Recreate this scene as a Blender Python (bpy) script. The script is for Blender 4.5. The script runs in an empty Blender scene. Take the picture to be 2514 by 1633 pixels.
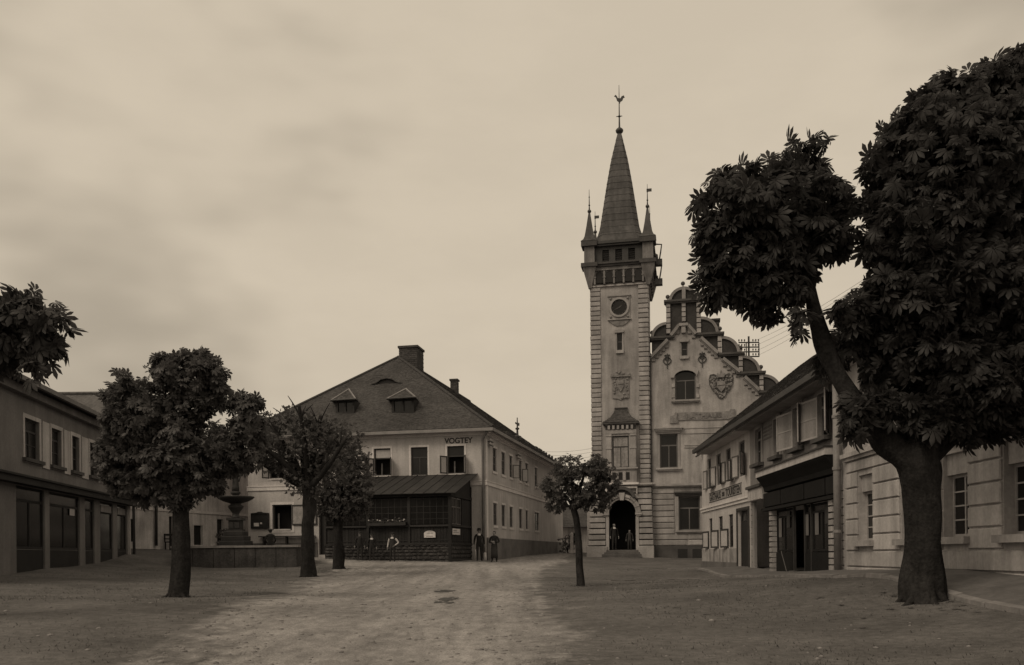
import bpy, bmesh, math, random
import numpy as np
from mathutils import Vector, Matrix, noise as mnoise

random.seed(7); RNG = np.random.default_rng(11)
scene = bpy.context.scene
COL = scene.collection

# ------------------------------------------------------------------ camera
PW, PH = 2514.0, 1633.0            # photograph size
FOC, CX, CY = 2150.0, 1257.0, 1362.0   # focal length and level line in photograph pixels
ROLL = math.radians(0.6)
cam = bpy.data.cameras.new('camera')
cam.sensor_width = 36.0
cam.lens = FOC / PW * 36.0
cam.shift_y = (CY - PH / 2) / PW
cam.clip_start = 0.1
cam.clip_end = 5000
camo = bpy.data.objects.new('camera', cam)
camo.rotation_euler = (math.pi / 2, ROLL, 0)
COL.objects.link(camo)
scene.camera = camo

# ------------------------------------------------------------------ sky, sun, exposure
SUN_EL, SUN_AZ = math.radians(46), math.radians(228)     # azimuth clockwise from +Y: behind the camera, to its left
LIGHT = (1.0, 0.862, 0.672)
world = bpy.data.worlds.new('World')
scene.world = world
world.use_nodes = True
wn = world.node_tree.nodes; wl = world.node_tree.links
wn.clear()
def wnode(t, **kw):
    n = wn.new(t)
    for k, v in kw.items(): setattr(n, k, v)
    return n
sky = wnode('ShaderNodeTexSky', sky_type='NISHITA', sun_disc=False, sun_elevation=SUN_EL, sun_rotation=SUN_AZ)
sky.dust_density = 6.0; sky.air_density = 1.5
bw = wnode('ShaderNodeRGBToBW'); wl.new(sky.outputs[0], bw.inputs[0])
veil = wnode('ShaderNodeMix', data_type='FLOAT'); veil.inputs[0].default_value = 0.88
veil.inputs[3].default_value = 6.7; wl.new(bw.outputs[0], veil.inputs[2])
tc = wnode('ShaderNodeTexCoord')
def cloud(scale, loc, detail, sc=(1, 1, 2.2), rough=.55):
    m = wnode('ShaderNodeMapping'); m.inputs[1].default_value = loc; m.inputs[3].default_value = sc
    wl.new(tc.outputs['Generated'], m.inputs[0])
    n = wnode('ShaderNodeTexNoise'); n.inputs['Scale'].default_value = scale
    n.inputs['Detail'].default_value = detail; n.inputs['Roughness'].default_value = rough
    wl.new(m.outputs[0], n.inputs['Vector']); return n
def wrange(src, a, b, c, d):
    r = wnode('ShaderNodeMapRange'); r.interpolation_type = 'SMOOTHSTEP'
    for i, v in enumerate((a, b, c, d)): r.inputs[i + 1].default_value = v
    wl.new(src, r.inputs[0]); return r
def wmul(a, b):
    m = wnode('ShaderNodeMath', operation='MULTIPLY'); wl.new(a, m.inputs[0]); wl.new(b, m.inputs[1]); return m
c1 = wrange(cloud(1.6, (3.2, 0.2, 0.67), 4).outputs[0], .28, .45, .68, 1.0)
c2 = wrange(cloud(4.5, (1.7, 4.2, 0.9), 7, (1, 1, 2.6), .6).outputs[0], .35, .65, .965, 1.015)
mm = wmul(wmul(c1.outputs[0], c2.outputs[0]).outputs[0], veil.outputs[0])
tint = wnode('ShaderNodeVectorMath', operation='SCALE'); tint.inputs[0].default_value = LIGHT
wl.new(mm.outputs[0], tint.inputs['Scale'])
bg = wnode('ShaderNodeBackground'); bg.inputs['Strength'].default_value = 0.1
wl.new(tint.outputs[0], bg.inputs['Color'])
wo = wnode('ShaderNodeOutputWorld'); wl.new(bg.outputs[0], wo.inputs[0])

sun = bpy.data.lights.new('sun', 'SUN'); sun.energy = 1.1; sun.angle = math.radians(22); sun.color = (1.0, 0.865, 0.68)
suno = bpy.data.objects.new('sun', sun); COL.objects.link(suno)
sd = Vector((math.sin(SUN_AZ) * math.cos(SUN_EL), math.cos(SUN_AZ) * math.cos(SUN_EL), math.sin(SUN_EL)))
suno.rotation_euler = (-sd).to_track_quat('-Z', 'Y').to_euler()
suno.location = (-20, -20, 40)

vs = scene.view_settings
vs.view_transform = 'Standard'; vs.look = 'None'; vs.exposure = 0.0; vs.gamma = 1.0; vs.use_curve_mapping = False

# ------------------------------------------------------------------ helpers
def ray(px, py):
    """direction (x, 1, z) of the photograph's pixel, camera at the origin"""
    dx, dy = (px - CX) / FOC, -(py - CY) / FOC
    c, s = math.cos(ROLL), math.sin(ROLL)
    return Vector((c * dx + s * dy, 1.0, -s * dx + c * dy))
def at(px, py, Y): return ray(px, py) * Y

class Fr:
    """upright facade plane: u runs to the right as seen from outside, d outwards, z up"""
    def __init__(s, p0, u):
        s.p = Vector((p0[0], p0[1])); s.u = Vector((u[0], u[1])).normalized(); s.n = Vector((s.u.y, -s.u.x))
        s.ang = math.atan2(s.u.y, s.u.x)
    def pt(s, u, z, d=0.0):
        q = s.p + s.u * u + s.n * d
        return Vector((q.x, q.y, z))
    def off(s, d): return Fr(s.p + s.n * d, s.u)
    def hit(s, px, py):
        D = ray(px, py)
        det = s.u.x * (-D.y) - s.u.y * (-D.x)
        bx, by = -s.p.x, -s.p.y
        u = (bx * (-D.y) - by * (-D.x)) / det
        t = (s.u.x * by - s.u.y * bx) / det
        return u, t * D.z
    def U(s, px, py=1200): return s.hit(px, py)[0]
    def Z(s, px, py): return s.hit(px, py)[1]
    def rect(s, x0, y0, x1, y1):
        mx, my = (x0 + x1) / 2, (y0 + y1) / 2
        return s.hit(x0, my)[0], s.hit(x1, my)[0], s.hit(mx, y1)[1], s.hit(mx, y0)[1]
WX = Fr((0, 0), (1, 0))

ORG = {}
def tagp(o, label=None, cat=None, group=None, kind=None):
    if label: o['label'] = label
    if cat: o['category'] = cat
    if group: o['group'] = group
    if kind: o['kind'] = kind
    return o
def thing(name, label, cat, loc, group=None):
    o = bpy.data.objects.new(name, None); o.empty_display_size = .3
    o.location = loc; COL.objects.link(o); ORG[o.name] = Vector(loc)
    return tagp(o, label, cat, group)
def org(o):
    if o is None: return Vector((0, 0, 0))
    while o.parent: o = o.parent
    return ORG.get(o.name, Vector((0, 0, 0)))

class MB:
    def __init__(s): s.v = []; s.f = []
    def add(s, vs_, fs_):
        b = len(s.v); s.v += [tuple(v) for v in vs_]; s.f += [tuple(i + b for i in f) for f in fs_]; return s
    def box(s, fr, u0, u1, z0, z1, d0, d1):
        P = [fr.pt(u, z, d) for d in (d0, d1) for z in (z0, z1) for u in (u0, u1)]
        return s.add(P, [(0, 1, 3, 2), (4, 6, 7, 5), (0, 4, 5, 1), (2, 3, 7, 6), (0, 2, 6, 4), (1, 5, 7, 3)])
    def quad(s, *p): return s.add(p, [tuple(range(len(p)))])
    def prism(s, fr, poly, d0, d1):
        n = len(poly)
        P = [fr.pt(u, z, d0) for u, z in poly] + [fr.pt(u, z, d1) for u, z in poly]
        F = [tuple(range(n)), tuple(range(2 * n - 1, n - 1, -1))]
        F += [(i, (i + 1) % n, n + (i + 1) % n, n + i) for i in range(n)]
        return s.add(P, F)
    def arc(s, fr, cu, cz, r0, r1, a0, a1, n, d0, d1, ey=1.0):
        for i in range(n):
            t0, t1 = a0 + (a1 - a0) * i / n, a0 + (a1 - a0) * (i + 1) / n
            s.prism(fr, [(cu + r0 * math.cos(t0), cz + ey * r0 * math.sin(t0)), (cu + r1 * math.cos(t0), cz + ey * r1 * math.sin(t0)),
                         (cu + r1 * math.cos(t1), cz + ey * r1 * math.sin(t1)), (cu + r0 * math.cos(t1), cz + ey * r0 * math.sin(t1))], d0, d1)
        return s
    def lathe(s, c, prof, n=16, a0=0.0, sq=1.0):
        P = []; F = []
        for r, z in prof:
            for i in range(n):
                a = a0 + 2 * math.pi * i / n
                P.append((c[0] + r * math.cos(a), c[1] + r * math.sin(a) * sq, c[2] + z))
        m = len(prof)
        for j in range(m - 1):
            for i in range(n):
                k = (i + 1) % n
                F.append((j * n + i, j * n + k, (j + 1) * n + k, (j + 1) * n + i))
        F.append(tuple(range(n - 1, -1, -1))); F.append(tuple((m - 1) * n + i for i in range(n)))
        return s.add(P, F)
    def ball(s, c, r, n=10, zs=1.0):
        return s.lathe(c, [(max(.02 * r, r * math.sin(math.pi * j / n)), -r * zs * math.cos(math.pi * j / n)) for j in range(n + 1)], n + 2)
    def tube(s, pts, rad, n=8, wob=0.0, caps=True):
        pts = [Vector(p) for p in pts]; P = []; F = []
        for i, p in enumerate(pts):
            t = (pts[min(i + 1, len(pts) - 1)] - pts[max(i - 1, 0)]).normalized()
            a = t.cross(Vector((0, 0, 1)) if abs(t.z) < .9 else Vector((0, 1, 0))).normalized(); b = t.cross(a)
            r = rad[i] if hasattr(rad, '__len__') else rad
            if i == 0: a_prev = a
            else:
                a = (a_prev - t * a_prev.dot(t)).normalized(); b = t.cross(a); a_prev = a
            for k in range(n):
                q = 2 * math.pi * k / n
                rr = r * (1 + wob * mnoise.noise(Vector((p.x * 2.3 + 3 * math.cos(q), p.y * 2.3 + 3 * math.sin(q), p.z * 1.3)))) if wob else r
                P.append(p + a * (rr * math.cos(q)) + b * (rr * math.sin(q)))
        m = len(pts)
        for j in range(m - 1):
            for k in range(n):
                l = (k + 1) % n
                F.append((j * n + k, j * n + l, (j + 1) * n + l, (j + 1) * n + k))
        if caps: F.append(tuple(range(n - 1, -1, -1))); F.append(tuple((m - 1) * n + k for k in range(n)))
        return s.add(P, F)
    def mesh(s, name, o=Vector((0, 0, 0)), mat=None, smooth=False):
        me = bpy.data.meshes.new(name)
        me.from_pydata([(v[0] - o[0], v[1] - o[1], v[2] - o[2]) for v in s.v], [], s.f)
        if mat: me.materials.append(mat)
        if smooth: me.shade_smooth()
        return me
    def build(s, name, mat, parent=None, smooth=False, kind=None, label=None, bevel=0):
        me = s.mesh(name, org(parent), mat, smooth)
        o = bpy.data.objects.new(name, me); COL.objects.link(o)
        if parent: o.parent = parent
        if kind: o['kind'] = kind
        if label: o['label'] = label
        if bevel:
            bm = bmesh.new(); bm.from_mesh(me); bmesh.ops.recalc_face_normals(bm, faces=bm.faces)
            bmesh.ops.bevel(bm, geom=bm.edges[:], offset=bevel, segments=1, affect='EDGES'); bm.to_mesh(me); bm.free()
        return o
    def lone(s, name, mat, label, cat, group=None, smooth=False, loc=None, kind=None):
        """a thing that is one mesh; its origin at its base"""
        if loc is None:
            a = np.array(s.v); loc = Vector((a[:, 0].mean(), a[:, 1].mean(), a[:, 2].min()))
        me = s.mesh(name, loc, mat, smooth)
        o = bpy.data.objects.new(name, me); o.location = loc; COL.objects.link(o); ORG[o.name] = Vector(loc)
        return tagp(o, label, cat, group, kind)

def inst(me, name, parent, p, ang, scale=(1, 1, 1)):
    """one more piece that shares its mesh; local x along the wall, -y outwards"""
    o = bpy.data.objects.new(name, me); COL.objects.link(o); o.parent = parent
    o.location = Vector(p) - org(parent); o.rotation_euler = (0, 0, ang); o.scale = scale
    return o
def pillow(name, mat, b=.12):
    """unit block, x 0..1, z 0..1, y 0..-1 outwards, with chamfered outer edges (b as a share of each side)"""
    me = bpy.data.meshes.new(name)
    V = [(0, 0, 0), (1, 0, 0), (1, 0, 1), (0, 0, 1), (0, -.6, 0), (1, -.6, 0), (1, -.6, 1), (0, -.6, 1),
         (b * .5, -1, b), (1 - b * .5, -1, b), (1 - b * .5, -1, 1 - b), (b * .5, -1, 1 - b)]
    Fc = [(0, 1, 5, 4), (1, 2, 6, 5), (2, 3, 7, 6), (3, 0, 4, 7), (4, 5, 9, 8), (5, 6, 10, 9), (6, 7, 11, 10), (7, 4, 8, 11), (8, 9, 10, 11)]
    me.from_pydata(V, [], Fc); me.materials.append(mat); return me
def block(me, name, parent, fr, u0, u1, z0, z1, d0, d1):
    return inst(me, name, parent, fr.pt(u0, z0, d0), fr.ang, (u1 - u0, d1 - d0, z1 - z0))

# ------------------------------------------------------------------ materials
def mat(name, v, rough=.85, var=.2, scale=1.2, fine=.12, fscale=14, bump=.15, bscale=60, streak=0, spec=.25, rnd=0.0, tint=(1.0, .95, .94), metal=0.0):
    m = bpy.data.materials.new(name); m.use_nodes = True
    N, L = m.node_tree.nodes, m.node_tree.links
    pb = N['Principled BSDF']
    geo = N.new('ShaderNodeNewGeometry')
    def nz(sc, det, mp=None):
        n = N.new('ShaderNodeTexNoise'); n.inputs['Scale'].default_value = sc; n.inputs['Detail'].default_value = det
        n.inputs['Roughness'].default_value = .6
        if mp:
            k = N.new('ShaderNodeMapping'); k.inputs[3].default_value = mp; L.new(geo.outputs['Position'], k.inputs[0]); L.new(k.outputs[0], n.inputs['Vector'])
        else: L.new(geo.outputs['Position'], n.inputs['Vector'])
        return n.outputs[0]
    def rng(src, lo, hi, a=.3, b=.7):
        r = N.new('ShaderNodeMapRange'); r.inputs[1].default_value = a; r.inputs[2].default_value = b
        r.inputs[3].default_value = lo; r.inputs[4].default_value = hi; L.new(src, r.inputs[0]); return r.outputs[0]
    def mul(a, b):
        q = N.new('ShaderNodeMath'); q.operation = 'MULTIPLY'; L.new(a, q.inputs[0]); L.new(b, q.inputs[1]); return q.outputs[0]
    f = mul(rng(nz(scale, 5), 1 - var, 1 + var * .7), rng(nz(fscale, 4), 1 - fine, 1 + fine))
    if streak: f = mul(f, rng(nz(3.2, 4, (1, 1, .1)), 1 - streak, 1 + streak * .3, .35, .65))
    if rnd:
        oi = N.new('ShaderNodeObjectInfo'); f = mul(f, rng(oi.outputs['Random'], 1 - rnd, 1 + rnd, 0, 1))
    s = N.new('ShaderNodeVectorMath'); s.operation = 'SCALE'; s.inputs[0].default_value = tuple(v * t for t in tint)
    L.new(f, s.inputs['Scale']); L.new(s.outputs[0], pb.inputs['Base Color'])
    pb.inputs['Roughness'].default_value = rough; pb.inputs['Specular IOR Level'].default_value = spec; pb.inputs['Metallic'].default_value = metal
    if bump:
        b = N.new('ShaderNodeBump'); b.inputs['Strength'].default_value = bump; b.inputs['Distance'].default_value = .02
        L.new(nz(bscale, 3), b.inputs['Height']); L.new(b.outputs[0], pb.inputs['Normal'])
    return m
M = {}
M['plaster_v'] = mat('pale_house_plaster', .49, var=.2, scale=.5, streak=.16)
M['trim_v'] = mat('pale_lime_trim', .66, var=.12, scale=.9, streak=.10)
M['plinth_v'] = mat('grey_plinth_render', .15, var=.35, scale=.8)
M['slate'] = mat('weathered_roof_slate', .072, var=.3, scale=.6, fine=.4, fscale=7, rough=.8, spec=.2)
M['slate2'] = mat('dark_roof_slate', .05, var=.3, scale=.8, fine=.35, fscale=9, rough=.75)
M['tile_l'] = mat('dull_roof_tile', .10, var=.3, scale=.8, fine=.35, fscale=9)
M['lead'] = mat('dark_sheet_metal', .04, var=.3, rough=.5, spec=.4)
M['spire'] = mat('weathered_spire_sheet', .085, var=.35, scale=.7, fine=.2, fscale=5, rough=.6, streak=.35, rnd=.13)
M['gutter'] = mat('zinc_gutter', .22, var=.25, rough=.6, spec=.4)
M['brick'] = mat('sooty_brick', .06, var=.3, scale=2, fine=.3, fscale=11, rnd=.2)
M['mortar'] = mat('sooty_mortar', .05, var=.3)
M['bar'] = mat('dark_glazing_bar', .04, var=.3, rough=.7)
M['corbel'] = mat('weathered_corbel_stone', .22, var=.3)
M['rplaster'] = mat('town_hall_plaster', .36, var=.42, scale=.42, streak=.24)
M['rstone'] = mat('town_hall_dressed_stone', .34, var=.22, scale=1.4, streak=.16, rnd=.17)
M['rstone2'] = mat('town_hall_carved_stone', .22, var=.35, scale=3.5, bump=.4, bscale=25)
M['rdark'] = mat('town_hall_dark_stone', .075, var=.3, scale=1.5)
M['joint'] = mat('deep_wall_joint', .09, var=.2)
M['dslate'] = mat('dark_gable_slate', .045, var=.3, scale=1.5, fine=.3)
M['iron'] = mat('black_iron', .03, rough=.5, spec=.5)
M['wood'] = mat('dark_stained_wood', .026, var=.3, fine=.3, fscale=20, rough=.7, rnd=.2)
M['frame'] = mat('dark_window_frame', .05, var=.2, rough=.6)
M['frame_l'] = mat('pale_window_frame', .34, var=.2, rough=.6)
M['frame_m'] = mat('worn_brown_window_frame', .14, var=.25, rough=.65)
M['glass'] = mat('dark_window_glass', .014, rough=.2, var=.3, scale=1, bump=.04, bscale=3, spec=.3)
M['glass_p'] = mat('pale_curtained_glass', .46, rough=.2, var=.2, bump=.03, bscale=3, spec=.3)
M['curtain'] = mat('pale_curtain', .36, var=.25, scale=6, streak=.3)
M['inside'] = mat('unlit_interior', .03, var=.2, bump=0)  # near-black colour stands for missing light in rooms, niches and gaps
M['white'] = mat('white_painted_board', .62, var=.2, scale=4)
M['print'] = mat('black_lettering_paint', .03, bump=0, rough=.7)
M['print_g'] = mat('grey_sign_paint', .27, bump=0, var=.2, rough=.7)
M['porch'] = mat('rusty_sheet_roof', .03, var=.4, scale=1.3, fine=.25, rough=.6, rnd=.3)
M['rubble'] = mat('rubble_stone', .055, var=.35, scale=2.5, fine=.3, rnd=.3)
M['rubble_j'] = mat('rubble_mortar', .04, var=.3)
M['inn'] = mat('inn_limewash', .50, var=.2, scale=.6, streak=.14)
M['inn_low'] = mat('stained_inn_plinth', .36, var=.4, scale=1.2, streak=.5)
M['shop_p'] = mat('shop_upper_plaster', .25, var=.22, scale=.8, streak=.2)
M['shop_b'] = mat('brown_shop_panel', .13, var=.3, scale=2, rnd=.15)
M['fascia'] = mat('pale_shop_fascia', .46, var=.15, scale=1, streak=.2)
M['rust'] = mat('rusticated_stucco', .42, var=.28, scale=.8, streak=.25, rnd=.08)
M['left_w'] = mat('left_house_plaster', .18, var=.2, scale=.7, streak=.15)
M['light_w'] = mat('old_lime_plaster', .58, var=.3, scale=.8, streak=.25)
M['bark'] = mat('rough_bark', .03, var=.4, scale=5, fine=.4, fscale=22, bump=.9, bscale=18, streak=.35, rough=.95, spec=.1)
def leaf_mat(name, v, trans, var=.4, scale=2.0):
    m = mat(name, v, var=var, scale=scale, fine=.35, fscale=9, rough=.5, spec=.35, bump=0, rnd=.25)
    N, L = m.node_tree.nodes, m.node_tree.links; pb = N['Principled BSDF']
    tr = N.new('ShaderNodeBsdfTranslucent'); L.new(pb.inputs['Base Color'].links[0].from_socket, tr.inputs[0])
    mx = N.new('ShaderNodeMixShader'); mx.inputs[0].default_value = trans; L.new(pb.outputs[0], mx.inputs[1]); L.new(tr.outputs[0], mx.inputs[2])
    L.new(mx.outputs[0], N['Material Output'].inputs[0]); return m
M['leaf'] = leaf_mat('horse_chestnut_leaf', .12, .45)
M['leaf_n'] = leaf_mat('silhouette_chestnut_leaf', .065, .55)  # same leaf in a darker colour, for the near crowns' silhouette
M['leaf_f'] = leaf_mat('maple_leaf', .12, .5, .4, 2.5)
M['basin'] = mat('mossy_basin_stone', .085, var=.4, scale=1.5, fine=.3, streak=.3, rnd=.15)
M['basin_top'] = mat('worn_basin_coping', .26, var=.3, scale=3, rnd=.12)
M['fount'] = mat('dark_cast_fountain', .036, var=.3, scale=3, rough=.6, spec=.35)
M['skin'] = mat('skin', .26, var=.1, rough=.6, bump=0)
M['coat'] = mat('dark_wool', .026, var=.2, rough=.95, bump=0)
M['trouser'] = mat('charcoal_cloth', .035, var=.2, rough=.95, bump=0)
M['vest'] = mat('dark_apron_cloth', .045, var=.2, rough=.95, bump=0)
M['shirt'] = mat('white_linen', .55, var=.1, rough=.9, bump=0)
M['kerb'] = mat('pale_kerb_stone', .20, var=.3, scale=3, rnd=.15)
M['paving'] = mat('worn_paving', .11, var=.3, scale=2, rnd=.15)
M['puddle'] = mat('muddy_puddle_water', .022, rough=.35, var=.3, bump=.03, bscale=6, spec=.4)
M['pebble'] = mat('road_pebble', .22, var=.4, scale=8)
M['turret'] = mat('sooty_turret_stone', .20, var=.35, scale=1.4, streak=.3)
M['litter'] = mat('fallen_leaf', .09, var=.4, bump=0)
M['shopwood'] = mat('shaded_black_shopfront_wood', .014, var=.3, rough=.8, spec=.15, rnd=.2)  # black paint, with the canopy's shade darkened into its colour
M['grass'] = mat('short_grass', .10, var=.4, scale=1.5, bump=0)
M['insul'] = mat('white_porcelain', .55, rough=.3, bump=0)

# ------------------------------------------------------------------ ground
CTRL = [(437, 1466, 20), (1425, 1438, 25), (2270, 1492, 14.5), (757, 1416, 33), (832, 1396, 38), (450, 1392, 40), (700, 1392, 40),
        (1195, 1376, 50), (610, 1366, 52.6), (1107, 1379, 46), (840, 1370, 48.5), (1450, 1366, 58), (1600, 1368, 57.2), (1720, 1372, 56.5),
        (1728, 1401, 43.7), (1845, 1395, 33.8), (2075, 1402, 23.5), (2420, 1412, 16.2), (2560, 1420, 14.2),
        (1640, 1400, 43), (1740, 1420, 32), (1930, 1424, 22.5), (2140, 1437, 15.8),
        (320, 1358, 42), (116, 1398, 31.5), (0, 1414, 28), (500, 1354, 50), (575, 1356, 52), (250, 1400, 33),
        (1257, 1633, 9.6), (300, 1633, 9.6), (2200, 1633, 9.4), (1257, 1500, 16.5), (800, 1500, 16), (1700, 1500, 15), (1257, 1425, 30),
        (1381, 1358, 74), (1300, 1363, 62), (1415, 1357, 78), (1000, 1390, 40), (1500, 1395, 40), (300, 1480, 16), (0, 1500, 14)]
cp = []; cz_ = []
for px, py, Y in CTRL:
    p = at(px, py, Y); cp.append((p.x, p.y)); cz_.append(p.z)
for x, y, z in [(0, 0, -1.6), (-8, 0, -1.5), (8, 0, -1.45), (-40, 60, .2), (40, 70, .2), (0, 110, .4), (-40, 20, -.4), (30, 15, -.2), (-40, 110, .5), (40, 110, .5)]:
    cp.append((x, y)); cz_.append(z)
cp = np.array(cp); cz_ = np.array(cz_)
def _phi(r2): return .5 * r2 * np.log(r2 + 1e-9)
_n = len(cp)
_d2 = ((cp[:, None] - cp[None]) ** 2).sum(-1)
_A = np.zeros((_n + 3, _n + 3)); _A[:_n, :_n] = _phi(_d2) + np.eye(_n) * 3.0
_A[:_n, _n] = 1; _A[:_n, _n + 1:] = cp; _A[_n:, :_n] = _A[:_n, _n:].T
_w = np.linalg.solve(_A, np.concatenate([cz_, np.zeros(3)]))
def gza(P):
    P = np.asarray(P, float).copy()
    P[:, 0] = np.clip(P[:, 0], -42, 42); P[:, 1] = np.clip(P[:, 1], -3, 115)
    d2 = ((P[:, None] - cp[None]) ** 2).sum(-1)
    return _phi(d2) @ _w[:_n] + _w[_n] + P @ _w[_n + 1:]
def gz(x, y): return float(gza([(x, y)])[0])
def ghit(px, py):
    D = ray(px, py); Y0 = 4.0; best = None
    for i in range(600):
        Y = 4.0 + i * .15
        if D.z * Y < gz(D.x * Y, Y):
            best = Y; break
    if best is None: best = 60.0
    return D * best
ROADPX = [(380, 1700), (492, 1550), (599, 1480), (696, 1452), (793, 1411), (846, 1392), (800, 1381), (762, 1378), (770, 1366), (860, 1368), (964, 1373), (1107, 1378), (1190, 1374),
          (1300, 1364), (1381, 1357), (1410, 1361), (1360, 1388), (1325, 1420), (1312, 1445), (1330, 1490), (1375, 1550), (1450, 1700)]
ROAD = []
for px, py in ROADPX:
    if py > 1640: q = at(px, 1633, 9); ROAD.append((q.x * .3 + (-1.0 if px < 1000 else .5), -10.0)); continue
    q = ghit(px, py); ROAD.append((q.x, q.y))
ROAD = np.array(ROAD)
def poly_sd(P, poly):
    """signed distance, inside positive"""
    d = np.full(len(P), 1e9); ins = np.zeros(len(P), bool)
    for i in range(len(poly)):
        a, b = poly[i], poly[(i + 1) % len(poly)]
        e = b - a; w = P - a
        t = np.clip((w @ e) / (e @ e), 0, 1)
        d = np.minimum(d, np.hypot(*(w - t[:, None] * e).T))
        c = ((a[1] <= P[:, 1]) != (b[1] <= P[:, 1]))
        if c.any():
            xx = a[0] + (P[:, 1] - a[1]) / (b[1] - a[1] + 1e-12) * e[0]
            ins ^= c & (P[:, 0] < xx)
    return np.where(ins, d, -d)
def fbm2(P, s, seed=0.0):
    return np.array([mnoise.noise(Vector((p[0] * s + seed, p[1] * s, seed * .37))) for p in P])

gx = np.concatenate([[-700, -300, -130, -70], np.linspace(-45, -22, 16), np.arange(-21.5, 21.6, .3), np.linspace(22, 45, 16), [70, 130, 300, 700]])
gy = np.concatenate([[-300, -60, -15, 0, 3, 5], np.arange(6, 34, .22), np.arange(34, 62, .4), np.linspace(62.5, 110, 26), [130, 180, 300, 800, 2500]])
XX, YY = np.meshgrid(gx, gy); PP = np.stack([XX.ravel(), YY.ravel()], 1)
ZZ = gza(PP)
sdist = poly_sd(PP, ROAD)
near = (np.abs(PP[:, 0]) < 22) & (PP[:, 1] < 62)
bumpy = np.zeros(len(PP)); rg = np.zeros(len(PP))
idx = np.where(near)[0]
bumpy[idx] = .035 * fbm2(PP[idx], .55, 1.3) + .014 * fbm2(PP[idx], 1.7, 5.1)
rg[idx] = .55 * fbm2(PP[idx], .9, 9.2) + .35 * fbm2(PP[idx], 2.4, 2.2)
mask = np.clip((sdist + rg * .9) / 1.6 + .5, 0, 1)
ZZ = ZZ + bumpy * (1 - .6 * mask) - .05 * np.clip(sdist / 2, 0, 1) * near
nx, ny = len(gx), len(gy)
ZG = ZZ.reshape(ny, nx)
def gsa(P):
    i = np.clip(np.searchsorted(gx, P[:, 0]) - 1, 0, nx - 2); j = np.clip(np.searchsorted(gy, P[:, 1]) - 1, 0, ny - 2)
    a = (P[:, 0] - gx[i]) / (gx[i + 1] - gx[i]); b = (P[:, 1] - gy[j]) / (gy[j + 1] - gy[j])
    return (ZG[j, i] * (1 - a) + ZG[j, i + 1] * a) * (1 - b) + (ZG[j + 1, i] * (1 - a) + ZG[j + 1, i + 1] * a) * b
def gs(x, y):
    """height of the ground sheet"""
    i = min(max(int(np.searchsorted(gx, x)) - 1, 0), nx - 2); j = min(max(int(np.searchsorted(gy, y)) - 1, 0), ny - 2)
    a = (x - gx[i]) / (gx[i + 1] - gx[i]); b = (y - gy[j]) / (gy[j + 1] - gy[j])
    return float((ZG[j, i] * (1 - a) + ZG[j, i + 1] * a) * (1 - b) + (ZG[j + 1, i] * (1 - a) + ZG[j + 1, i + 1] * a) * b)
def sheet(name, sel, mt):
    F = []
    for j in range(ny - 1):
        for i in range(nx - 1):
            a = j * nx + i
            q = (a, a + 1, a + nx + 1, a + nx)
            if sel(sum(mask[k] for k in q) / 4): F.append(q)
    used = sorted({k for q in F for k in q}); mp = {k: i for i, k in enumerate(used)}
    me = bpy.data.meshes.new(name)
    me.from_pydata([(PP[k, 0], PP[k, 1], ZZ[k]) for k in used], [], [tuple(mp[k] for k in q) for q in F])
    at_ = me.attributes.new('road', 'FLOAT', 'POINT'); at_.data.foreach_set('value', np.array([mask[k] for k in used], np.float32))
    me.materials.append(mt); me.shade_smooth()
    o = bpy.data.objects.new(name, me); COL.objects.link(o); o['kind'] = 'structure'; return o
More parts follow.
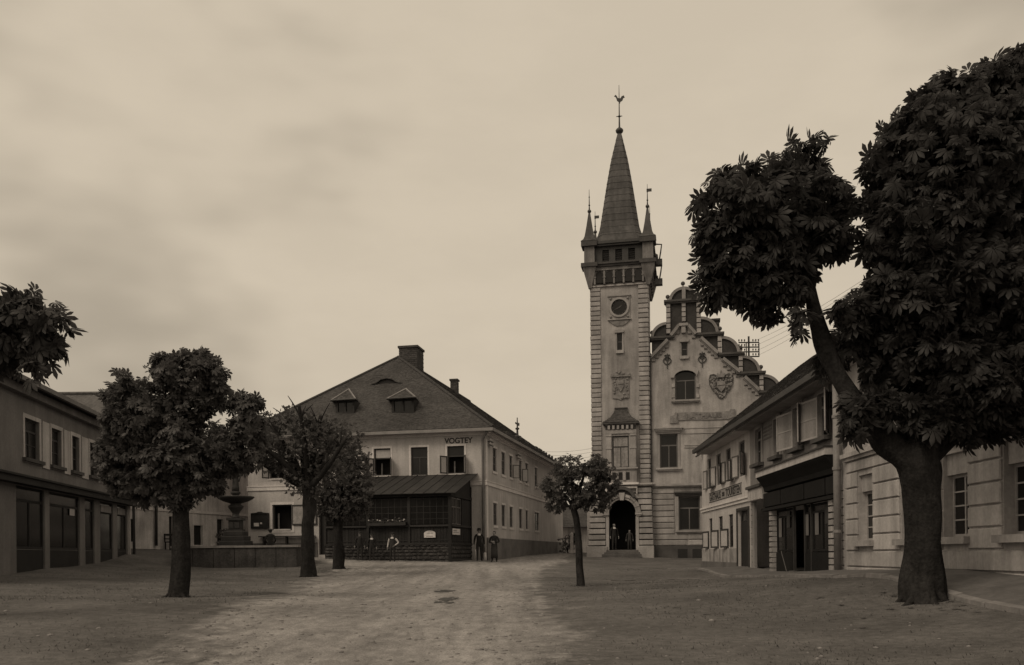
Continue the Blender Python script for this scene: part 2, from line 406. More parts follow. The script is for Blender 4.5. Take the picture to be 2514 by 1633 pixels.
def ground_mat():
    m = bpy.data.materials.new('earth_and_gravel'); m.use_nodes = True
    N, L = m.node_tree.nodes, m.node_tree.links; pb = N['Principled BSDF']
    g = N.new('ShaderNodeNewGeometry'); a = N.new('ShaderNodeAttribute'); a.attribute_name = 'road'
    def nz(sc, det, mp=None, r=.6):
        n = N.new('ShaderNodeTexNoise'); n.inputs['Scale'].default_value = sc; n.inputs['Detail'].default_value = det; n.inputs['Roughness'].default_value = r
        if mp:
            k = N.new('ShaderNodeMapping'); k.inputs[3].default_value = mp; L.new(g.outputs['Position'], k.inputs[0]); L.new(k.outputs[0], n.inputs['Vector'])
        else: L.new(g.outputs['Position'], n.inputs['Vector'])
        return n.outputs[0]
    def rng(src, lo, hi, x=.3, y=.7):
        r = N.new('ShaderNodeMapRange'); r.inputs[1].default_value = x; r.inputs[2].default_value = y; r.inputs[3].default_value = lo; r.inputs[4].default_value = hi
        L.new(src, r.inputs[0]); return r.outputs[0]
    def op(o, x, y):
        q = N.new('ShaderNodeMath'); q.operation = o
        for i, k in enumerate((x, y)):
            if isinstance(k, (int, float)): q.inputs[i].default_value = k
            else: L.new(k, q.inputs[i])
        return q.outputs[0]
    # road mask broken up by finer noise
    mk = rng(op('ADD', a.outputs['Fac'], op('ADD', op('MULTIPLY', op('SUBTRACT', nz(2.2, 8, None, .72), .5), 1.7), op('MULTIPLY', op('SUBTRACT', nz(1.2, 5, (1.8, .2, 1)), .5), .9))), 0, 1, .3, .75)
    earth = op('MULTIPLY', op('MULTIPLY', rng(nz(.55, 6),   .075, .145), rng(nz(7, 5), .74, 1.24)), rng(nz(45, 3), .76, 1.24))
    gravel = op('MULTIPLY', op('MULTIPLY', rng(nz(.35, 5, (1, .5, 1)), .205, .30), rng(nz(5, 5, (1, .45, 1)), .72, 1.22)), rng(nz(38, 3), .66, 1.34))
    gravel = op('MULTIPLY', gravel, rng(nz(1.0, 4, (1.9, .16, 1)), .80, 1.12, .36, .62))
    speck = rng(nz(90, 2), 1.0, 1.7, .60, .72)
    col = op('ADD', op('MULTIPLY', earth, op('SUBTRACT', 1.0, mk)), op('MULTIPLY', op('MULTIPLY', gravel, speck), mk))
    s = N.new('ShaderNodeVectorMath'); s.operation = 'SCALE'; s.inputs[0].default_value = (1, .95, .93); L.new(col, s.inputs['Scale'])
    L.new(s.outputs[0], pb.inputs['Base Color']); pb.inputs['Roughness'].default_value = .92; pb.inputs['Specular IOR Level'].default_value = .15
    b = N.new('ShaderNodeBump'); b.inputs['Strength'].default_value = .7; b.inputs['Distance'].default_value = .03
    L.new(op('ADD', nz(22, 5), op('MULTIPLY', nz(4, 4), 1.5)), b.inputs['Height']); L.new(b.outputs[0], pb.inputs['Normal'])
    return m
GM = ground_mat()
sheet('ground', lambda m: m <= .5, GM)
sheet('road', lambda m: m > .5, GM)

# puddles left on the road
for i, (px, py, w, h, sd_) in enumerate([(1086, 1448, 20, 2.4, 1), (1108, 1447.5, 9, 1.0, 5), (1100, 1466, 22, 3.2, 2), (1082, 1473, 16, 2.6, 6), (1106, 1475, 10, 1.8, 7)]):
    c = ghit(px, py); k = c.y / FOC
    rx = w * k; ry = h * k * c.y / 1.1
    P = []
    for j in range(36):
        a = 2 * math.pi * j / 36
        r = 1 + .75 * mnoise.noise(Vector((2.2 * math.cos(a) + sd_ * 7, 2.2 * math.sin(a), 0))) + .45 * mnoise.noise(Vector((6 * math.cos(a), 6 * math.sin(a) + sd_ * 3, 1)))
        x, y = c.x + rx * r * math.cos(a), c.y + ry * r * math.sin(a)
        P.append((x, y, c.z))
    m = MB(); m.quad(*[(p[0], p[1], gs(p[0], p[1]) + .006) for p in P]); o = m.build('puddle', M['puddle']); o['kind'] = 'structure'

# ------------------------------------------------------------------ building kit
def wall_mesh(mb, fr, u0, u1, z0, top, ops=(), depth=.28, d=0.0):
    """wall sheet with real openings and reveals; top: height or outline [(u, z)...]; ops: (u0, u1, z0, z1[, rise])"""
    if not hasattr(top, '__len__'): top = [(u0, top), (u1, top)]
    def tz(u):
        for (a, za), (b, zb) in zip(top, top[1:]):
            if a - 1e-9 <= u <= b + 1e-9: return za + (zb - za) * (u - a) / max(b - a, 1e-9)
        return top[-1][1]
    def oz(o, u):
        if len(o) < 5 or not o[4]: return o[3]
        c, h = (o[0] + o[1]) / 2, (o[1] - o[0]) / 2
        t = min(1, abs(u - c) / h)
        return o[3] - o[4] + o[4] * math.sqrt(max(0, 1 - t * t))
    br = {u0, u1} | {u for u, _ in top}
    for o in ops:
        br |= {o[0], o[1]}
        if len(o) > 4 and o[4]:
            c, h = (o[0] + o[1]) / 2, (o[1] - o[0]) / 2
            br |= {c - h * math.cos(math.pi * k / 16) for k in range(17)}
    br = sorted(b for b in br if u0 - 1e-9 <= b <= u1 + 1e-9)
    for a, b in zip(br, br[1:]):
        if b - a < 1e-6: continue
        m = (a + b) / 2; e = 1e-7
        lo = (z0, z0)
        for o in sorted((o for o in ops if o[0] < m < o[1]), key=lambda o: o[2]):
            if o[2] > lo[0] + 1e-6: mb.quad(fr.pt(a, lo[0], d), fr.pt(b, lo[1], d), fr.pt(b, o[2], d), fr.pt(a, o[2], d))
            lo = (oz(o, a), oz(o, b))
            mb.quad(fr.pt(a, lo[0], d), fr.pt(b, lo[1], d), fr.pt(b, lo[1], d - depth), fr.pt(a, lo[0], d - depth))
        mb.quad(fr.pt(a, lo[0], d), fr.pt(b, lo[1], d), fr.pt(b, tz(b), d), fr.pt(a, tz(a), d))
    for o in ops:
        r = o[4] if len(o) > 4 and o[4] else 0
        for u in (o[0], o[1]):
            mb.quad(fr.pt(u, o[2], d), fr.pt(u, o[3] - r, d), fr.pt(u, o[3] - r, d - depth), fr.pt(u, o[2], d - depth))
        mb.quad(fr.pt(o[0], o[2], d), fr.pt(o[1], o[2], d), fr.pt(o[1], o[2], d - depth), fr.pt(o[0], o[2], d - depth))
    return mb

def window(fr, par, u0, u1, z0, z1, d=-.12, cols=2, transom=.3, fm='frame', gm='glass', fw=.06, rows=1, top_gm=None, surround=None, sw=.12, sd=.025,
           sill=None, rise=0, open_low=False, name='window', sill_w=.08, sill_h=.09, hood=None):
    """a sash with frame bars (the window itself), panes, surround and sill as its sub-parts"""
    mb = MB(); zs = z1 - rise
    if rise:
        c, h = (u0 + u1) / 2, (u1 - u0) / 2
        mb.arc(fr, c, zs, h - fw, h, 0, math.pi, 12, d - .05, d, ey=rise / h)
    else: mb.box(fr, u0, u1, z1 - fw, z1, d - .05, d)
    mb.box(fr, u0, u0 + fw, z0, zs - (0 if rise else fw), d - .05, d); mb.box(fr, u1 - fw, u1, z0, zs - (0 if rise else fw), d - .05, d)
    mb.box(fr, u0 + fw, u1 - fw, z0, z0 + fw, d - .05, d)
    tz_ = z1 - (z1 - z0) * transom if transom else None
    if tz_: mb.box(fr, u0 + fw, u1 - fw, tz_ - fw / 2, tz_ + fw / 2, d - .05, d + .002)
    lz1 = (tz_ - fw / 2) if tz_ else z1 - fw
    for k in range(1, cols):
        uc = u0 + (u1 - u0) * k / cols
        if not open_low: mb.box(fr, uc - fw * .4, uc + fw * .4, z0 + fw, lz1, d - .045, d + .004)
    for r in range(1, rows):
        zc = z0 + fw + (lz1 - z0 - fw) * r / rows
        if not open_low: mb.box(fr, u0 + fw, u1 - fw, zc - fw * .25, zc + fw * .25, d - .04, d - .004)
    w = mb.build(name, M[fm], par)
    def pane(a, b, z, y, g, ri=0):
        p = MB()
        if ri: p.prism(fr, [(a, z), (b, z)] + [((a + b) / 2 + (b - a) / 2 * math.cos(math.pi * k / 12), y - ri + ri * math.sin(math.pi * k / 12)) for k in range(13)], d - .035, d - .025)
        else: p.box(fr, a, b, z, y, d - .035, d - .025)
        p.build('pane', M[g], w)
    if not open_low:
        for k in range(cols):
            a, b = u0 + (u1 - u0) * k / cols, u0 + (u1 - u0) * (k + 1) / cols
            pane(a + fw * .4, b - fw * .4, z0 + fw, lz1, gm)
    if tz_: pane(u0 + fw, u1 - fw, tz_, z1 - fw * .9, top_gm or gm, rise * .95 if rise else 0)
    if surround:
        s = MB()
        s.box(fr, u0 - sw, u0, z0 - (.0 if sill else sw), z1 - rise, 0, sd); s.box(fr, u1, u1 + sw, z0 - (.0 if sill else sw), z1 - rise, 0, sd)
        if rise: s.arc(fr, (u0 + u1) / 2, zs, (u1 - u0) / 2, (u1 - u0) / 2 + sw, 0, math.pi, 14, 0, sd, ey=(rise + sw * .7) / ((u1 - u0) / 2 + sw))
        else: s.box(fr, u0 - sw, u1 + sw, z1, z1 + sw, 0, sd)
        if not sill: s.box(fr, u0, u1, z0 - sw, z0, 0, sd)
        s.build('surround', M[surround], w)
    if sill:
        s = MB(); s.box(fr, u0 - sill_w, u1 + sill_w, z0 - sill_h, z0, -.1, .10); s.build('sill', M[sill], w)
    return w

def casement(fr, par, hu, side, z0, z1, width, ang, fm='frame', gm='glass', d=0.02, fw=.05, rows=1, name='open_casement'):
    """a casement swung outwards about its hinge at u=hu; side -1: hinged at the opening's left jamb"""
    h = fr.pt(hu, 0, d)
    a = math.radians(ang)
    dirv = fr.u * (-side * -1 * math.cos(a)) + fr.n * math.sin(a)
    if side < 0: dirv = fr.u * math.cos(a) + fr.n * math.sin(a)
    else: dirv = fr.u * -math.cos(a) + fr.n * math.sin(a)
    f2 = Fr((h.x, h.y), dirv)
    mb = MB(); t = .018
    mb.box(f2, 0, fw, z0, z1, -t, t); mb.box(f2, width - fw, width, z0, z1, -t, t)
    mb.box(f2, fw, width - fw, z0, z0 + fw, -t, t); mb.box(f2, fw, width - fw, z1 - fw, z1, -t, t)
    for r in range(1, rows):
        zc = z0 + (z1 - z0) * r / rows; mb.box(f2, fw, width - fw, zc - fw * .3, zc + fw * .3, -t * .9, t * .9)
    c = mb.build(name, M[fm], par)
    p = MB(); p.box(f2, fw, width - fw, z0 + fw, z1 - fw, -.004, .004); p.build('pane', M[gm], c)
    return c

def slates(name, parent, poly, mt, expo=.16, wid=.19, th=.014, under=None, lift=.02):
    """courses of single slates laid over a roof plane: poly is planar 3D, first edge = eave"""
    P = [Vector(p) for p in poly]
    ex = (P[1] - P[0]).normalized(); nrm = ex.cross(P[-1] - P[0]).normalized()
    if nrm.z < 0: nrm = -nrm
    ey = nrm.cross(ex)
    if ey.dot(P[-1] - P[0]) < 0: ey = -ey
    Q = np.array([((p - P[0]).dot(ex), (p - P[0]).dot(ey)) for p in P])
    vmax = Q[:, 1].max(); V = []; Fc = []
    r = 0; v = 0.0
    while v < vmax:
        xs = []
        vc = min(v + expo * .5, vmax - 1e-3)
        for i in range(len(Q)):
            a, b = Q[i], Q[(i + 1) % len(Q)]
            if (a[1] <= vc) != (b[1] <= vc): xs.append(a[0] + (vc - a[1]) / (b[1] - a[1]) * (b[0] - a[0]))
        if len(xs) >= 2:
            a0, a1 = min(xs), max(xs)
            u = a0 - (r % 2) * wid * .5 - random.random() * .02
            while u < a1:
                w = wid * random.uniform(.86, 1.14)
                l, h = max(u, a0), min(u + w - .006, a1)
                if h - l > .02:
                    j = random.uniform(-.012, .012); t = th * random.uniform(.7, 1.6)
                    b = len(V)
                    for (uu, vv, hh) in ((l, v + j, lift + t), (h, v + j, lift + t), (h, v + expo * 1.25, lift), (l, v + expo * 1.25, lift), (l, v + j, lift - .012), (h, v + j, lift - .012)):
                        V.append(P[0] + ex * uu + ey * min(vv, vmax) + nrm * hh)
                    Fc += [(b, b + 1, b + 2, b + 3), (b + 4, b + 5, b + 1, b), (b + 1, b + 5, b + 2), (b + 4, b, b + 3)]
                u += w
        v += expo; r += 1
    m = MB(); m.add(V, Fc)
    o = m.build(name, mt, parent, kind='stuff')
    return o

def text_mesh(s, size, ext=.012, bold=.022):
    cu = bpy.data.curves.new('lettering', 'FONT'); cu.body = s; cu.size = size; cu.extrude = ext; cu.align_x = 'LEFT'; cu.offset = bold
    o = bpy.data.objects.new('lettering_tmp', cu); COL.objects.link(o)
    bpy.context.view_layer.update()
    me = bpy.data.meshes.new_from_object(o.evaluated_get(bpy.context.evaluated_depsgraph_get()))
    bpy.data.objects.remove(o); bpy.data.curves.remove(cu)
    me.name = 'lettering'; return me
def lettering(s, fr, par, u0, u1, z0, z1, mt, d=.02, name='lettering', bold=.0):
    me = text_mesh(s, 1.0)
    co = np.zeros(len(me.vertices) * 3); me.vertices.foreach_get('co', co); co = co.reshape(-1, 3)
    lo, hi = co.min(0), co.max(0)
    q = (co - lo) / (hi - lo + 1e-9)
    o0 = org(par)
    out = np.array([list(fr.pt(u0 + (u1 - u0) * a, z0 + (z1 - z0) * b, d - .02 + .02 * c) - o0) for a, b, c in q])
    me.vertices.foreach_set('co', out.ravel()); me.materials.clear(); me.materials.append(mt); me.update()
    o = bpy.data.objects.new(name, me); COL.objects.link(o); o.parent = par; return o
def insulators(fr, par, u, z, n=4, name='insulator_bracket', w=.9):
    """iron wall bracket with porcelain insulators"""
    m = MB(); m.box(fr, u, u + w, z, z + .05, .15, .21); m.box(fr, u + w * .1, u + w * .1 + .05, z - .02, z + .03, 0, .15); m.box(fr, u + w * .85, u + w * .85 + .05, z - .02, z + .03, 0, .15)
    m.box(fr, u, u + w, z - .22, z - .17, .15, .21); m.box(fr, u + w * .45, u + w * .5, z - .17, z, .16, .2)
    b = m.build(name, M['iron'], par)
    for k in range(n):
        for zz in (z + .05, z - .17):
            q = MB(); q.lathe(fr.pt(u + w * (k + .5) / n, zz, .18), [(.035, -.0), (.05, .04), (.045, .1), (.02, .13)], 6); q.build('insulator', M['insul'], b)
    return b

# ------------------------------------------------------------------ the two-storey house on the corner with its glazed porch
c0 = at(1195, 1362, 50)
V = Fr((c0.x, c0.y), (1, -.187))
sdv = ray(1755, 1362); S = Fr((c0.x, c0.y), (sdv.x, 1))
VW = -V.hit(608, 1150)[0]                 # front length
SL = S.hit(1381, 1200)[0]                 # side length
ze = V.Z(1190, 1053)                      # eave height
HB = -1.4
vh = thing('corner_house', 'pale two storey house with hipped slate roof, VOGTEY lettered under its eaves', 'house', (c0.x, c0.y, gz(c0.x, c0.y)))
up = [(661, 1112, 696, 1175), (748, 1107, 784, 1172), (830, 1104, 872, 1170), (918, 1101, 959, 1168), (1009, 1098, 1050, 1167), (1098, 1095, 1140, 1163)]
vw_up = [V.rect(*r) for r in up]
gf = V.rect(669, 1239, 717, 1302)
door = V.rect(783, 1246, 803, 1362)
side_up_px = [(1210, 1101, 1219, 1158), (1231.5, 1110, 1240, 1166), (1251, 1120, 1258, 1173), (1275, 1131, 1281, 1181), (1290, 1138, 1296, 1187), (1313, 1150, 1319, 1196)]
side_lo_px = [(1211.5, 1234.5, 1220, 1289.5), (1232, 1240, 1240, 1292), (1251.5, 1244, 1259, 1295), (1275, 1250, 1282, 1298), (1291, 1254, 1297, 1300), (1313, 1260, 1323, 1304)]
su = [S.rect(*r) for r in side_up_px]; sl = [S.rect(*r) for r in side_lo_px]
zu0 = sum(r[2] for r in su) / 6; zu1 = sum(r[3] for r in su) / 6; zl0 = sum(r[2] for r in sl) / 6; zl1 = sum(r[3] for r in sl) / 6
su = [(a, b, zu0, zu1) for a, b, _, _ in su]; sl = [(a, b, zl0, zl1) for a, b, _, _ in sl]
m = MB(); wall_mesh(m, V, -VW, 0, HB, ze - .02, vw_up + [gf, door]); m.build('wall', M['plaster_v'], vh, label='sunlit front wall')
m = MB(); wall_mesh(m, S, 0, SL, HB, ze - .02, su + sl); m.build('wall', M['plaster_v'], vh)
# hidden walls
BR = S.pt(SL, 0); BL = V.pt(-VW, 0) + (BR - V.pt(0, 0))
m = MB()
for a, b in ((V.pt(-VW, 0), BL), (BL, BR)):
    m.quad(Vector((a.x, a.y, HB)), Vector((b.x, b.y, HB)), Vector((b.x, b.y, ze - .02)), Vector((a.x, a.y, ze - .02)))
m.build('wall', M['plaster_v'], vh)
m = MB(); m.quad(*[Vector((p.x, p.y, z_)) for p, z_ in ((V.pt(-VW + .3, 0, -.9), HB), (V.pt(-1, 0, -.9), HB), (V.pt(-1, 0, -.9), ze), (V.pt(-VW + .3, 0, -.9), ze))]); m.build('interior_wall', M['inside'], vh)
# plinth
m = MB(); zp = V.Z(700, 1333); m.box(V, -VW - .03, door[0] - .1, HB, zp, .002, .07); m.build('plinth', M['plinth_v'], vh)
m = MB(); zps = S.Z(1290, 1326); m.box(S, -.0, SL, HB, zps, .004, .08); m.build('plinth', M['plinth_v'], vh)
# band course and cornice
zb = V.Z(1165, 1187)
for f, a, b in ((V, -VW - .04, .06), (S, .0, SL)):
    m = MB(); m.box(f, a, b, zb - .11, zb + .11, .003, .06); m.box(f, a - .02, b + .02, zb + .11, zb + .16, .003, .09); m.build('band_course', M['trim_v'], vh)
    m = MB(); m.box(f, a, b, ze - .34, ze - .27, .003, .07); m.box(f, a - .05, b + .05, ze - .27, ze - .17, .003, .15); m.box(f, a - .1, b + .1, ze - .17, ze - .06, .003, .28); m.build('cornice', M['trim_v'], vh)
# corner pilaster strip and drainpipe
m = MB(); m.box(S, .02, .35, zps, ze - .57, .003, .03); m.build('corner_strip', M['trim_v'], vh)
m = MB(); pu = V.U(1187.5)
m.tube([V.pt(pu + .35, ze - .12, .45), V.pt(pu + .25, ze - .3, .40), V.pt(pu, ze - .62, .16), V.pt(pu, ze - .9, .13), V.pt(pu, 2, .13), V.pt(pu, gs(*V.pt(pu, 0, .13).xy) - .05, .13)], .075, 8)
m.build('drainpipe', M['frame_m'], vh, smooth=True)
for k, r in enumerate(vw_up):
    opn = k in (0, 3, 5)
    w = window(V, vh, *r, surround='trim_v', sw=.115, fw=.07, top_gm='glass_p' if k in (0, 3) else 'glass', open_low=opn, transom=.36, cols=2, rows=1)
    mm_ = MB(); mm_.box(V, r[0] + .12, r[1] - .12, r[2] - .07, r[2] - .01, -.02, .07); mm_.build('sill', M['white'], w)
    if opn:
        for sgn, hu in ((1, r[0]), (-1, r[1])):
            casement(V, vh, hu, sgn, r[2], r[3] - (r[3] - r[2]) * .36, (r[1] - r[0]) * .5, 52 if sgn > 0 else 68, gm='glass_p', fw=.07, d=.03)
        m = MB(); m.box(V, r[0] + .25, r[0] + .33, r[2], r[3] - .8, -.6, -.58); m.build('curtain', M['curtain'], vh)
wg = window(V, vh, *gf, surround='trim_v', sw=.14, fw=.09, transom=0, cols=1, open_low=True)
m = MB(); m.box(V, gf[0] + .1, gf[1] - .1, gf[2] - .02, gf[2] + .07, -.03, .06); m.build('sill', M['white'], wg)
m = MB(); m.box(V, gf[0] + .12, gf[0] + .22, gf[2] + .1, gf[3] - .5, -.5, -.48); m.build('curtain', M['curtain'], vh)
# wide casement folded back against the wall right of it
cr = V.rect(718, 1239, 779, 1289)
m = MB(); fw = .08
m.box(V, cr[0], cr[1], cr[3] - fw, cr[3], .03, .07); m.box(V, cr[0], cr[1], cr[2], cr[2] + fw, .03, .07); m.box(V, cr[1] - fw, cr[1], cr[2] + fw, cr[3] - fw, .03, .07); m.box(V, cr[0], cr[0] + fw * .5, cr[2] + fw, cr[3] - fw, .03, .07)
cs = m.build('open_casement', M['frame'], vh); m = MB(); m.box(V, cr[0] + .04, cr[1] - fw, cr[2] + fw, cr[3] - fw, .035, .045); m.build('pane', M['curtain'], cs)
m = MB(); m.box(V, door[0], door[1], door[2] - .1, door[3], -.26, -.2); m.build('door', M['wood'], vh)
# bench ledge below the ground floor window
bz = V.Z(700, 1316); m = MB(); m.box(V, V.U(640), V.U(775), bz - .06, bz, .05, .4)
for q in (650, 705, 765): m.box(V, V.U(q), V.U(q) + .08, HB + .6, bz - .06, .1, .34)
o = m.lone('bench', M['wood'], 'dark plank bench against the pale house below the open ground floor window', 'bench')
# side windows
for i, (a, b, z0, z1) in enumerate(su + sl):
    w = window(S, vh, a, b, z0, z1, d=-.06, cols=2, transom=.36 if i < 6 else 0, fm='frame_m', rows=2, fw=.07)
    m = MB(); m.box(S, a - .14, b + .14, z0 - .14, z0, .003, .05); m.box(S, a - .14, b + .14, z1, z1 + .12, .003, .03); m.build('sill', M['trim_v'], w)
for k in (2, 3): casement(S, vh, su[k][1], -1, zu0, zu0 + (zu1 - zu0) * .62, (su[k][1] - su[k][0]) * .55, 62, fm='frame_m', gm='glass_p', d=.03)
insulators(S, vh, .25, S.Z(1203, 1088), 4, w=.8)
insulators(S, vh, S.U(1266), S.Z(1270, 1120), 4, w=.9)
lettering('VOGTEY', V, vh, V.U(1092.5), V.U(1161.5), V.Z(1127, 1088.6), V.Z(1127, 1074.5), M['print'])
# roof
def xy(p, z): return Vector((p.x, p.y, z))
A = V.pt(-VW, ze, .55) + (V.pt(-.55, 0) - V.pt(0, 0)); B = V.pt(.55, ze, .55); A.z = B.z = ze
C = S.pt(SL + .3, ze, .55); D_ = C + (A - B)
mid = (A + B) / 2; sv = Vector((S.u.x, S.u.y, 0))
tgt = ray(978, 878)
q = (tgt.x * mid.y - mid.x) / (sv.x - tgt.x * sv.y)
E = mid + sv * q; E.z = tgt.z * E.y
G_ = (C + D_) / 2 - sv * 3; G_.z = E.z
m = MB(); m.quad(A, B, E); m.quad(B, C, G_, E); m.quad(C, D_, G_); m.quad(D_, A, E, G_); m.quad(A, B, C, D_)
rf = m.build('roof', M['slate2'], vh)
slates('slate_courses', rf, [A, B, E], M['slate'], .13, .17)
slates('slate_courses', rf, [B, C, G_, E], M['slate'], .16, .22)
for a, b in ((A, E), (B, E), (E, G_)):
    n = max(4, int((b - a).length / .38)); m = MB()
    for k in range(n):
        m.tube([a + (b - a) * (k / n) + Vector((0, 0, .035)), a + (b - a) * ((k + 1.12) / n) + Vector((0, 0, .05))], [.10, .085], 6)
    m.build('ridge_cap', M['slate2'], rf, kind='stuff')
for f, a, b in ((V, -VW - .5, .55), (S, -.5, SL + .3)):
    m = MB(); m.box(f, a, b, ze - .19, ze - .01, .44, .60); m.build('gutter', M['gutter'], vh)
# low parapet and row of wire pins on the long side's eave
zq = S.Z(1240, 1052); m = MB(); m.box(S, S.U(1226), S.U(1257), ze, ze + .28, .15, .5); m.build('parapet', M['slate2'], vh)
for px in (1262, 1265, 1277, 1282, 1301, 1304, 1309, 1312, 1315, 1321, 1327, 1335, 1342, 1351):
    u = S.U(px); m = MB(); m.lathe(S.pt(u, ze - .02, .45), [(.05, 0), (.05, .22), (.09, .25), (.09, .42), (.04, .46)], 6); m.build('eave_pin', M['iron'], vh)
# vaned roof finial further along
fu = S.U(1268); fz = ze
m = MB(); b_ = S.pt(fu, fz, .1); pxm = b_.y / FOC
m.lathe(b_, [(.34, -.1), (.16, 18 * pxm), (.26, 19.5 * pxm), (.26, 22 * pxm), (.08, 25 * pxm), (.06, 38 * pxm), (.13, 39 * pxm), (.13, 42 * pxm), (.05, 44 * pxm), (.03, 68 * pxm)], 8)
fo = m.build('roof_finial', M['iron'], vh); m = MB(); m.box(S, fu - .55, fu + .55, fz + 50 * pxm, fz + 54 * pxm, .08, .12); m.box(S, fu + .3, fu + .6, fz + 53 * pxm, fz + 57 * pxm, .08, .12); m.build('vane', M['iron'], fo)
# chimneys of brick courses
brick_me = pillow('brick', M['brick'], .06)
def chimney(par, c, ux, w, dpt, z0, z1, course=.13, blen=.42):
    f0 = Fr((c[0] - ux[0] * w / 2 + ux[1] * dpt / 2, c[1] - ux[1] * w / 2 - ux[0] * dpt / 2), ux)
    m = MB(); m.box(f0, .03, w - .03, z0, z1 - .14, -dpt + .03, -.03)
    ch = m.build('chimney', M['mortar'], par)
    m = MB(); m.box(f0, -.06, w + .06, z1 - .14, z1, -dpt - .06, .06); m.build('chimney_cap', M['brick'], ch)
    sides = [(f0, w), (Fr(f0.pt(w, 0).xy, -f0.n), dpt)]
    for f, L_ in sides:
        n = int((z1 - .14 - z0) / course)
        for r in range(n):
            u = -(r % 2) * blen / 2
            while u < L_ - .02:
                a, b = max(u, 0), min(u + blen - .012, L_)
                if b - a > .04: block(brick_me, 'brick', ch, f, a, b, z0 + r * course, z0 + (r + 1) * course - .012, -.028, 0)
                u += blen
    return ch
cc = E + sv * .9
cpx = cc.y / FOC
cl = ray(971, 860); cu0 = V.u
chimney(rf, (cc.x + .55, cc.y), V.u, 1.25, 1.5, E.z - .9, ray(1000, 855).z * cc.y)
q2 = (ray(1116, 950).x * mid.y - mid.x) / (sv.x - ray(1116, 950).x * sv.y); c2_ = mid + sv * q2
chimney(rf, (c2_.x, c2_.y), V.u, .55, .6, E.z - .6, ray(1116, 932).z * c2_.y)
# dormers on the front slope
fn = (B - A).cross(E - A).normalized()
def on_front(px, py):
    D = ray(px, py); t = A.dot(fn) / D.dot(fn); return D * t
def dormer(pxl, pxr, pyt, pyb, apx, apy):
    bl, br_ = on_front(pxl, pyb), on_front(pxr, pyb)
    w = (br_ - bl).length; f = Fr(bl.xy, (br_ - bl).xy)
    h = (pyb - pyt) * bl.y / FOC
    z = bl.z
    m = MB(); wall_mesh(m, f, 0, w, z - .3, z + h, [(w * .10, w * .46, z + .12, z + h - .08), (w * .54, w * .9, z + .12, z + h - .08)], .12)
    m.quad(f.pt(0, z - .3, 0), f.pt(0, z + h, 0), f.pt(0, z + h, -1.6)); m.quad(f.pt(w, z - .3, 0), f.pt(w, z + h, 0), f.pt(w, z + h, -1.6))
    dm = m.build('dormer', M['wood'], vh)
    for a, b in ((.10, .46), (.54, .9)):
        m = MB(); m.box(f, w * a, w * b, z + .12, z + h - .08, -.1, -.08); m.build('pane', M['glass'], dm)
    ap = on_front(apx, apy); ea = .22
    p1, p2 = f.pt(-ea, z + h - .02, ea * 1.2), f.pt(w + ea, z + h - .02, ea * 1.2)
    fr_ = f.pt(w / 2, ap.z - .12, -.55); bk = ap
    l2, r2 = on_front(pxl - 9, pyt + 2), on_front(pxr + 9, pyt + 2)
    l2.z += .05; r2.z += .05
    m = MB(); m.quad(p1, p2, fr_); m.quad(p2, r2, bk, fr_); m.quad(p1, fr_, bk, l2); m.quad(p1, p2, r2, l2)
    rr = m.build('dormer_roof', M['slate2'], dm)
    for a_, b_ in ((p1, fr_), (p2, fr_), (fr_, bk), (p1, p2)):
        q = MB(); q.tube([a_ + Vector((0, 0, .05)), b_ + Vector((0, 0, .06))], .05, 5); q.build('hip_cap', M['gutter'] if b_ is fr_ else M['lead'], dm)
    slates('slate_courses', dm, [p1, p2, fr_], M['slate'], .12, .16); slates('slate_courses', dm, [p2, r2, bk, fr_], M['slate'], .12, .16); slates('slate_courses', dm, [p1, l2, bk, fr_], M['slate'], .12, .16)
dormer(825, 870, 986, 1017, 851, 964); dormer(962, 1016, 982, 1016, 987, 963)
# eyebrow vent
ec = on_front(950, 942); ef = Fr(ec.xy, V.u); k = ec.y / FOC
m = MB(); pts = [(-40 * k, 0), (-26 * k, 3 * k), (-14 * k, 11 * k), (0, 13.5 * k), (14 * k, 11 * k), (26 * k, 3 * k), (40 * k, 0)]
for (a, za), (b, zb_) in zip(pts, pts[1:]):
    m.quad(ef.pt(a, ec.z + za, .16), ef.pt(b, ec.z + zb_, .16), ef.pt(b * .9, ec.z + zb_ + .12, -.75), ef.pt(a * .9, ec.z + za + .12, -.75))
    m.quad(ef.pt(a, ec.z + za, .16), ef.pt(b, ec.z + zb_, .16), ef.pt(b, ec.z + zb_ - .05, .16), ef.pt(a, ec.z + za - .05, .16))
eb = m.build('eyebrow_vent', M['slate'], rf)
m = MB(); m.prism(ef, [(a * .92, ec.z + z_ * .9 - .04) for a, z_ in pts], -.1, .05); m.build('vent_louvre', M['inside'], eb)

# ---- glazed timber porch in front of it
pr = V.pt(V.U(1157), 0); pf = Fr(pr.xy, -Vector((S.u.x, S.u.y)))     # side line running forwards
cornr = ray(1107, 1300)
det = pf.u.x - cornr.x * pf.u.y; pl_ = (cornr.x * pr.y - pr.x) / det
pc = pf.pt(pl_, 0)
Pf = Fr(pc.xy, V.u)                      # porch front, u = 0 at its right corner
Ps = Fr(pc.xy, (S.u.x, S.u.y))           # porch right side, u = 0 at the front corner
pL = -Pf.hit(797, 1300)[0]
po = thing('glazed_porch', 'dark glazed timber porch with rusty sheet roof on a stone base, against the pale house', 'porch', (pc.x, pc.y, gz(pc.x, pc.y)))
zt = Pf.Z(1010, 1213); zst = Pf.Z(1010, 1338); zsi = Pf.Z(1010, 1289); zbb = Pf.Z(1050, 1328)
ptop = V.Z(1040, 1168)
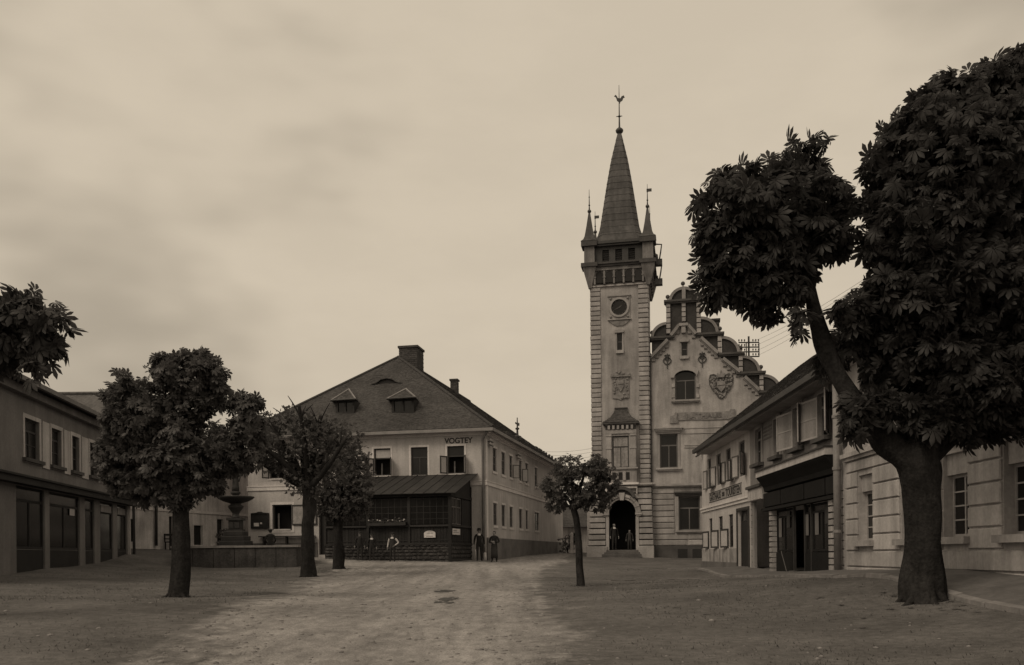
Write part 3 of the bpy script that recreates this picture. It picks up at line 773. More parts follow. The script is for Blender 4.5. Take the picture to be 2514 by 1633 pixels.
# stone base of rubble
m = MB(); m.box(Pf, -pL, 0, HB, zst, -.35, -.03); m.box(Ps, .0, pl_, HB, zst, -.35, -.03); pb_ = m.build('stone_base', M['rubble_j'], po)
rub = []
for k in range(6):
    bm = bmesh.new(); bmesh.ops.create_icosphere(bm, subdivisions=1, radius=.5)
    for v in bm.verts:
        v.co = Vector((max(-.48, min(.48, v.co.x * 1.45)), v.co.y, max(-.46, min(.46, v.co.z * 1.4)))) * random.uniform(.9, 1.1)
    me = bpy.data.meshes.new('stone'); bm.to_mesh(me); bm.free(); me.materials.append(M['rubble']); rub.append(me)
for f, a, b in ((Pf, -pL, 0), (Ps, 0, pl_)):
    z = -.62
    while z < zst - .02:
        h = random.uniform(.15, .24); h = min(h, zst - z); u = a
        while u < b - .05:
            w = random.uniform(.22, .5); w = min(w, b - u)
            inst(random.choice(rub), 'stone', pb_, f.pt(u + w / 2, z + h / 2, -.05), f.ang, (w * .98, .2, h * .97))
            u += w
        z += h
m = MB(); m.box(Pf, -pL - .03, .05, zst, zst + .1, -.3, .04); m.box(Ps, .05, pl_, zst, zst + .1, -.3, .045); m.build('sill_beam', M['wood'], po)
# posts
for px in (797, 902, 1003):
    u = Pf.U(px); m = MB(); m.box(Pf, u - .07, u + .07, zst + .1, zt, -.15, .02); m.build('post', M['wood'], po)
m = MB(); m.box(Pf, -.13, .02, HB, zt, -.13, .06); m.build('post', M['wood'], po, label='thick corner post')
m = MB(); m.box(Ps, pl_ - .12, pl_ - .02, zst, zt + .6, -.1, .02); m.build('post', M['wood'], po)
m = MB(); m.box(Pf, -pL, .03, zt - .16, zt, -.14, .035); m.box(Ps, .04, pl_, zt - .16, zt - .002, -.14, .03); m.build('eave_beam', M['wood'], po)
# lower boards
bays = [(797, 902), (902, 1003), (1003, 1107)]
bz0, bz1 = zst + .1, zsi - .1
for f, a, b in [(Pf, Pf.U(x0) + .08, Pf.U(x1) - .08) for x0, x1 in bays] + [(Ps, .1, pl_ - .14)]:
    n = max(3, int((b - a) / .17)); w = (b - a) / n
    for k in range(n):
        m = MB(); m.box(f, a + k * w + .006, a + (k + 1) * w - .006, bz0, bz1, -.08, -.05 - .01 * (k % 2)); m.build('board', M['wood'], po)
    m = MB(); m.box(f, a, b, bz0, zsi, -.12, -.085); m.build('backing', M['inside'], po)
    m = MB(); m.box(f, a - .02, b + .02, zsi - .1, zsi, -.1, .05); m.build('window_board', M['bar'], po)
    m = MB(); m.box(f, a, b, bz0 + .12, bz0 + .16, -.045, -.03); m.build('rail', M['bar'], po)
# glazing with thin bars
for f, a, b, nn in [(Pf, Pf.U(x0) + .08, Pf.U(x1) - .08, 6) for x0, x1 in bays]:
    z0, z1 = zsi + .02, zt - .2
    m = MB(); rows = [z0, z0 + .29, z0 + .62, z0 + .95, z1]
    for z in rows[1:-1]: m.box(f, a, b, z - .012, z + .012, -.05, -.02)
    for k in range(nn + 1):
        u = a + (b - a) * k / nn; m.box(f, u - .012, u + .012, z0, z1, -.052, -.018)
    w = m.build('window', M['bar'], po)
    for j in range(4):
        for k in range(nn):
            p = MB(); p.box(f, a + (b - a) * k / nn + .013, a + (b - a) * (k + 1) / nn - .013, rows[j] + .013, rows[j + 1] - .013, -.037, -.032); p.build('pane', M['glass'], w)
# side: curtained sashes and a plank door
for a, b, g in ((.15, pl_ * .26, 'curtain'), (pl_ * .30, pl_ * .48, 'curtain')):
    window(Ps, po, a, b, zsi + .02, zt - .2, d=-.02, cols=2, transom=.35, gm='glass', top_gm='glass', fm='frame_m', fw=.05)
    m = MB(); m.box(Ps, a + .1, a + (b - a) * .5, zsi + .05, zt - .25, -.10, -.09); m.build('curtain', M[g], po)
nb = 5
for k in range(nb):
    a = pl_ * .53 + (pl_ * .42) * k / nb; m = MB(); m.box(Ps, a + .005, a + pl_ * .42 / nb - .005, zsi, zt - .2, -.06, -.03); m.build('board', M['wood'], po)
# end gable under the roof
m = MB(); m.prism(Ps, [(.0, zt), (pl_, zt), (pl_, ptop - .12), (0, zt + .02)], -.12, -.04); m.build('gable_boarding', M['wood'], po)
m = MB(); m.box(Pf, -pL, -pL + .1, HB, zt, -pl_ * .95, -.1); m.build('side_wall', M['wood'], po)
m = MB(); m.box(Pf, -pL + .1, -.1, HB, zt + .3, -pl_ * .72, -pl_ * .7); m.build('interior_wall', M['inside'], po)
# sheet roof in strips with standing seams
ov = .35
l0, l1 = -pL - .2, .38
nst = 13
pv = V.pt(V.U(1157), 0)
wallv = (V.pt(V.U(1157), ptop, .02) - Pf.pt(0, ptop, 0)); wallv.z = 0
for k in range(nst):
    a, b = l0 + (l1 - l0) * k / nst, l0 + (l1 - l0) * (k + 1) / nst
    e0, e1 = Pf.pt(a + .01, zt - .02, ov), Pf.pt(b - .01, zt - .02, ov)
    t0, t1 = Pf.pt(a + .01, ptop, 0) + wallv, Pf.pt(b - .01, ptop, 0) + wallv
    up_ = Vector((0, 0, .03))
    m = MB(); m.add([e0, e1, t1, t0, e0 + up_, e1 + up_, t1 + up_, t0 + up_], [(0, 1, 2, 3), (4, 7, 6, 5), (0, 4, 5, 1), (1, 5, 6, 2), (2, 6, 7, 3), (3, 7, 4, 0)])
    st = m.build('roof_sheet', M['porch'], po)
    m = MB(); m.tube([e1 + up_ + Vector((0, 0, .02)), t1 + up_ + Vector((0, 0, .02))], .016, 4); m.build('seam', M['lead'], st)
# flower box and flowers
fb0, fb1 = Pf.U(906), Pf.U(998)
m = MB(); m.box(Pf, fb0, fb1, zsi - .02, zsi + .16, .055, .26)
fbx = m.build('flower_box', M['bar'], po)
m = MB()
for k in range(260):
    u, d = random.uniform(fb0, fb1), random.uniform(.04, .28); h = zsi + .14 + abs(random.gauss(0, .09)); s = random.uniform(.02, .045); a = random.uniform(0, 6.28)
    p = Pf.pt(u, h, d); du = Vector((math.cos(a), math.sin(a), random.uniform(-.5, .8))) * s; dv = Vector((-math.sin(a), math.cos(a), random.uniform(.2, 1))) * s
    m.quad(p - du - dv, p + du - dv, p + du + dv, p - du + dv)
m.build('flowers', M['leaf_f'], fbx, kind='stuff')
for k in range(9):
    u = random.uniform(fb0, fb1); m = MB(); m.ball(Pf.pt(u, zsi + .2 + random.random() * .1, .24), .035, 5); m.build('blossom', M['white'], fbx)
# signs on the porch
sg = Pf.rect(1041, 1303, 1069, 1320)
m = MB(); cu_ = (sg[0] + sg[1]) / 2; hw = (sg[1] - sg[0]) / 2
m.prism(Pf, [(sg[0], sg[2]), (sg[1], sg[2]), (sg[1], sg[2] + (sg[3] - sg[2]) * .62)] + [(cu_ + hw * math.cos(t), sg[2] + (sg[3] - sg[2]) * (.62 + .38 * math.sin(t))) for t in [math.pi * j / 10 for j in range(1, 10)]] + [(sg[0], sg[2] + (sg[3] - sg[2]) * .62)], -.02, .01)
ps_ = m.lone('porch_sign', M['white'], 'white arch topped sign on the front boards of the dark porch', 'sign')
m = MB()
for (a, b, y, h) in ((-.5, .05, .62, .05), (.15, .6, .62, .05), (-.35, .5, .84, .04), (-.6, -.2, .2, .05), (-.1, .55, .2, .05)):
    m.box(Pf, cu_ + hw * a, cu_ + hw * b, sg[2] + (sg[3] - sg[2]) * (y - h), sg[2] + (sg[3] - sg[2]) * (y + h), .011, .014)
m.build('print', M['print_g'], ps_)
sg = Ps.rect(1111, 1298, 1129, 1313)
m = MB(); m.box(Ps, sg[0], sg[1], sg[2], sg[3], -.02, .02); ps_ = m.lone('porch_sign', M['white'], 'pale square sign on the side of the dark porch beside its corner post', 'sign')
m = MB(); m.box(Ps, sg[0] + .12, sg[0] + .7, sg[3] - .14, sg[3] - .08, .021, .024); m.box(Ps, sg[0] + .1, sg[1] - .2, sg[2] + .1, sg[2] + .13, .021, .024); m.build('print', M['print_g'], ps_)
# notice board beside the ground floor window
nb_ = V.rect(620, 1262, 659, 1296); m = MB(); m.box(V, nb_[0], nb_[1], nb_[2], nb_[3], .01, .09)
m.box(V, nb_[0] - .05, nb_[1] + .05, nb_[2] - .05, nb_[2], .01, .13); m.box(V, nb_[0] - .05, nb_[0], nb_[2], nb_[3], .01, .13); m.box(V, nb_[1], nb_[1] + .05, nb_[2], nb_[3], .01, .13)
c_ = (nb_[0] + nb_[1]) / 2; m.prism(V, [(nb_[0] - .06, nb_[3]), (nb_[1] + .06, nb_[3]), (nb_[1] + .04, nb_[3] + .05), (c_ + .18, nb_[3] + .08), (c_ + .1, nb_[3] + .13), (c_ - .1, nb_[3] + .13), (c_ - .18, nb_[3] + .08), (nb_[0] - .04, nb_[3] + .05)], .01, .13)
nbt = m.lone('notice_board', M['wood'], 'dark carved notice board with two white papers on the pale house wall', 'notice board')
for r in ((625, 1284, 637.5, 1292.5), (640, 1283, 645, 1287)):
    q = V.rect(*r); m = MB(); m.box(V, q[0], q[1], q[2], q[3], .092, .096); m.build('paper', M['white'], nbt)
# two white guard stones at the corner
for px, py, w, h in ((1171, 1374, .10, .55), (1191, 1367, .10, .42)):
    p = V.pt(V.U(px), 0, .5 if px < 1180 else .28); g = gs(p.x, p.y)
    m = MB(); m.lathe((p.x, p.y, g - .05), [(w * 1.2, 0), (w, h * .6), (w * .75, h + .05), (w * .3, h + .1)], 8)
    m.lone('guard_stone', M['white'], 'white guard stone left of the drainpipe at the house corner' if px < 1180 else 'white guard stone at the foot of the corner drainpipe', 'guard stone', smooth=True)

# ------------------------------------------------------------------ town hall: clock tower and stepped gable
t0_ = at(1456, 1200, 58)
T = Fr((t0_.x, t0_.y), (1, -.2))
TW = T.hit(1594, 1100)[0]                       # tower width
th_ = thing('clock_tower', 'tall square clock tower with steep spire, corner turrets and an arched doorway at its foot', 'tower', (t0_.x, t0_.y, gz(t0_.x, t0_.y)))
def tz(y, x=1522): return T.Z(x, y)
TS = [T, Fr(T.pt(TW, 0).xy, -T.n), Fr(T.pt(TW, 0, -TW).xy, -T.u), Fr(T.pt(0, 0, -TW).xy, T.n)]
zc1 = tz(1191)                                    # string course over the ground floor
zt1 = tz(701)                                     # top of the shaft
qb = pillow('quoin', M['rstone'], .10)
rb = pillow('ashlar', M['rstone'], .09)
# ---- shaft
u_or0, u_or1 = T.U(1504.5, 1110), T.U(1545, 1110)
slit = T.rect(1514.5, 818, 1528, 860)
clk = T.hit(1520.3, 755.6); rc = 19.5 * 57.5 / FOC
da0, da1 = T.U(1496, 1290), T.U(1561.5, 1290); dz0, dz1 = tz(1350), tz(1227); dr = (da1 - da0) / 2
m = MB(); wall_mesh(m, T, 0, TW, zc1, zt1, [slit, (u_or0 + .05, u_or1 - .05, tz(1150), tz(1072))], .3)
for f in TS[1:]: wall_mesh(m, f, 0, TW, -2, zt1)
m.build('shaft', M['rplaster'], th_)
# ---- quoins on the two visible sides
qh = (tz(701) - tz(1190)) / 41.0
for f, cols_ in ((T, ((-.03, .62), (TW - .62, TW + .03))), (TS[1], ((0, .62),)), (TS[3], ((TW - .62, TW),))):
    for a, b in cols_:
        for k in range(41):
            z = zc1 + .10 + k * qh * .995
            block(qb, 'quoin', th_, f, a + random.uniform(-.012, .012), b + random.uniform(-.015, .015), z + random.uniform(-.006, .006), z + qh - .055, .0, .075 + random.uniform(-.012, .012))
# ---- battered ground floor of ashlar courses round the arch
gh = (tz(1211.5) - tz(1339)) / 9.0
m = MB(); wall_mesh(m, T, -.12, TW + .1, -2, zc1, [(da0, da1, dz0, dz1, dr)], .55, d=.12); m.build('ground_floor_wall', M['joint'], th_)
zb0 = tz(1339)
ucd = (da0 + da1) / 2; zspr = dz1 - dr
for k in range(11):
    z0 = zb0 + (k - 0) * gh; z1 = z0 + gh - .06
    if z1 > zc1 - .1: z1 = zc1 - .12
    if z1 - z0 < .08: break
    bat = max(0, (1 - k / 10.0)) * .22
    zm = (z0 + z1) / 2
    hw_ = dr + .20 if zm < zspr + .05 else math.sqrt(max(0, (dr + .36) ** 2 - (zm - zspr) ** 2)) if zm < zspr + dr + .36 else 0
    if hw_ > 0:
        block(rb, 'ashlar', th_, T, -.13 - bat, ucd - hw_, z0, z1, .121, .20 + bat); block(rb, 'ashlar', th_, T, ucd + hw_, TW + .1 + bat * .6, z0, z1, .121, .20 + bat)
    else: block(rb, 'ashlar', th_, T, -.13 - bat, TW + .1 + bat * .6, z0, z1, .121, .20 + bat)
for a_, b_ in ((-.42, ucd - dr - .12), (ucd + dr + .12, TW + .25)): m = MB(); m.box(T, a_, b_, -2, zb0 - .05, .0, .46); m.build('plinth', M['rstone'], th_, bevel=.03)
m = MB(); m.box(T, -.40, -.12, -2, zb0 + 6 * gh, -TW, .1); m.build('plinth', M['rstone'], th_)
# arch surround, imposts, keystone
nv = 9
for k in range(nv):
    a0, a1 = math.pi * k / nv + .012, math.pi * (k + 1) / nv - .012
    m = MB(); m.arc(T, ucd, zspr, dr, dr + .16, a0, a1, 3, .1, .34); m.arc(T, ucd, zspr, dr + .16, dr + .34, a0, a1, 3, .1, .42); m.build('voussoir', M['rstone'], th_)
for a, b in ((ucd - dr - .40, ucd - dr + .02), (ucd + dr - .02, ucd + dr + .40)):
    m = MB(); m.box(T, a, b, zspr - .14, zspr - .01, .1, .46); m.box(T, a + .05, b - .05, zspr - .24, zspr - .14, .1, .40); m.build('impost', M['rstone'], th_)
for a, b in ((ucd - dr - .2, ucd - dr), (ucd + dr, ucd + dr + .2)):
    m = MB(); m.box(T, a, b, -1.2, zspr - .25, .1, .36); m.build('door_jamb', M['rstone'], th_)
m = MB(); m.prism(T, [(ucd - .13, zspr + dr - .08), (ucd + .13, zspr + dr - .08), (ucd + .2, zspr + dr + .42), (ucd - .2, zspr + dr + .42)], .1, .52); m.build('keystone', M['rstone'], th_, bevel=.02)
# doorway interior: dark hall with a half open panelled leaf
m = MB(); m.box(T, da0 - .3, da1 + .3, -1.2, dz0 - .02, -3.2, .45); m.build('hall_floor', M['paving'], th_)
m = MB(); m.quad(T.pt(da0 - .2, -1, -3), T.pt(da1 + .2, -1, -3), T.pt(da1 + .2, dz1, -3), T.pt(da0 - .2, dz1, -3))
for u in (da0 - .2, da1 + .2): m.quad(T.pt(u, -1, -3), T.pt(u, -1, -.4), T.pt(u, dz1, -.4), T.pt(u, dz1, -3))
m.quad(T.pt(da0 - .2, dz1, -3), T.pt(da1 + .2, dz1, -3), T.pt(da1 + .2, dz1, -.4), T.pt(da0 - .2, dz1, -.4)); m.build('hall_wall', M['inside'], th_)
for k in range(3):
    m = MB(); m.box(T, da0 - .15 - .12 * k, da1 + .15 + .12 * k, -1.5, dz0 - .02 - .13 * k, .4 + .28 * k, .72 + .28 * k); m.build('step', M['paving'], th_, bevel=.02)
m = MB(); m.box(T, da1 - .08, da1 - .02, dz0, zspr, -1.2, -.45); m.build('door', M['wood'], th_)
# string course
for f in (T, TS[1]):
    m = MB(); m.box(f, -.14, TW + .12, zc1 - .10, zc1 - .03, .0, .24); m.box(f, -.2, TW + .18, zc1 - .03, zc1 + .09, .0, .32); m.build('string_course', M['rstone'], th_)
# ---- arched hood and panel under the oriel
m = MB(); ha0, ha1 = T.U(1487, 1200), T.U(1565, 1200); m.box(T, ha0, ucd - .95, zc1 - .62, zc1 - .11, .2, .40); m.box(T, ucd + .95, ha1, zc1 - .62, zc1 - .11, .2, .40); m.box(T, ucd - .95, ucd + .95, zc1 - .25, zc1 - .11, .2, .398); m.build('oriel_apron', M['trim_v'], th_)
m = MB(); m.arc(T, ucd, zc1 - 1.05, .72, .92, .25, math.pi - .25, 10, .2, .55); m.build('hood_mould', M['rdark'], th_)
m = MB(); m.prism(T, [(ucd + .72 * math.cos(t), zc1 - 1.05 + .72 * math.sin(t)) for t in [.25 + (math.pi - .5) * j / 10 for j in range(11)]], .2, .30); m.build('tympanum', M['rdark'], th_)
# ---- oriel window
OD = .42
O = T.off(OD)
o0, o1 = T.U(1489, 1150), T.U(1564, 1150)
ozb, ozt = zc1 + .02, tz(1044)
m = MB(); wall_mesh(m, O, o0, o1, ozb, ozt, [(u_or0, u_or1, tz(1150), tz(1072))], .2)
for u in (o0, o1): m.quad(O.pt(u, ozb, 0), O.pt(u, ozt, 0), O.pt(u, ozt, -OD), O.pt(u, ozb, -OD))
m.quad(O.pt(o0, ozb, 0), O.pt(o1, ozb, 0), O.pt(o1, ozb, -OD), O.pt(o0, ozb, -OD))
ori = m.build('oriel', M['rplaster'], th_)
m = MB(); m.box(O, o0 - .12, o1 + .12, ozb - .04, ozb + .1, -OD, .14); m.build('oriel_ledge', M['trim_v'], ori)
m = MB(); zr = tz(1153); m.box(O, o0 - .08, o1 + .08, zr, zr + .09, -.2, .12); m.box(O, o0 - .04, o1 + .04, zr - .06, zr, -.2, .07); m.build('oriel_rail', M['rstone'], ori)
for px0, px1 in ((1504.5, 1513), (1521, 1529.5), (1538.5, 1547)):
    a, b = T.U(px0, 1170), T.U(px1, 1170); m = MB(); m.box(O, a, b, tz(1180), tz(1161), .003, .012); m.build('baluster_gap_shade', M['inside'], ori)  # flat dark plates painted as the shade between the balusters
for px0, px1 in ((1514, 1520), (1530.5, 1537.5)):
    a, b = T.U(px0, 1170), T.U(px1, 1170); m = MB(); m.box(O, a, b, tz(1181), tz(1160), .003, .09); m.build('baluster', M['rstone'], ori, bevel=.02)
for px0, px1 in ((1491, 1502), (1549, 1562)):
    a, b = T.U(px0, 1110), T.U(px1, 1110); m = MB(); m.box(O, a, b, zr + .1, tz(1072), .003, .08); m.box(O, a - .04, b + .04, tz(1104), tz(1100), .003, .12); m.box(O, a - .04, b + .04, tz(1073), tz(1068), .003, .13); m.box(O, a - .03, b + .03, zr + .1, zr + .28, .003, .12); m.build('pilaster', M['rstone'], ori)
m = MB(); m.box(O, o0, o1, tz(1067), tz(1058), .003, .09); m.build('frieze', M['rstone'], ori)
nd = 6
for k in range(nd):
    a = o0 + .1 + (o1 - o0 - .2) * k / nd; m = MB(); m.box(O, a + .05, a + .2, tz(1056.5), tz(1047), .003, .16); m.build('dentil', M['rstone'], ori)
m = MB(); m.box(O, o0, o1, tz(1057), tz(1046), .003, .02); m.build('frieze_back', M['rdark'], ori)
zcn = tz(1044); m = MB(); m.box(O, o0 - .18, o1 + .18, zcn, zcn + .14, -OD, .22); m.build('oriel_cornice', M['rdark'], ori)
w_or = window(O, th_, u_or0, u_or1, tz(1150), tz(1072), d=-.1, cols=2, transom=.34, fm='frame', gm='curtain', top_gm='curtain', fw=.07)
# curtain folds
for k in range(9):
    u = u_or0 + .1 + (u_or1 - u_or0 - .2) * k / 8.0; m = MB(); m.tube([O.pt(u, tz(1148), -.118), O.pt(u, tz(1074), -.118)], .014, 4); m.build('curtain_fold', M['curtain'], w_or)
# concave shingled oriel roof
lv = [(tz(1040), 0.0), (tz(1034), .20), (tz(1026), .42), (tz(1015), .60), (tz(1004), .70)]
cu = (o0 + o1) / 2; hw0 = (o1 - o0) / 2 + .2; hw1 = (T.U(1539, 1005) - T.U(1511, 1005)) / 2
prof = []
for z, t in lv: prof.append((z, hw0 + (hw1 - hw0) * t / .70, (OD + .22) * (1 - t / .70) + .06 * t / .70))
m = MB()
for (z0, h0, d0), (z1, h1, d1) in zip(prof, prof[1:]):
    m.quad(T.pt(cu - h0, z0, d0), T.pt(cu + h0, z0, d0), T.pt(cu + h1, z1, d1), T.pt(cu - h1, z1, d1))
    m.quad(T.pt(cu - h0, z0, d0), T.pt(cu - h1, z1, d1), T.pt(cu - h1, z1, 0), T.pt(cu - h0, z0, 0)); m.quad(T.pt(cu + h0, z0, d0), T.pt(cu + h1, z1, d1), T.pt(cu + h1, z1, 0), T.pt(cu + h0, z0, 0))
orf = m.build('oriel_roof', M['slate2'], th_)
for (z0, h0, d0), (z1, h1, d1) in zip(prof, prof[1:]):
    slates('shingles', orf, [T.pt(cu - h0, z0, d0), T.pt(cu + h0, z0, d0), T.pt(cu + h1, z1, d1), T.pt(cu - h1, z1, d1)], M['slate'], .11, .13)
m = MB(); m.box(T, cu - hw1 - .05, cu + hw1 + .05, prof[-1][0], prof[-1][0] + .07, .0, .14); m.build('roof_cap', M['rdark'], orf)
# ---- coat of arms in relief on the shaft
def relief(fr, par, name, uc, zc, w, h, outline, seed, mt, d=.10, n=70, bmat=None):
    m = MB(); m.prism(fr, [(uc + x * w / 2, zc + y * h / 2) for x, y in outline], 0.0, d * .5); o = m.build(name, bmat or mt, par)
    rs = random.Random(seed); q = MB()
    pl = np.array(outline)
    k = 0
    while k < n:
        x, y = rs.uniform(-.9, .9), rs.uniform(-.9, .9)
        if poly_sd(np.array([[x, y]]), pl)[0] < .06 or (abs(x) < .34 and -.45 < y < .35): continue
        q.ball(fr.pt(uc + x * w / 2, zc + y * h / 2, d * .5), rs.uniform(.04, .085), 4); k += 1
    q.build('relief_scrolls', mt, o, kind='stuff')
    s = MB(); s.prism(fr, [(uc - .34 * w / 2, zc + .35 * h / 2), (uc - .34 * w / 2, zc - .12 * h / 2), (uc, zc - .48 * h / 2), (uc + .34 * w / 2, zc - .12 * h / 2), (uc + .34 * w / 2, zc + .35 * h / 2)], d * .5, d * 1.2)
    s.box(fr, uc - .3 * w / 2, uc + .3 * w / 2, zc + .02 * h, zc + .05 * h, d * 1.2, d * 1.5)
    s.build('shield', mt, o, bevel=.02)
    return o
pa = T.rect(1500, 909, 1548, 983); puc, pzc = (pa[0] + pa[1]) / 2, (pa[2] + pa[3]) / 2
relief(T, th_, 'coat_of_arms', puc, pzc, pa[1] - pa[0], pa[3] - pa[2], [(-.85, -.86), (-.3, -.9), (0, -1), (.3, -.9), (.85, -.86), (.85, .55), (1, .6), (1, .76), (.6, .82), (.25, .98), (0, 1), (-.25, .98), (-.6, .82), (-1, .76), (-1, .6), (-.85, .55)], 3, M['rstone2'], .14, 60)
m = MB(); m.box(T, pa[0] - .02, pa[1] + .02, pzc + .27 * (pa[3] - pa[2]), pzc + .31 * (pa[3] - pa[2]), .07, .17); m.build('plaque_ledge', M['rstone2'], th_)
# slit window trim
window(T, th_, *slit, d=-.1, cols=1, transom=.5, fm='frame_m', fw=.05)
for a in ((1509, 810.5, 1531.5, 817.5), (1512, 860.5, 1531.5, 868)):
    q = T.rect(*a); m = MB(); m.box(T, q[0], q[1], q[2], q[3], .0, .13); m.build('lintel' if a[1] < 840 else 'sill', M['rstone'], th_)
for u in (slit[0], slit[1]):
    m = MB(); m.box(T, u - .07 if u == slit[0] else u, u if u == slit[0] else u + .07, slit[2], slit[3], .0, .06); m.build('slit_jamb', M['rstone'], th_)
# ---- clock
pl_c = T.rect(1494, 728, 1547, 783.5)
m = MB(); m.box(T, pl_c[0], pl_c[1], pl_c[2], pl_c[3], .0, .06); m.box(T, pl_c[0] - .06, pl_c[1] + .06, pl_c[3], pl_c[3] + .08, 0, .14); m.box(T, pl_c[0] - .06, pl_c[1] + .06, pl_c[2] - .07, pl_c[2], 0, .14)
ck = m.build('clock', M['rstone'], th_)
m = MB(); m.prism(T, [(pl_c[0] - .02, pl_c[2] - .07), (pl_c[0] + .25, pl_c[2] - .32), (clk[0] - .2, pl_c[2] - .45), (clk[0] + .2, pl_c[2] - .45), (pl_c[1] - .25, pl_c[2] - .32), (pl_c[1] + .02, pl_c[2] - .07)], 0, .07); m.build('apron', M['rstone2'], ck)
m = MB(); m.arc(T, clk[0], clk[1], rc, rc + .13, 0, 2 * math.pi, 28, .06, .17); m.build('rim', M['rstone'], ck)
m = MB(); m.prism(T, [(clk[0] + rc * math.cos(2 * math.pi * k / 32), clk[1] + rc * math.sin(2 * math.pi * k / 32)) for k in range(32)], .06, .085); m.build('dial', M['inside'], ck)
for k in range(12):
    a = 2 * math.pi * k / 12; f2 = (math.cos(a), math.sin(a)); m = MB()
    m.prism(T, [(clk[0] + f2[0] * rc * .80 - f2[1] * .014, clk[1] + f2[1] * rc * .80 + f2[0] * .014), (clk[0] + f2[0] * rc * .93 - f2[1] * .014, clk[1] + f2[1] * rc * .93 + f2[0] * .014), (clk[0] + f2[0] * rc * .93 + f2[1] * .014, clk[1] + f2[1] * rc * .93 - f2[0] * .014), (clk[0] + f2[0] * rc * .80 + f2[1] * .014, clk[1] + f2[1] * rc * .80 - f2[0] * .014)], .086, .094); m.build('hour_mark', M['frame_m'], ck)
for a, L_, w in ((math.radians(205), .42, .03), (math.radians(35), .26, .035)):
    f2 = (math.cos(a), math.sin(a)); m = MB(); m.prism(T, [(clk[0] - f2[1] * w, clk[1] + f2[0] * w), (clk[0] + f2[0] * L_, clk[1] + f2[1] * L_), (clk[0] + f2[1] * w, clk[1] - f2[0] * w), (clk[0] - f2[0] * .1, clk[1] - f2[1] * .1)], .096, .106); m.build('hand', M['frame_m'], ck)
for x, z in ((pl_c[0] + .14, pl_c[3] - .14), (pl_c[1] - .14, pl_c[3] - .14), (pl_c[0] + .14, pl_c[2] + .14), (pl_c[1] - .14, pl_c[2] + .14)):
    m = MB(); m.ball(T.pt(x, z, .07), .09, 6); m.build('rosette', M['rstone2'], ck)
# ---- flared gallery storey on all four sides
zg0, zg1, zg2, zg3 = zt1, tz(650), tz(605), tz(594)
gp = .55                                            # projection of the gallery
cen = T.pt(TW / 2, 0, -TW / 2)
def ring(mb, zb_, zt_, ob, ot):
    for f in TS: mb.quad(f.pt(-ob, zb_, ob), f.pt(TW + ob, zb_, ob), f.pt(TW + ot, zt_, ot), f.pt(-ot, zt_, ot))
    return mb
m = MB(); ring(m, zg0, zg1 - .16, .06, .22); m.build('gallery_cove', M['turret'], th_)
for f in TS:
    m = MB(); m.box(f, -.12, TW + .12, zg0 - .03, zg0 + .07, 0, .13); m.build('gallery_string', M['rstone'], th_)
for f in (T, TS[1]):
    wn_ = TW * .125; gap = TW * .17
    for k in range(5):
        uc = TW / 2 + (k - 2) * gap
        zb_, zt_ = zg0 + .18, zg1 - .42
        pts = [(uc - wn_ / 2, zb_), (uc + wn_ / 2, zb_)] + [(uc + wn_ / 2 * math.cos(math.pi * j / 8), zt_ - wn_ / 2 + wn_ / 2 * math.sin(math.pi * j / 8)) for j in range(9)]
        m = MB(); m.prism(f, pts, .05, .23); m.build('niche_shade', M['inside'], th_)  # solid near-black block; the recess shade is in its colour
    for k in range(6):
        uc = TW / 2 + (k - 2.5) * gap; m = MB(); m.box(f, uc - .06, uc + .06, zg0 + .1, zg1 - .34, .1, .27); m.box(f, uc - .09, uc + .09, zg0 + .5, zg0 + .58, .1, .30); m.build('niche_pier', M['turret'], th_)
    m = MB(); m.box(f, -.1, TW + .1, zg1 - .38, zg1 - .16, .1, .30); m.build('niche_lintel', M['turret'], th_)
# cornices (dark overhanging)
for f in TS:
    m = MB(); m.box(f, -.32, TW + .32, zg1 - .15, zg1 - .02, 0, .42); m.box(f, -.42, TW + .42, zg1 - .02, zg1 + .1, 0, .52); m.build('gallery_cornice', M['rdark'], th_)
    m = MB(); m.box(f, -.3, TW + .3, zg2, zg2 + .12, -.2, .36); m.box(f, -.36, TW + .36, zg2 + .12, zg3, -.2, .46); m.build('eaves_cornice', M['lead'], th_)
# belfry walls with shuttered openings
m = MB()
for f in TS: wall_mesh(m, f, 0, TW, zg1, zg2, [(TW / 2 + (k - 1) * .85 - .22, TW / 2 + (k - 1) * .85 + .22, zg1 + .25, zg2 - .2) for k in range(3)], .2, d=.12)
m.build('belfry_wall', M['lead'], th_)
for f in (T, TS[1]):
    for k in range(3):
        uc = TW / 2 + (k - 1) * .85; sh = MB(); sh.box(f, uc - .22, uc + .22, zg1 + .25, zg2 - .2, -.05, -.02); s_ = sh.build('shutter', M['wood'], th_)
        for j in range(5):
            z = zg1 + .32 + j * (zg2 - zg1 - .52) / 5; q = MB(); q.box(f, uc - .2, uc + .2, z, z + .06, -.02, .03); q.build('slat', M['wood'], s_)
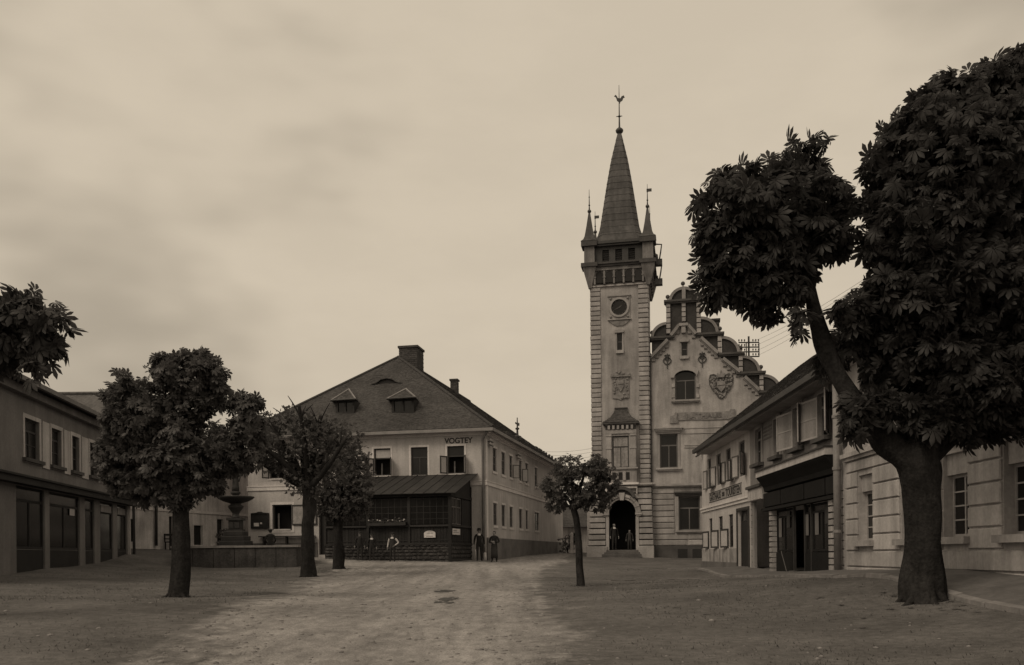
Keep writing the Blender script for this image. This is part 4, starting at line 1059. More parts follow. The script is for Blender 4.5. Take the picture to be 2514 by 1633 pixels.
# corner turrets with corbels, spirelets and vaned rods
for i, (fa, sx) in enumerate(((T, 0), (T, 1), (TS[2], 0), (TS[2], 1))):
    uc = .22 if sx == 0 else TW - .22
    c = fa.pt(uc, 0, -.22); c = c + (c - cen).normalized() * .38; c.z = 0
    Fq = lambda hw: Fr((c - Vector((T.u.x, T.u.y, 0)) * hw + Vector((T.n.x, T.n.y, 0)) * hw).xy, T.u)
    h = .34
    m = MB()
    for (z0, a0), (z1, a1) in zip([(zg0 - .1, .10), (zg0 + .35, .22), (zg1 - .25, .42)], [(zg0 + .35, .22), (zg1 - .25, .42), (zg1 - .14, .44)]):
        fa0, fa1 = Fq(a0), Fq(a1)
        P = [fa0.pt(0, z0, 0), fa0.pt(2 * a0, z0, 0), fa0.pt(2 * a0, z0, -2 * a0), fa0.pt(0, z0, -2 * a0), fa1.pt(0, z1, 0), fa1.pt(2 * a1, z1, 0), fa1.pt(2 * a1, z1, -2 * a1), fa1.pt(0, z1, -2 * a1)]
        m.add(P, [(0, 1, 5, 4), (1, 2, 6, 5), (2, 3, 7, 6), (3, 0, 4, 7)])
    tu = m.build('turret', M['turret'], th_)
    f1 = Fq(.54); m = MB(); m.box(f1, .0, 1.08, zg1 - .14, zg1 + .11, -1.08, 0); m.build('turret_ledge', M['rdark'], tu)
    f1 = Fq(h); m = MB(); m.box(f1, 0, 2 * h, zg1 + .11, zg2 + .02, -2 * h, 0); m.build('turret_post', M['turret'], tu)
    f1 = Fq(.52); m = MB(); m.box(f1, 0, 1.04, zg2 + .02, zg3 + .06, -1.04, 0); m.build('turret_eave', M['rdark'], tu)
    zb_ = zg3 + .06; hs = 71 * 57.5 / FOC
    prof_ = [(.54, 0), (.38, .16), (.30, .38), (.19, hs * .55), (.07, hs), (.06, hs + .12)]
    m = MB()
    for (r0, a0), (r1, a1) in zip(prof_, prof_[1:]):
        fa0, fa1 = Fq(r0), Fq(r1)
        P = [fa0.pt(0, zb_ + a0, 0), fa0.pt(2 * r0, zb_ + a0, 0), fa0.pt(2 * r0, zb_ + a0, -2 * r0), fa0.pt(0, zb_ + a0, -2 * r0), fa1.pt(0, zb_ + a1, 0), fa1.pt(2 * r1, zb_ + a1, 0), fa1.pt(2 * r1, zb_ + a1, -2 * r1), fa1.pt(0, zb_ + a1, -2 * r1)]
        m.add(P, [(0, 1, 5, 4), (1, 2, 6, 5), (2, 3, 7, 6), (3, 0, 4, 7)])
    m.build('spirelet', M['spire'], tu)
    m = MB(); m.ball((c.x, c.y, zb_ + hs + .2), .13, 6); m.lathe((c.x, c.y, zb_ + hs + .3), [(.05, 0), (.035, .25), (.07, .3), (.035, .36), (.025, .8), (.05, .85), (.02, .9), (.012, 1.35)], 6); m.build('finial', M['iron'], tu)
    if i in (1, 3):
        m = MB(); m.box(Fr(c.xy, T.u), -.05, .28, zb_ + hs + 1.15, zb_ + hs + 1.35, -.01, .01); m.build('vane', M['iron'], tu)
# brackets standing off the right hand side
for z0, z1 in ((tz(642), tz(600)), (tz(690), tz(648))):
    f = TS[1]; m = MB(); m.tube([f.pt(.5, z1, .5), f.pt(.5, z1 - .05, .92), f.pt(.5, (z0 + z1) / 2, .85), f.pt(.5, z0, .75)], .05, 6); m.prism(f, [(.3, z0 - .3), (.75, z0 - .3), (.7, z0 + .1), (.35, z0 + .1)], .45, .95); m.build('spout', M['lead'], th_)
# ---- spire of overlapping sheets: square with chamfered corners
def sz(y): return at(1519, y, cen.y).z
zs0 = zg3
lev = [(zs0, 1.36 + .42, .5), (sz(586), 1.36 + .05, .40), (sz(572), 1.30, .35), (sz(460), .84, .25), (sz(400), .56, .17), (sz(332), .14, .05)]
def spire_at(z):
    for (a, r0, c0_), (b, r1, c1_) in zip(lev, lev[1:]):
        if a <= z <= b + 1e-6:
            t = (z - a) / (b - a); return r0 + (r1 - r0) * t, c0_ + (c1_ - c0_) * t
    return lev[-1][1:]
def oct_ring(z, r, ch):
    F2 = Vector((T.u.x, T.u.y, 0)), Vector((T.n.x, T.n.y, 0)); k = r - ch
    return [Vector((cen.x, cen.y, z)) + F2[0] * x + F2[1] * y for x, y in ((-k, r), (k, r), (r, k), (r, -k), (k, -r), (-k, -r), (-r, -k), (-r, k))]
zrows = [zs0, sz(592), sz(586), sz(572)] + [sz(572 - (572 - 332) * k / 15.0) for k in range(1, 16)]
for za, zb_ in zip(zrows, zrows[1:]):
    ra, rb_ = oct_ring(za, *spire_at(za)), oct_ring(zb_ + .04, *[v for v in spire_at(min(zb_ + .04, zrows[-1]))])
    big = oct_ring(za, spire_at(za)[0] + .018, spire_at(za)[1])
    for k in range(8):
        l = (k + 1) % 8; m = MB()
        m.add([big[k], big[l], rb_[l], rb_[k], ra[k], ra[l]], [(0, 1, 2, 3), (4, 5, 1, 0), (0, 3, 4), (1, 5, 2)]); m.build('spire_sheet', M['spire'], th_)
zt_ = zrows[-1]; k = 57.5 / FOC
cx_, cy_ = cen.x, cen.y
m = MB(); m.lathe((cx_, cy_, zt_), [(.15, -.1), (.13, .08), (.16, .12), (.24, .2), (.27, .32), (.2, .42), (.1, .48), (.07, .55)], 12); fn_ = m.build('spire_finial', M['iron'], th_, smooth=True)
m = MB(); m.lathe((cx_, cy_, zt_ + .5), [(.06, 0), (.045, .7), (.1, .75), (.1, .8), (.04, .85), (.03, 1.8), (.015, 2.9)], 6); m.build('rod', M['iron'], fn_)
zc_ = zt_ + .5 + .78; ff = Fr((cx_, cy_), T.u)
m = MB(); m.box(ff, -.2, .2, zc_ - .02, zc_ + .02, -.02, .02); m.build('cross_arm', M['iron'], fn_)
zk = sz(243) ; m = MB(); m.prism(ff, [(-.34, zk + .20), (-.24, zk + .30), (-.16, zk + .22), (-.08, zk + .06), (.08, zk + .02), (.18, zk + .16), (.32, zk + .20), (.38, zk + .05), (.28, zk + .02), (.22, zk - .14), (.08, zk - .22), (.05, zk - .34), (-.02, zk - .22), (-.14, zk - .12), (-.2, zk + .08), (-.26, zk + .17)], -.02, .02); m.build('weathercock', M['iron'], fn_)

# ---- gabled wing of the town hall
G = T.off(-.3)
GL = TW - .05
ht = thing('town_hall', 'stuccoed town hall with a stepped gable of rounded gablets, its banner reading RATHAUS', 'town hall', (G.pt(GL, 0).x, G.pt(GL, 0).y, gz(*G.pt(GL, 0).xy)))
gpt = lambda px, py: G.hit(px, py)
rk_r = [(1688, 800), (1708, 822), (1720, 831), (1762, 869), (1774, 882), (1816, 915), (1827, 927), (1863, 960), (1875, 972), (1915, 1008)]
rk_l = [(1600, 878), (1640, 836), (1648, 826), (1668, 800)]
top = [gpt(*p) for p in rk_l + rk_r]
gu1 = top[-1][0] + 1.2
top = [(GL, top[0][1] - (top[0][0] - GL) * .8)] + [t for t in top if t[0] > GL] + [(gu1, top[-1][1] - 1.2)]
w_up = G.rect(1657.5, 907, 1708, 982); w_sl = G.rect(1673, 840.5, 1688, 873.5); w_1 = G.rect(1620, 1066, 1664, 1149); w_g = G.rect(1666, 1219, 1719, 1302)
w_1b = (w_1[0] + 5.2, w_1[1] + 5.2, w_1[2], w_1[3])
m = MB(); wall_mesh(m, G, GL, gu1, -2, top, [w_up + (.32,), w_sl, w_1, w_g, w_1b], .3); m.build('gable_wall', M['rplaster'], ht)
# windows
ww = window(G, ht, *w_up, d=-.12, cols=2, transom=.36, fm='frame_m', rise=.32, fw=.07); 
def hood_arc(px0, py0, px1, py1, par):
    q = G.rect(px0, py0, px1, py1); uc = (q[0] + q[1]) / 2; hw = (q[1] - q[0]) / 2; hgt = q[3] - q[2]
    m = MB(); pts = [(uc - hw, q[2]), (uc - hw, q[2] + hgt * .45)] + [(uc - hw * math.cos(math.pi * k / 12) * .92, q[2] + hgt * (.45 + .55 * math.sin(math.pi * k / 12))) for k in range(1, 12)] + [(uc + hw, q[2] + hgt * .45), (uc + hw, q[2])]
    inn = [(uc + hw * .76, q[2])] + [(uc + hw * .76 * math.cos(math.pi * k / 12), q[2] + hgt * .62 * math.sin(math.pi * k / 12)) for k in range(1, 12)] + [(uc - hw * .76, q[2])]
    for a, b, c, d in zip(pts, pts[1:], inn[::-1][0:], inn[::-1][1:]): m.prism(G, [a, b, d, c], 0, .18)
    m.build('hood_mould', M['rstone'], par)
hood_arc(1646, 900, 1719, 927, ww)
for px in (1649, 1709):
    for py in (943, 968):
        q = G.rect(px, py, px + 8, py + 9); m = MB(); m.box(G, *q, 0, .1); m.build('ear_block', M['rstone'], ww, bevel=.015)
for px in (1652, 1708.5):
    q = G.rect(px, 920, px + 5, 985); m = MB(); m.box(G, *q, 0, .05); m.build('jamb', M['rstone'], ww)
def sillg(r, par, ex=.25, hgt=.2):
    m = MB(); m.box(G, r[0] - ex, r[1] + ex, r[2] - hgt * .55, r[2], 0, .22); m.box(G, r[0] - ex + .06, r[1] + ex - .06, r[2] - hgt, r[2] - hgt * .55, 0, .14); m.build('sill', M['rstone'], par)
sillg(w_up, ww)
ws = window(G, ht, *w_sl, d=-.12, cols=1, transom=.5, fm='frame_m', fw=.05)
for a, nm in (((1669, 833, 1691, 840), 'lintel'), ((1669, 874.5, 1691, 881.5), 'sill')):
    q = G.rect(*a); m = MB(); m.box(G, *q, 0, .12); m.build(nm, M['rstone'], ws)
for r in (w_1, w_1b):
    w = window(G, ht, *r, d=-.14, cols=2, transom=.33, fm='frame_m', fw=.08, top_gm='glass'); sillg(r, w)
    m = MB(); m.box(G, r[0] + .1, r[1] - .1, r[3] - .45, r[3] - .1, -.21, -.2); m.build('blind', M['curtain'], w)
    for a, b in ((r[0] + .1, r[0] + .3), (r[1] - .3, r[1] - .1)):
        m = MB(); m.prism(G, [(a, r[2] + .08), (b, r[2] + .08), (b - .08 if a < r[0] + .2 else b, r[3] - .9), (a if a < r[0] + .2 else a + .08, r[3] - .9)], -.21, -.2); m.build('curtain', M['curtain'], w)
    m = MB()
    for k, (dz, dd) in enumerate(((.0, .12), (.1, .2), (.2, .3), (.3, .36))): m.box(G, r[0] - .18 - .06 * k, r[1] + .18 + .06 * k, r[3] + .03 + dz, r[3] + .03 + dz + .1, 0, dd)
    m.build('hood', M['rstone'], w)
    for a_, b_ in ((r[0] - .14, r[0]), (r[1], r[1] + .14)): m = MB(); m.box(G, a_, b_, r[2], r[3], 0, .06); m.build('architrave', M['rstone'], w)
wgw = window(G, ht, *w_g, d=-.16, cols=2, transom=.34, fm='frame_m', fw=.08)
m = MB()
for k, (dz, dd) in enumerate(((.02, .1), (.12, .18), (.22, .26))): m.box(G, w_g[0] - .2 - .04 * k, w_g[1] + .2 + .04 * k, w_g[3] + dz, w_g[3] + dz + .1, .06, dd)
m.build('hood', M['rdark'], wgw); sillg(w_g, wgw, .2, .2)
for a_, b_ in ((w_g[0] - .17, w_g[0]), (w_g[1], w_g[1] + .17)): m = MB(); m.box(G, a_, b_, w_g[2], w_g[3], .0, .15); m.build('architrave', M['rstone'], wgw)
# ashlar courses on the ground floor
zgc = G.Z(1640, 1193); zgb = G.Z(1640, 1339)
ghh = (zgc - .12 - zgb) / 10.0
for k in range(10):
    z0 = zgb + k * ghh; z1 = z0 + ghh - .055
    segs = [(GL + .12, gu1)]
    if z1 > w_g[2] - .22 and z0 < w_g[3] + .33: segs = [(GL + .12, w_g[0] - .26), (w_g[1] + .26, gu1)]
    for a, b in segs:
        n = max(1, int((b - a) / 1.9))
        for j in range(n): block(rb, 'ashlar', ht, G, a + (b - a) * j / n + (.0 if j else 0), a + (b - a) * (j + 1) / n - .004, z0, z1, .001, .075)
m = MB(); m.box(G, GL, gu1, zgc - .10, zgc - .02, 0, .16); m.box(G, GL, gu1, zgc - .02, zgc + .12, 0, .26); m.build('string_course', M['rstone'], ht)
m = MB(); m.box(G, GL + .1, gu1, -2, zgb - .04, .0, .16); m.build('plinth', M['rdark'], ht)
for px0, px1 in ((1664, 1688), (1700, 1723)):
    q = G.rect(px0, 1348, px1, 1370); m = MB(); m.box(G, *q, .163, .17); m.build('cellar_window', M['inside'], ht)
for py in (1050, 1063, 1092, 1098):
    z = G.Z(1720, py); m = MB(); m.box(G, w_1[1] + .42, gu1, z - .03, z + .03, 0, .04); m.build('thin_string', M['rstone'], ht)
# banner with the name
bn = G.rect(1656, 1012, 1794, 1031); m = MB(); nb2 = 14
for k in range(nb2):
    a, b = bn[0] + (bn[1] - bn[0]) * k / nb2, bn[0] + (bn[1] - bn[0]) * (k + 1) / nb2
    w0, w1 = .03 * math.sin(k * .45), .03 * math.sin((k + 1) * .45)
    m.prism(G, [(a, bn[2] + w0), (b, bn[2] + w1), (b, bn[3] + w1), (a, bn[3] + w0)], 0, .07)
m.prism(G, [(bn[0] - .28, bn[2] - .16), (bn[0] + .25, bn[2] - .12), (bn[0] + .05, bn[3] - .1), (bn[0] - .28, bn[3] - .22)], 0, .12); m.prism(G, [(bn[1] - .25, bn[2] - .05), (bn[1] + .28, bn[2] + .12), (bn[1] + .28, bn[3] + .1), (bn[1] - .05, bn[3] + .1)], 0, .12)
m.prism(G, [(bn[0] - .02, bn[2]), (bn[0] + .1, bn[2] - .04), (bn[0] + .2, bn[3]), (bn[0] + .05, bn[3] + .08)], .07, .14)
bo = m.build('banner', M['rstone2'], ht)
lettering('RATHAUS', G, bo, G.U(1684, 1020), G.U(1771, 1020), bn[2] + .1, bn[3] - .08, M['turret'], d=.11)
# gable coping, corbel steps
def coping(pa_, pb2, par):
    (ua, za), (ub, zb_) = gpt(*pa_), gpt(*pb2)
    L_ = math.hypot(ub - ua, zb_ - za); nx_, nz_ = -(zb_ - za) / L_, (ub - ua) / L_
    m = MB(); m.prism(G, [(ua - nx_ * .06, za - nz_ * .06), (ub - nx_ * .06, zb_ - nz_ * .06), (ub + nx_ * .13, zb_ + nz_ * .13), (ua + nx_ * .13, za + nz_ * .13)], -.2, .26)
    m.prism(G, [(ua - nx_ * .13, za - nz_ * .13), (ub - nx_ * .13, zb_ - nz_ * .13), (ub - nx_ * .062, zb_ - nz_ * .062), (ua - nx_ * .062, za - nz_ * .062)], -.1, .16)
    m.build('coping', M['corbel'], par)
    n = max(2, int(L_ / .30))
    for k in range(n):
        t = (k + .5) / n; u, z = ua + (ub - ua) * t, za + (zb_ - za) * t
        block(corb, 'corbel', par, G, u - .12, u + .12, z - .40, z - .1, .0, .10)
corb = pillow('corbel', M['corbel'], .12)
for a, b in ((rk_r[0], rk_r[1]), (rk_r[2], rk_r[3]), (rk_r[4], rk_r[5]), (rk_r[6], rk_r[7]), (rk_r[8], rk_r[9]), (rk_l[0], rk_l[1]), (rk_l[2], rk_l[3])): coping(a, b, ht)
q = gpt(1678, 800); m = MB(); m.box(G, q[0] - .3, q[0] + .3, q[1] - .06, q[1] + .12, -.2, .30); m.box(G, q[0] - .13, q[0] + .13, q[1] - .5, q[1] - .06, 0, .24); m.build('apex_pendant', M['rstone'], ht)
# stepped parapet of rounded gablets behind the coping
gb_ = pillow('pilaster_block', M['rstone'], .07)
def slab(px0, px1, py0, py1, d0, d1, name, mt):
    q = G.rect(px0, py0, px1, py1); m = MB(); m.box(G, q[0], q[1], q[2], q[3], d0, d1); return m.build(name, M[mt], ht)
def pil(px0, px1, py0, py1):
    q = G.rect(px0, py0, px1, py1); n = max(2, round((py1 - py0) / 13.0))
    for k in range(n):
        z0 = q[2] + (q[3] - q[2]) * k / n; block(gb_, 'pilaster_block', ht, G, q[0], q[1], z0 + .012, q[2] + (q[3] - q[2]) * (k + 1) / n - .012, -.5, .06)
def orb(px, py, r=5.2):
    u, z = gpt(px, py); rr = r * 57.3 / FOC; m = MB(); p = G.pt(u, z, -.2); m.ball(p, rr, 10); b = m.build('ball_finial', M['rdark'], ht, smooth=True)
    m = MB(); m.lathe((p.x, p.y, p.z - rr - .2), [(.14, 0), (.14, .08), (.06, .12), (.05, .24)], 8); m.build('ball_foot', M['rstone'], b)
# slate backs
slab(1646, 1710, 741, 832, -.45, -.08, 'gablet_wall', 'dslate')
slab(1600, 1640, 829, 876, -.45, -.09, 'gablet_wall', 'dslate'); slab(1716, 1766, 820, 872, -.45, -.09, 'gablet_wall', 'dslate')
slab(1768, 1818, 868, 918, -.45, -.10, 'gablet_wall', 'dslate'); slab(1819, 1869, 915, 965, -.45, -.11, 'gablet_wall', 'dslate'); slab(1869, 1915, 958, 1010, -.45, -.12, 'gablet_wall', 'dslate')
def qround(cx, cy, r, side):
    u, z = gpt(cx, cy); rr = r * 57.3 / FOC
    a0, a1 = (0, math.pi / 2) if side > 0 else (math.pi / 2, math.pi) if side < 0 else (0, math.pi)
    m = MB(); m.prism(G, [(u, z)] + [(u + (rr - .12) * math.cos(a0 + (a1 - a0) * k / 14), z + (rr - .12) * math.sin(a0 + (a1 - a0) * k / 14)) for k in range(15)], -.45, -.08); o = m.build('gablet_round', M['dslate'], ht)
    m = MB(); m.arc(G, u, z, rr - .12, rr + .06, a0, a1, 14, -.52, .04); m.build('gablet_rim', M['corbel'], o)
qround(1678, 740, 34, 0); qround(1636, 829, 36, -1); qround(1721, 820, 40, 1); qround(1773, 868, 40, 1); qround(1823, 915.5, 40, 1); qround(1874, 962, 40, 1)
slab(1674, 1683, 706, 737, -.4, .05, 'gablet_rib', 'rstone')
for px0, px1, py in ((1630, 1726, 738), (1592, 1656, 829), (1704, 1778, 820), (1760, 1828, 868.5), (1806, 1880, 915.6), (1860, 1925, 962)):
    q = G.rect(px0, py - 2.5, px1, py + 2.5); m = MB(); m.box(G, q[0], q[1], q[2], q[3], -.6, .2); m.box(G, q[0] + .08, q[1] - .08, q[2] - .1, q[2], -.55, .12); m.build('gablet_ledge', M['rdark'], ht)
for a in ((1635.5, 1646, 742, 820), (1673.5, 1683.5, 742, 790), (1710, 1721, 742, 818), (1762, 1772, 824, 868), (1813.5, 1823.5, 872, 914), (1864.5, 1874.5, 919, 960)): pil(*a)
for a in ((1676.6, 694), (1639, 727), (1716, 721), (1767.5, 805), (1818.6, 852), (1868.7, 899.6), (1919, 946), (1601, 815)): orb(*a)
# cartouche with crown, iron wall anchors
q = G.rect(1740, 916, 1801, 981); uc, zc = (q[0] + q[1]) / 2, (q[2] + q[3]) / 2
relief(G, ht, 'cartouche', uc, zc, q[1] - q[0], q[3] - q[2], [(0, -1), (.3, -.8), (.4, -.6), (.7, -.3), (.95, .15), (1, .55), (.9, .9), (.6, .95), (.25, .8), (0, .9), (-.25, .8), (-.6, .95), (-.9, .9), (-1, .55), (-.95, .15), (-.7, -.3), (-.4, -.6), (-.3, -.8)], 9, M['rstone2'], .15, 110, M['rdark'])
m = MB(); m.prism(G, [(uc - .2, q[3] - .3), (uc + .2, q[3] - .3), (uc + .26, q[3] - .02), (uc + .1, q[3] - .12), (uc, q[3] + .2), (uc - .1, q[3] - .12), (uc - .26, q[3] - .02)], .05, .2); m.build('crown', M['rstone2'], ht)
for px, py in ((1638, 885), (1724, 881)):
    u, z = gpt(px, py); m = MB()
    m.box(G, u - .03, u + .03, z - .55, z + .45, .02, .06)
    for s in (-1, 1):
        m.tube([G.pt(u + s * (.05 + .2 * math.sin(math.pi * k / 8)), z - .28 + .5 * k / 8, .05) for k in range(9)], .035, 5)
        m.tube([G.pt(u + s * .02, z + .3, .05), G.pt(u + s * .14, z + .36, .05), G.pt(u + s * .17, z + .26, .05)], .035, 5)
        m.tube([G.pt(u, z - .05, .05), G.pt(u + s * .12, z + .06, .05), G.pt(u + s * .06, z + .14, .05)], .03, 5)
    m.box(G, u - .12, u + .12, z + .2, z + .26, .02, .065)
    m.build('wall_anchor', M['iron'], ht)
# roof behind, side walls
pk = gpt(1678, 806); er = gpt(1915, 1016); dpt = 15
hspan = er[0] - pk[0]; eL = (pk[0] - hspan, er[1])
m = MB()
m.quad(G.pt(pk[0], pk[1], -.45), G.pt(er[0], er[1], -.45), G.pt(er[0], er[1], -dpt), G.pt(pk[0], pk[1], -dpt)); m.quad(G.pt(pk[0], pk[1], -.45), G.pt(eL[0], eL[1], -.45), G.pt(eL[0], eL[1], -dpt), G.pt(pk[0], pk[1], -dpt))
m.quad(G.pt(pk[0], pk[1], -dpt), G.pt(er[0], er[1], -dpt), G.pt(eL[0], eL[1], -dpt)); hr = m.build('roof', M['dslate'], ht)
m = MB()
for a, b in (((er[0] - .1, -.1), (er[0] - .1, -dpt)), ((er[0] - .1, -dpt), (eL[0] + .3, -dpt)), ((eL[0] + .3, -dpt), (eL[0] + .3, -TW))): m.quad(G.pt(a[0], -2, a[1]), G.pt(b[0], -2, b[1]), G.pt(b[0], er[1], b[1]), G.pt(a[0], er[1], a[1]))
m.build('wall', M['rplaster'], ht)
q = at(1756, 790, 61.5); chimney(hr, (q.x, q.y), T.u, .55, .6, q.z - 2.2, at(1756, 785, 61.5).z)
# downpipe at the tower's edge
m = MB(); u = GL + .16; m.tube([G.pt(u, G.Z(1600, 868), .12), G.pt(u, -.6, .12)], .06, 6); m.build('downpipe', M['rdark'], ht)
# ---- telegraph mast behind the gable
mp_ = at(1838.6, 880, 63); mh = thing('telegraph_mast', 'iron telegraph mast with four crossarms of insulators above the town hall roof', 'telegraph mast', (mp_.x, mp_.y, mp_.z - 5))
kx = 63 / FOC; f = Fr((mp_.x, mp_.y), (1, 0))
m = MB(); m.tube([(mp_.x, mp_.y, mp_.z - 5), (mp_.x, mp_.y, at(1838, 826, 63).z)], .07, 6); m.build('mast', M['iron'], mh)
for s in (-.25, .35): m = MB(); m.tube([(mp_.x - .18 + (0), mp_.y, mp_.z - 5), (mp_.x - .18, mp_.y, at(1838, 840, 63).z)], .04, 5) if s < 0 else m.box(f, 25 * kx - .03, 25 * kx + .03, at(0, 876, 63).z * 0 + at(1862, 876, 63).z, at(1862, 841, 63).z, -.03, .03); m.build('stay', M['iron'], mh)
for py in (841, 852.5, 864, 875.5):
    z = at(1838, py, 63).z; m = MB(); m.box(f, -25 * kx, 25 * kx, z - .04, z + .04, -.04, .04); ca = m.build('crossarm', M['iron'], mh)
    for j in range(8):
        if 3 <= j <= 4: continue
        u = (-24 + 48 * j / 7.0) * kx; m = MB(); m.lathe(f.pt(u, z + .04, 0), [(.02, 0), (.02, .07), (.05, .08), (.05, .17), (.02, .2)], 6); m.build('insulator', M['rdark'], ca)

# ------------------------------------------------------------------ the row on the right: inn, shop, rusticated house
r0 = at(1725, 1362, 43.7); dv = ray(1311, 1362)
R = Fr((r0.x, r0.y), (-dv.x, -1.0))
def ru(px, py=1250): return R.hit(px, py)[0]
uI = R.hit(1842.5, 1250)[0]; uS = R.hit(2073, 1250)[0]; uE = uS + 12.5
Re = R.off(.62); ez = (Re.Z(1708, 1103) + Re.Z(1880, 990)) / 2 - .05       # eave height of inn and shop
def lvl(*pts):                                      # one height from several photograph points on the facade
    return sum(R.Z(*p) for p in pts) / len(pts)
inn = thing('inn', 'limewashed little inn with painted sign GASTHAUS zum TOURISTEN and open casements', 'inn', tuple(R.pt(0, gz(*R.pt(0, 0).xy))))
wu = [(1737, 1745.5), (1758, 1769.7), (1782, 1794), (1814, 1828.6)]
zu0 = lvl((1741, 1200.6), (1764, 1190.7), (1788, 1182), (1821, 1168)); zu1 = lvl((1741, 1128), (1764, 1114), (1788, 1101), (1821, 1082))
wl_ = [(1741, 1749), (1764.6, 1774.5), (1789, 1800)]
zl0 = lvl((1745, 1346), (1769, 1345), (1794, 1344)); zl1 = lvl((1745, 1273), (1769, 1268), (1794, 1262.7))
dr_ = (ru(1812, 1320), ru(1839.4, 1320), -1.2, lvl((1825, 1252)))
ops = [(ru(a, 1150), ru(b, 1150), zu0, zu1) for a, b in wu] + [(ru(a, 1310), ru(b, 1310), zl0, zl1) for a, b in wl_]
m = MB(); wall_mesh(m, R, 0, uI, -1.6, ez + .1, ops + [dr_], .12); wall_mesh(m, Fr(R.pt(0, 0, -9).xy, R.n), 0, 9, -1.6, ez + .1); m.build('wall', M['inn'], inn)
for i, o in enumerate(ops):
    up_ = i < 4
    w = window(R, inn, *o, d=-.06, cols=2, transom=.34, fm='frame_m' if up_ else 'frame', fw=.06, open_low=True)
    if up_:
        hz = o[2] + (o[3] - o[2]) * .64; wd = (o[1] - o[0]) * .5
        casement(R, inn, o[0], 1, o[2], hz, wd * 1.3, 9, fm='frame_m', gm='glass_p', d=.03)
        casement(R, inn, o[1], -1, o[2], hz, wd * 1.4, (12, 14, 12, 26)[i], fm='frame', gm='glass_p', d=.02, fw=.045)
        if i in (0, 2):
            b = MB(); b.box(R, o[1] - .1, o[1] + .85, o[2] - .04, o[2] + .0, .06, .2); fb = b.build('flower_shelf', M['frame'], inn)
            q = MB()
            for k in range(60):
                p = R.pt(o[1] + random.uniform(-.1, .85), o[2] + abs(random.gauss(.06, .07)), random.uniform(.05, .2)); s = random.uniform(.015, .04); q.quad(p + Vector((0, -s, -s)), p + Vector((s * .6, s, -s)), p + Vector((0, s, s)), p + Vector((-s * .6, -s, s)))
            q.build('flowers', M['leaf_f'], fb, kind='stuff')
    else:
        hz = o[2] + (o[3] - o[2]) * .58
        casement(R, inn, o[0], 1, o[2], hz, (o[1] - o[0]) * 1.0, 10, fm='frame', gm='glass_p', d=.03, fw=.07)
zb_ = lvl((1725.5, 1254.7), (1842, 1222))
m = MB(); m.box(R, -.03, uI - .01, zb_ - .1, zb_ + .03, .0, .06); m.box(R, -.05, uI - .01, zb_ + .03, zb_ + .1, .0, .11); m.build('band_course', M['trim_v'], inn)
m = MB(); m.box(R, -.02, dr_[0] - .08, -1.6, lvl((1735, 1383), (1800, 1375)), .0, .09); m.build('plinth', M['plinth_v'], inn)
m = MB(); m.box(R, -.015, dr_[0] - .08, lvl((1735, 1383), (1800, 1375)), zl0 - .04, .0, .03); m.build('dado', M['inn_low'], inn)
m = MB(); m.box(R, dr_[0] - .1, dr_[0], -1.6, dr_[3] + .1, .0, .05); m.box(R, dr_[1], dr_[1] + .1, -1.6, dr_[3] + .1, .0, .05); m.box(R, dr_[0], dr_[1], dr_[3], dr_[3] + .1, 0, .05); dd = m.build('door_frame', M['frame'], inn)
m = MB(); m.box(R, dr_[0], dr_[1], -1.2, dr_[3] - .42, -.21, -.15); m.build('door', M['wood'], inn)
m = MB(); m.box(R, dr_[0], dr_[1], dr_[3] - .40, dr_[3], -.2, -.17); m.build('fanlight', M['glass'], inn)
# painted sign
sgt = (ru(1741, 1220), ru(1821.5, 1200)); sz0 = lvl((1741, 1236.5), (1821, 1211.5)); sz1 = lvl((1741, 1211.5), (1821, 1184.5))
m = MB(); m.box(R, sgt[0], sgt[1], sz0, sz1, .0, .006); sg = m.build('painted_sign', M['print_g'], inn)
m = MB(); m.box(R, sgt[0], sgt[1], sz0, sz0 + .03, .007, .012); m.box(R, sgt[0], sgt[1], sz1 - .03, sz1, .007, .012); m.build('sign_border', M['print'], sg)
LW = sgt[1] - sgt[0]; hz = sz1 - sz0
lettering('GASTHAUS', R, sg, sgt[0] + LW * .03, sgt[0] + LW * .40, sz0 + hz * .14, sz1 - hz * .12, M['print'], d=.014)
lettering('zum', R, sg, sgt[0] + LW * .435, sgt[0] + LW * .515, sz0 + hz * .28, sz0 + hz * .68, M['print'], d=.014)
lettering('TOURISTEN', R, sg, sgt[0] + LW * .55, sgt[0] + LW * .97, sz0 + hz * .14, sz1 - hz * .12, M['print'], d=.014)
insulators(R, inn, -.55, R.Z(1712, 1115), 6, w=1.0); insulators(R, inn, ru(1808, 1050), R.Z(1822, 1049), 5, w=1.1)
m = MB(); q = R.hit(1797, 1063); m.box(R, q[0] - .12, q[0] + .12, q[1] - .2, q[1] + .2, .0, .02); m.build('air_vent', M['inside'], inn)
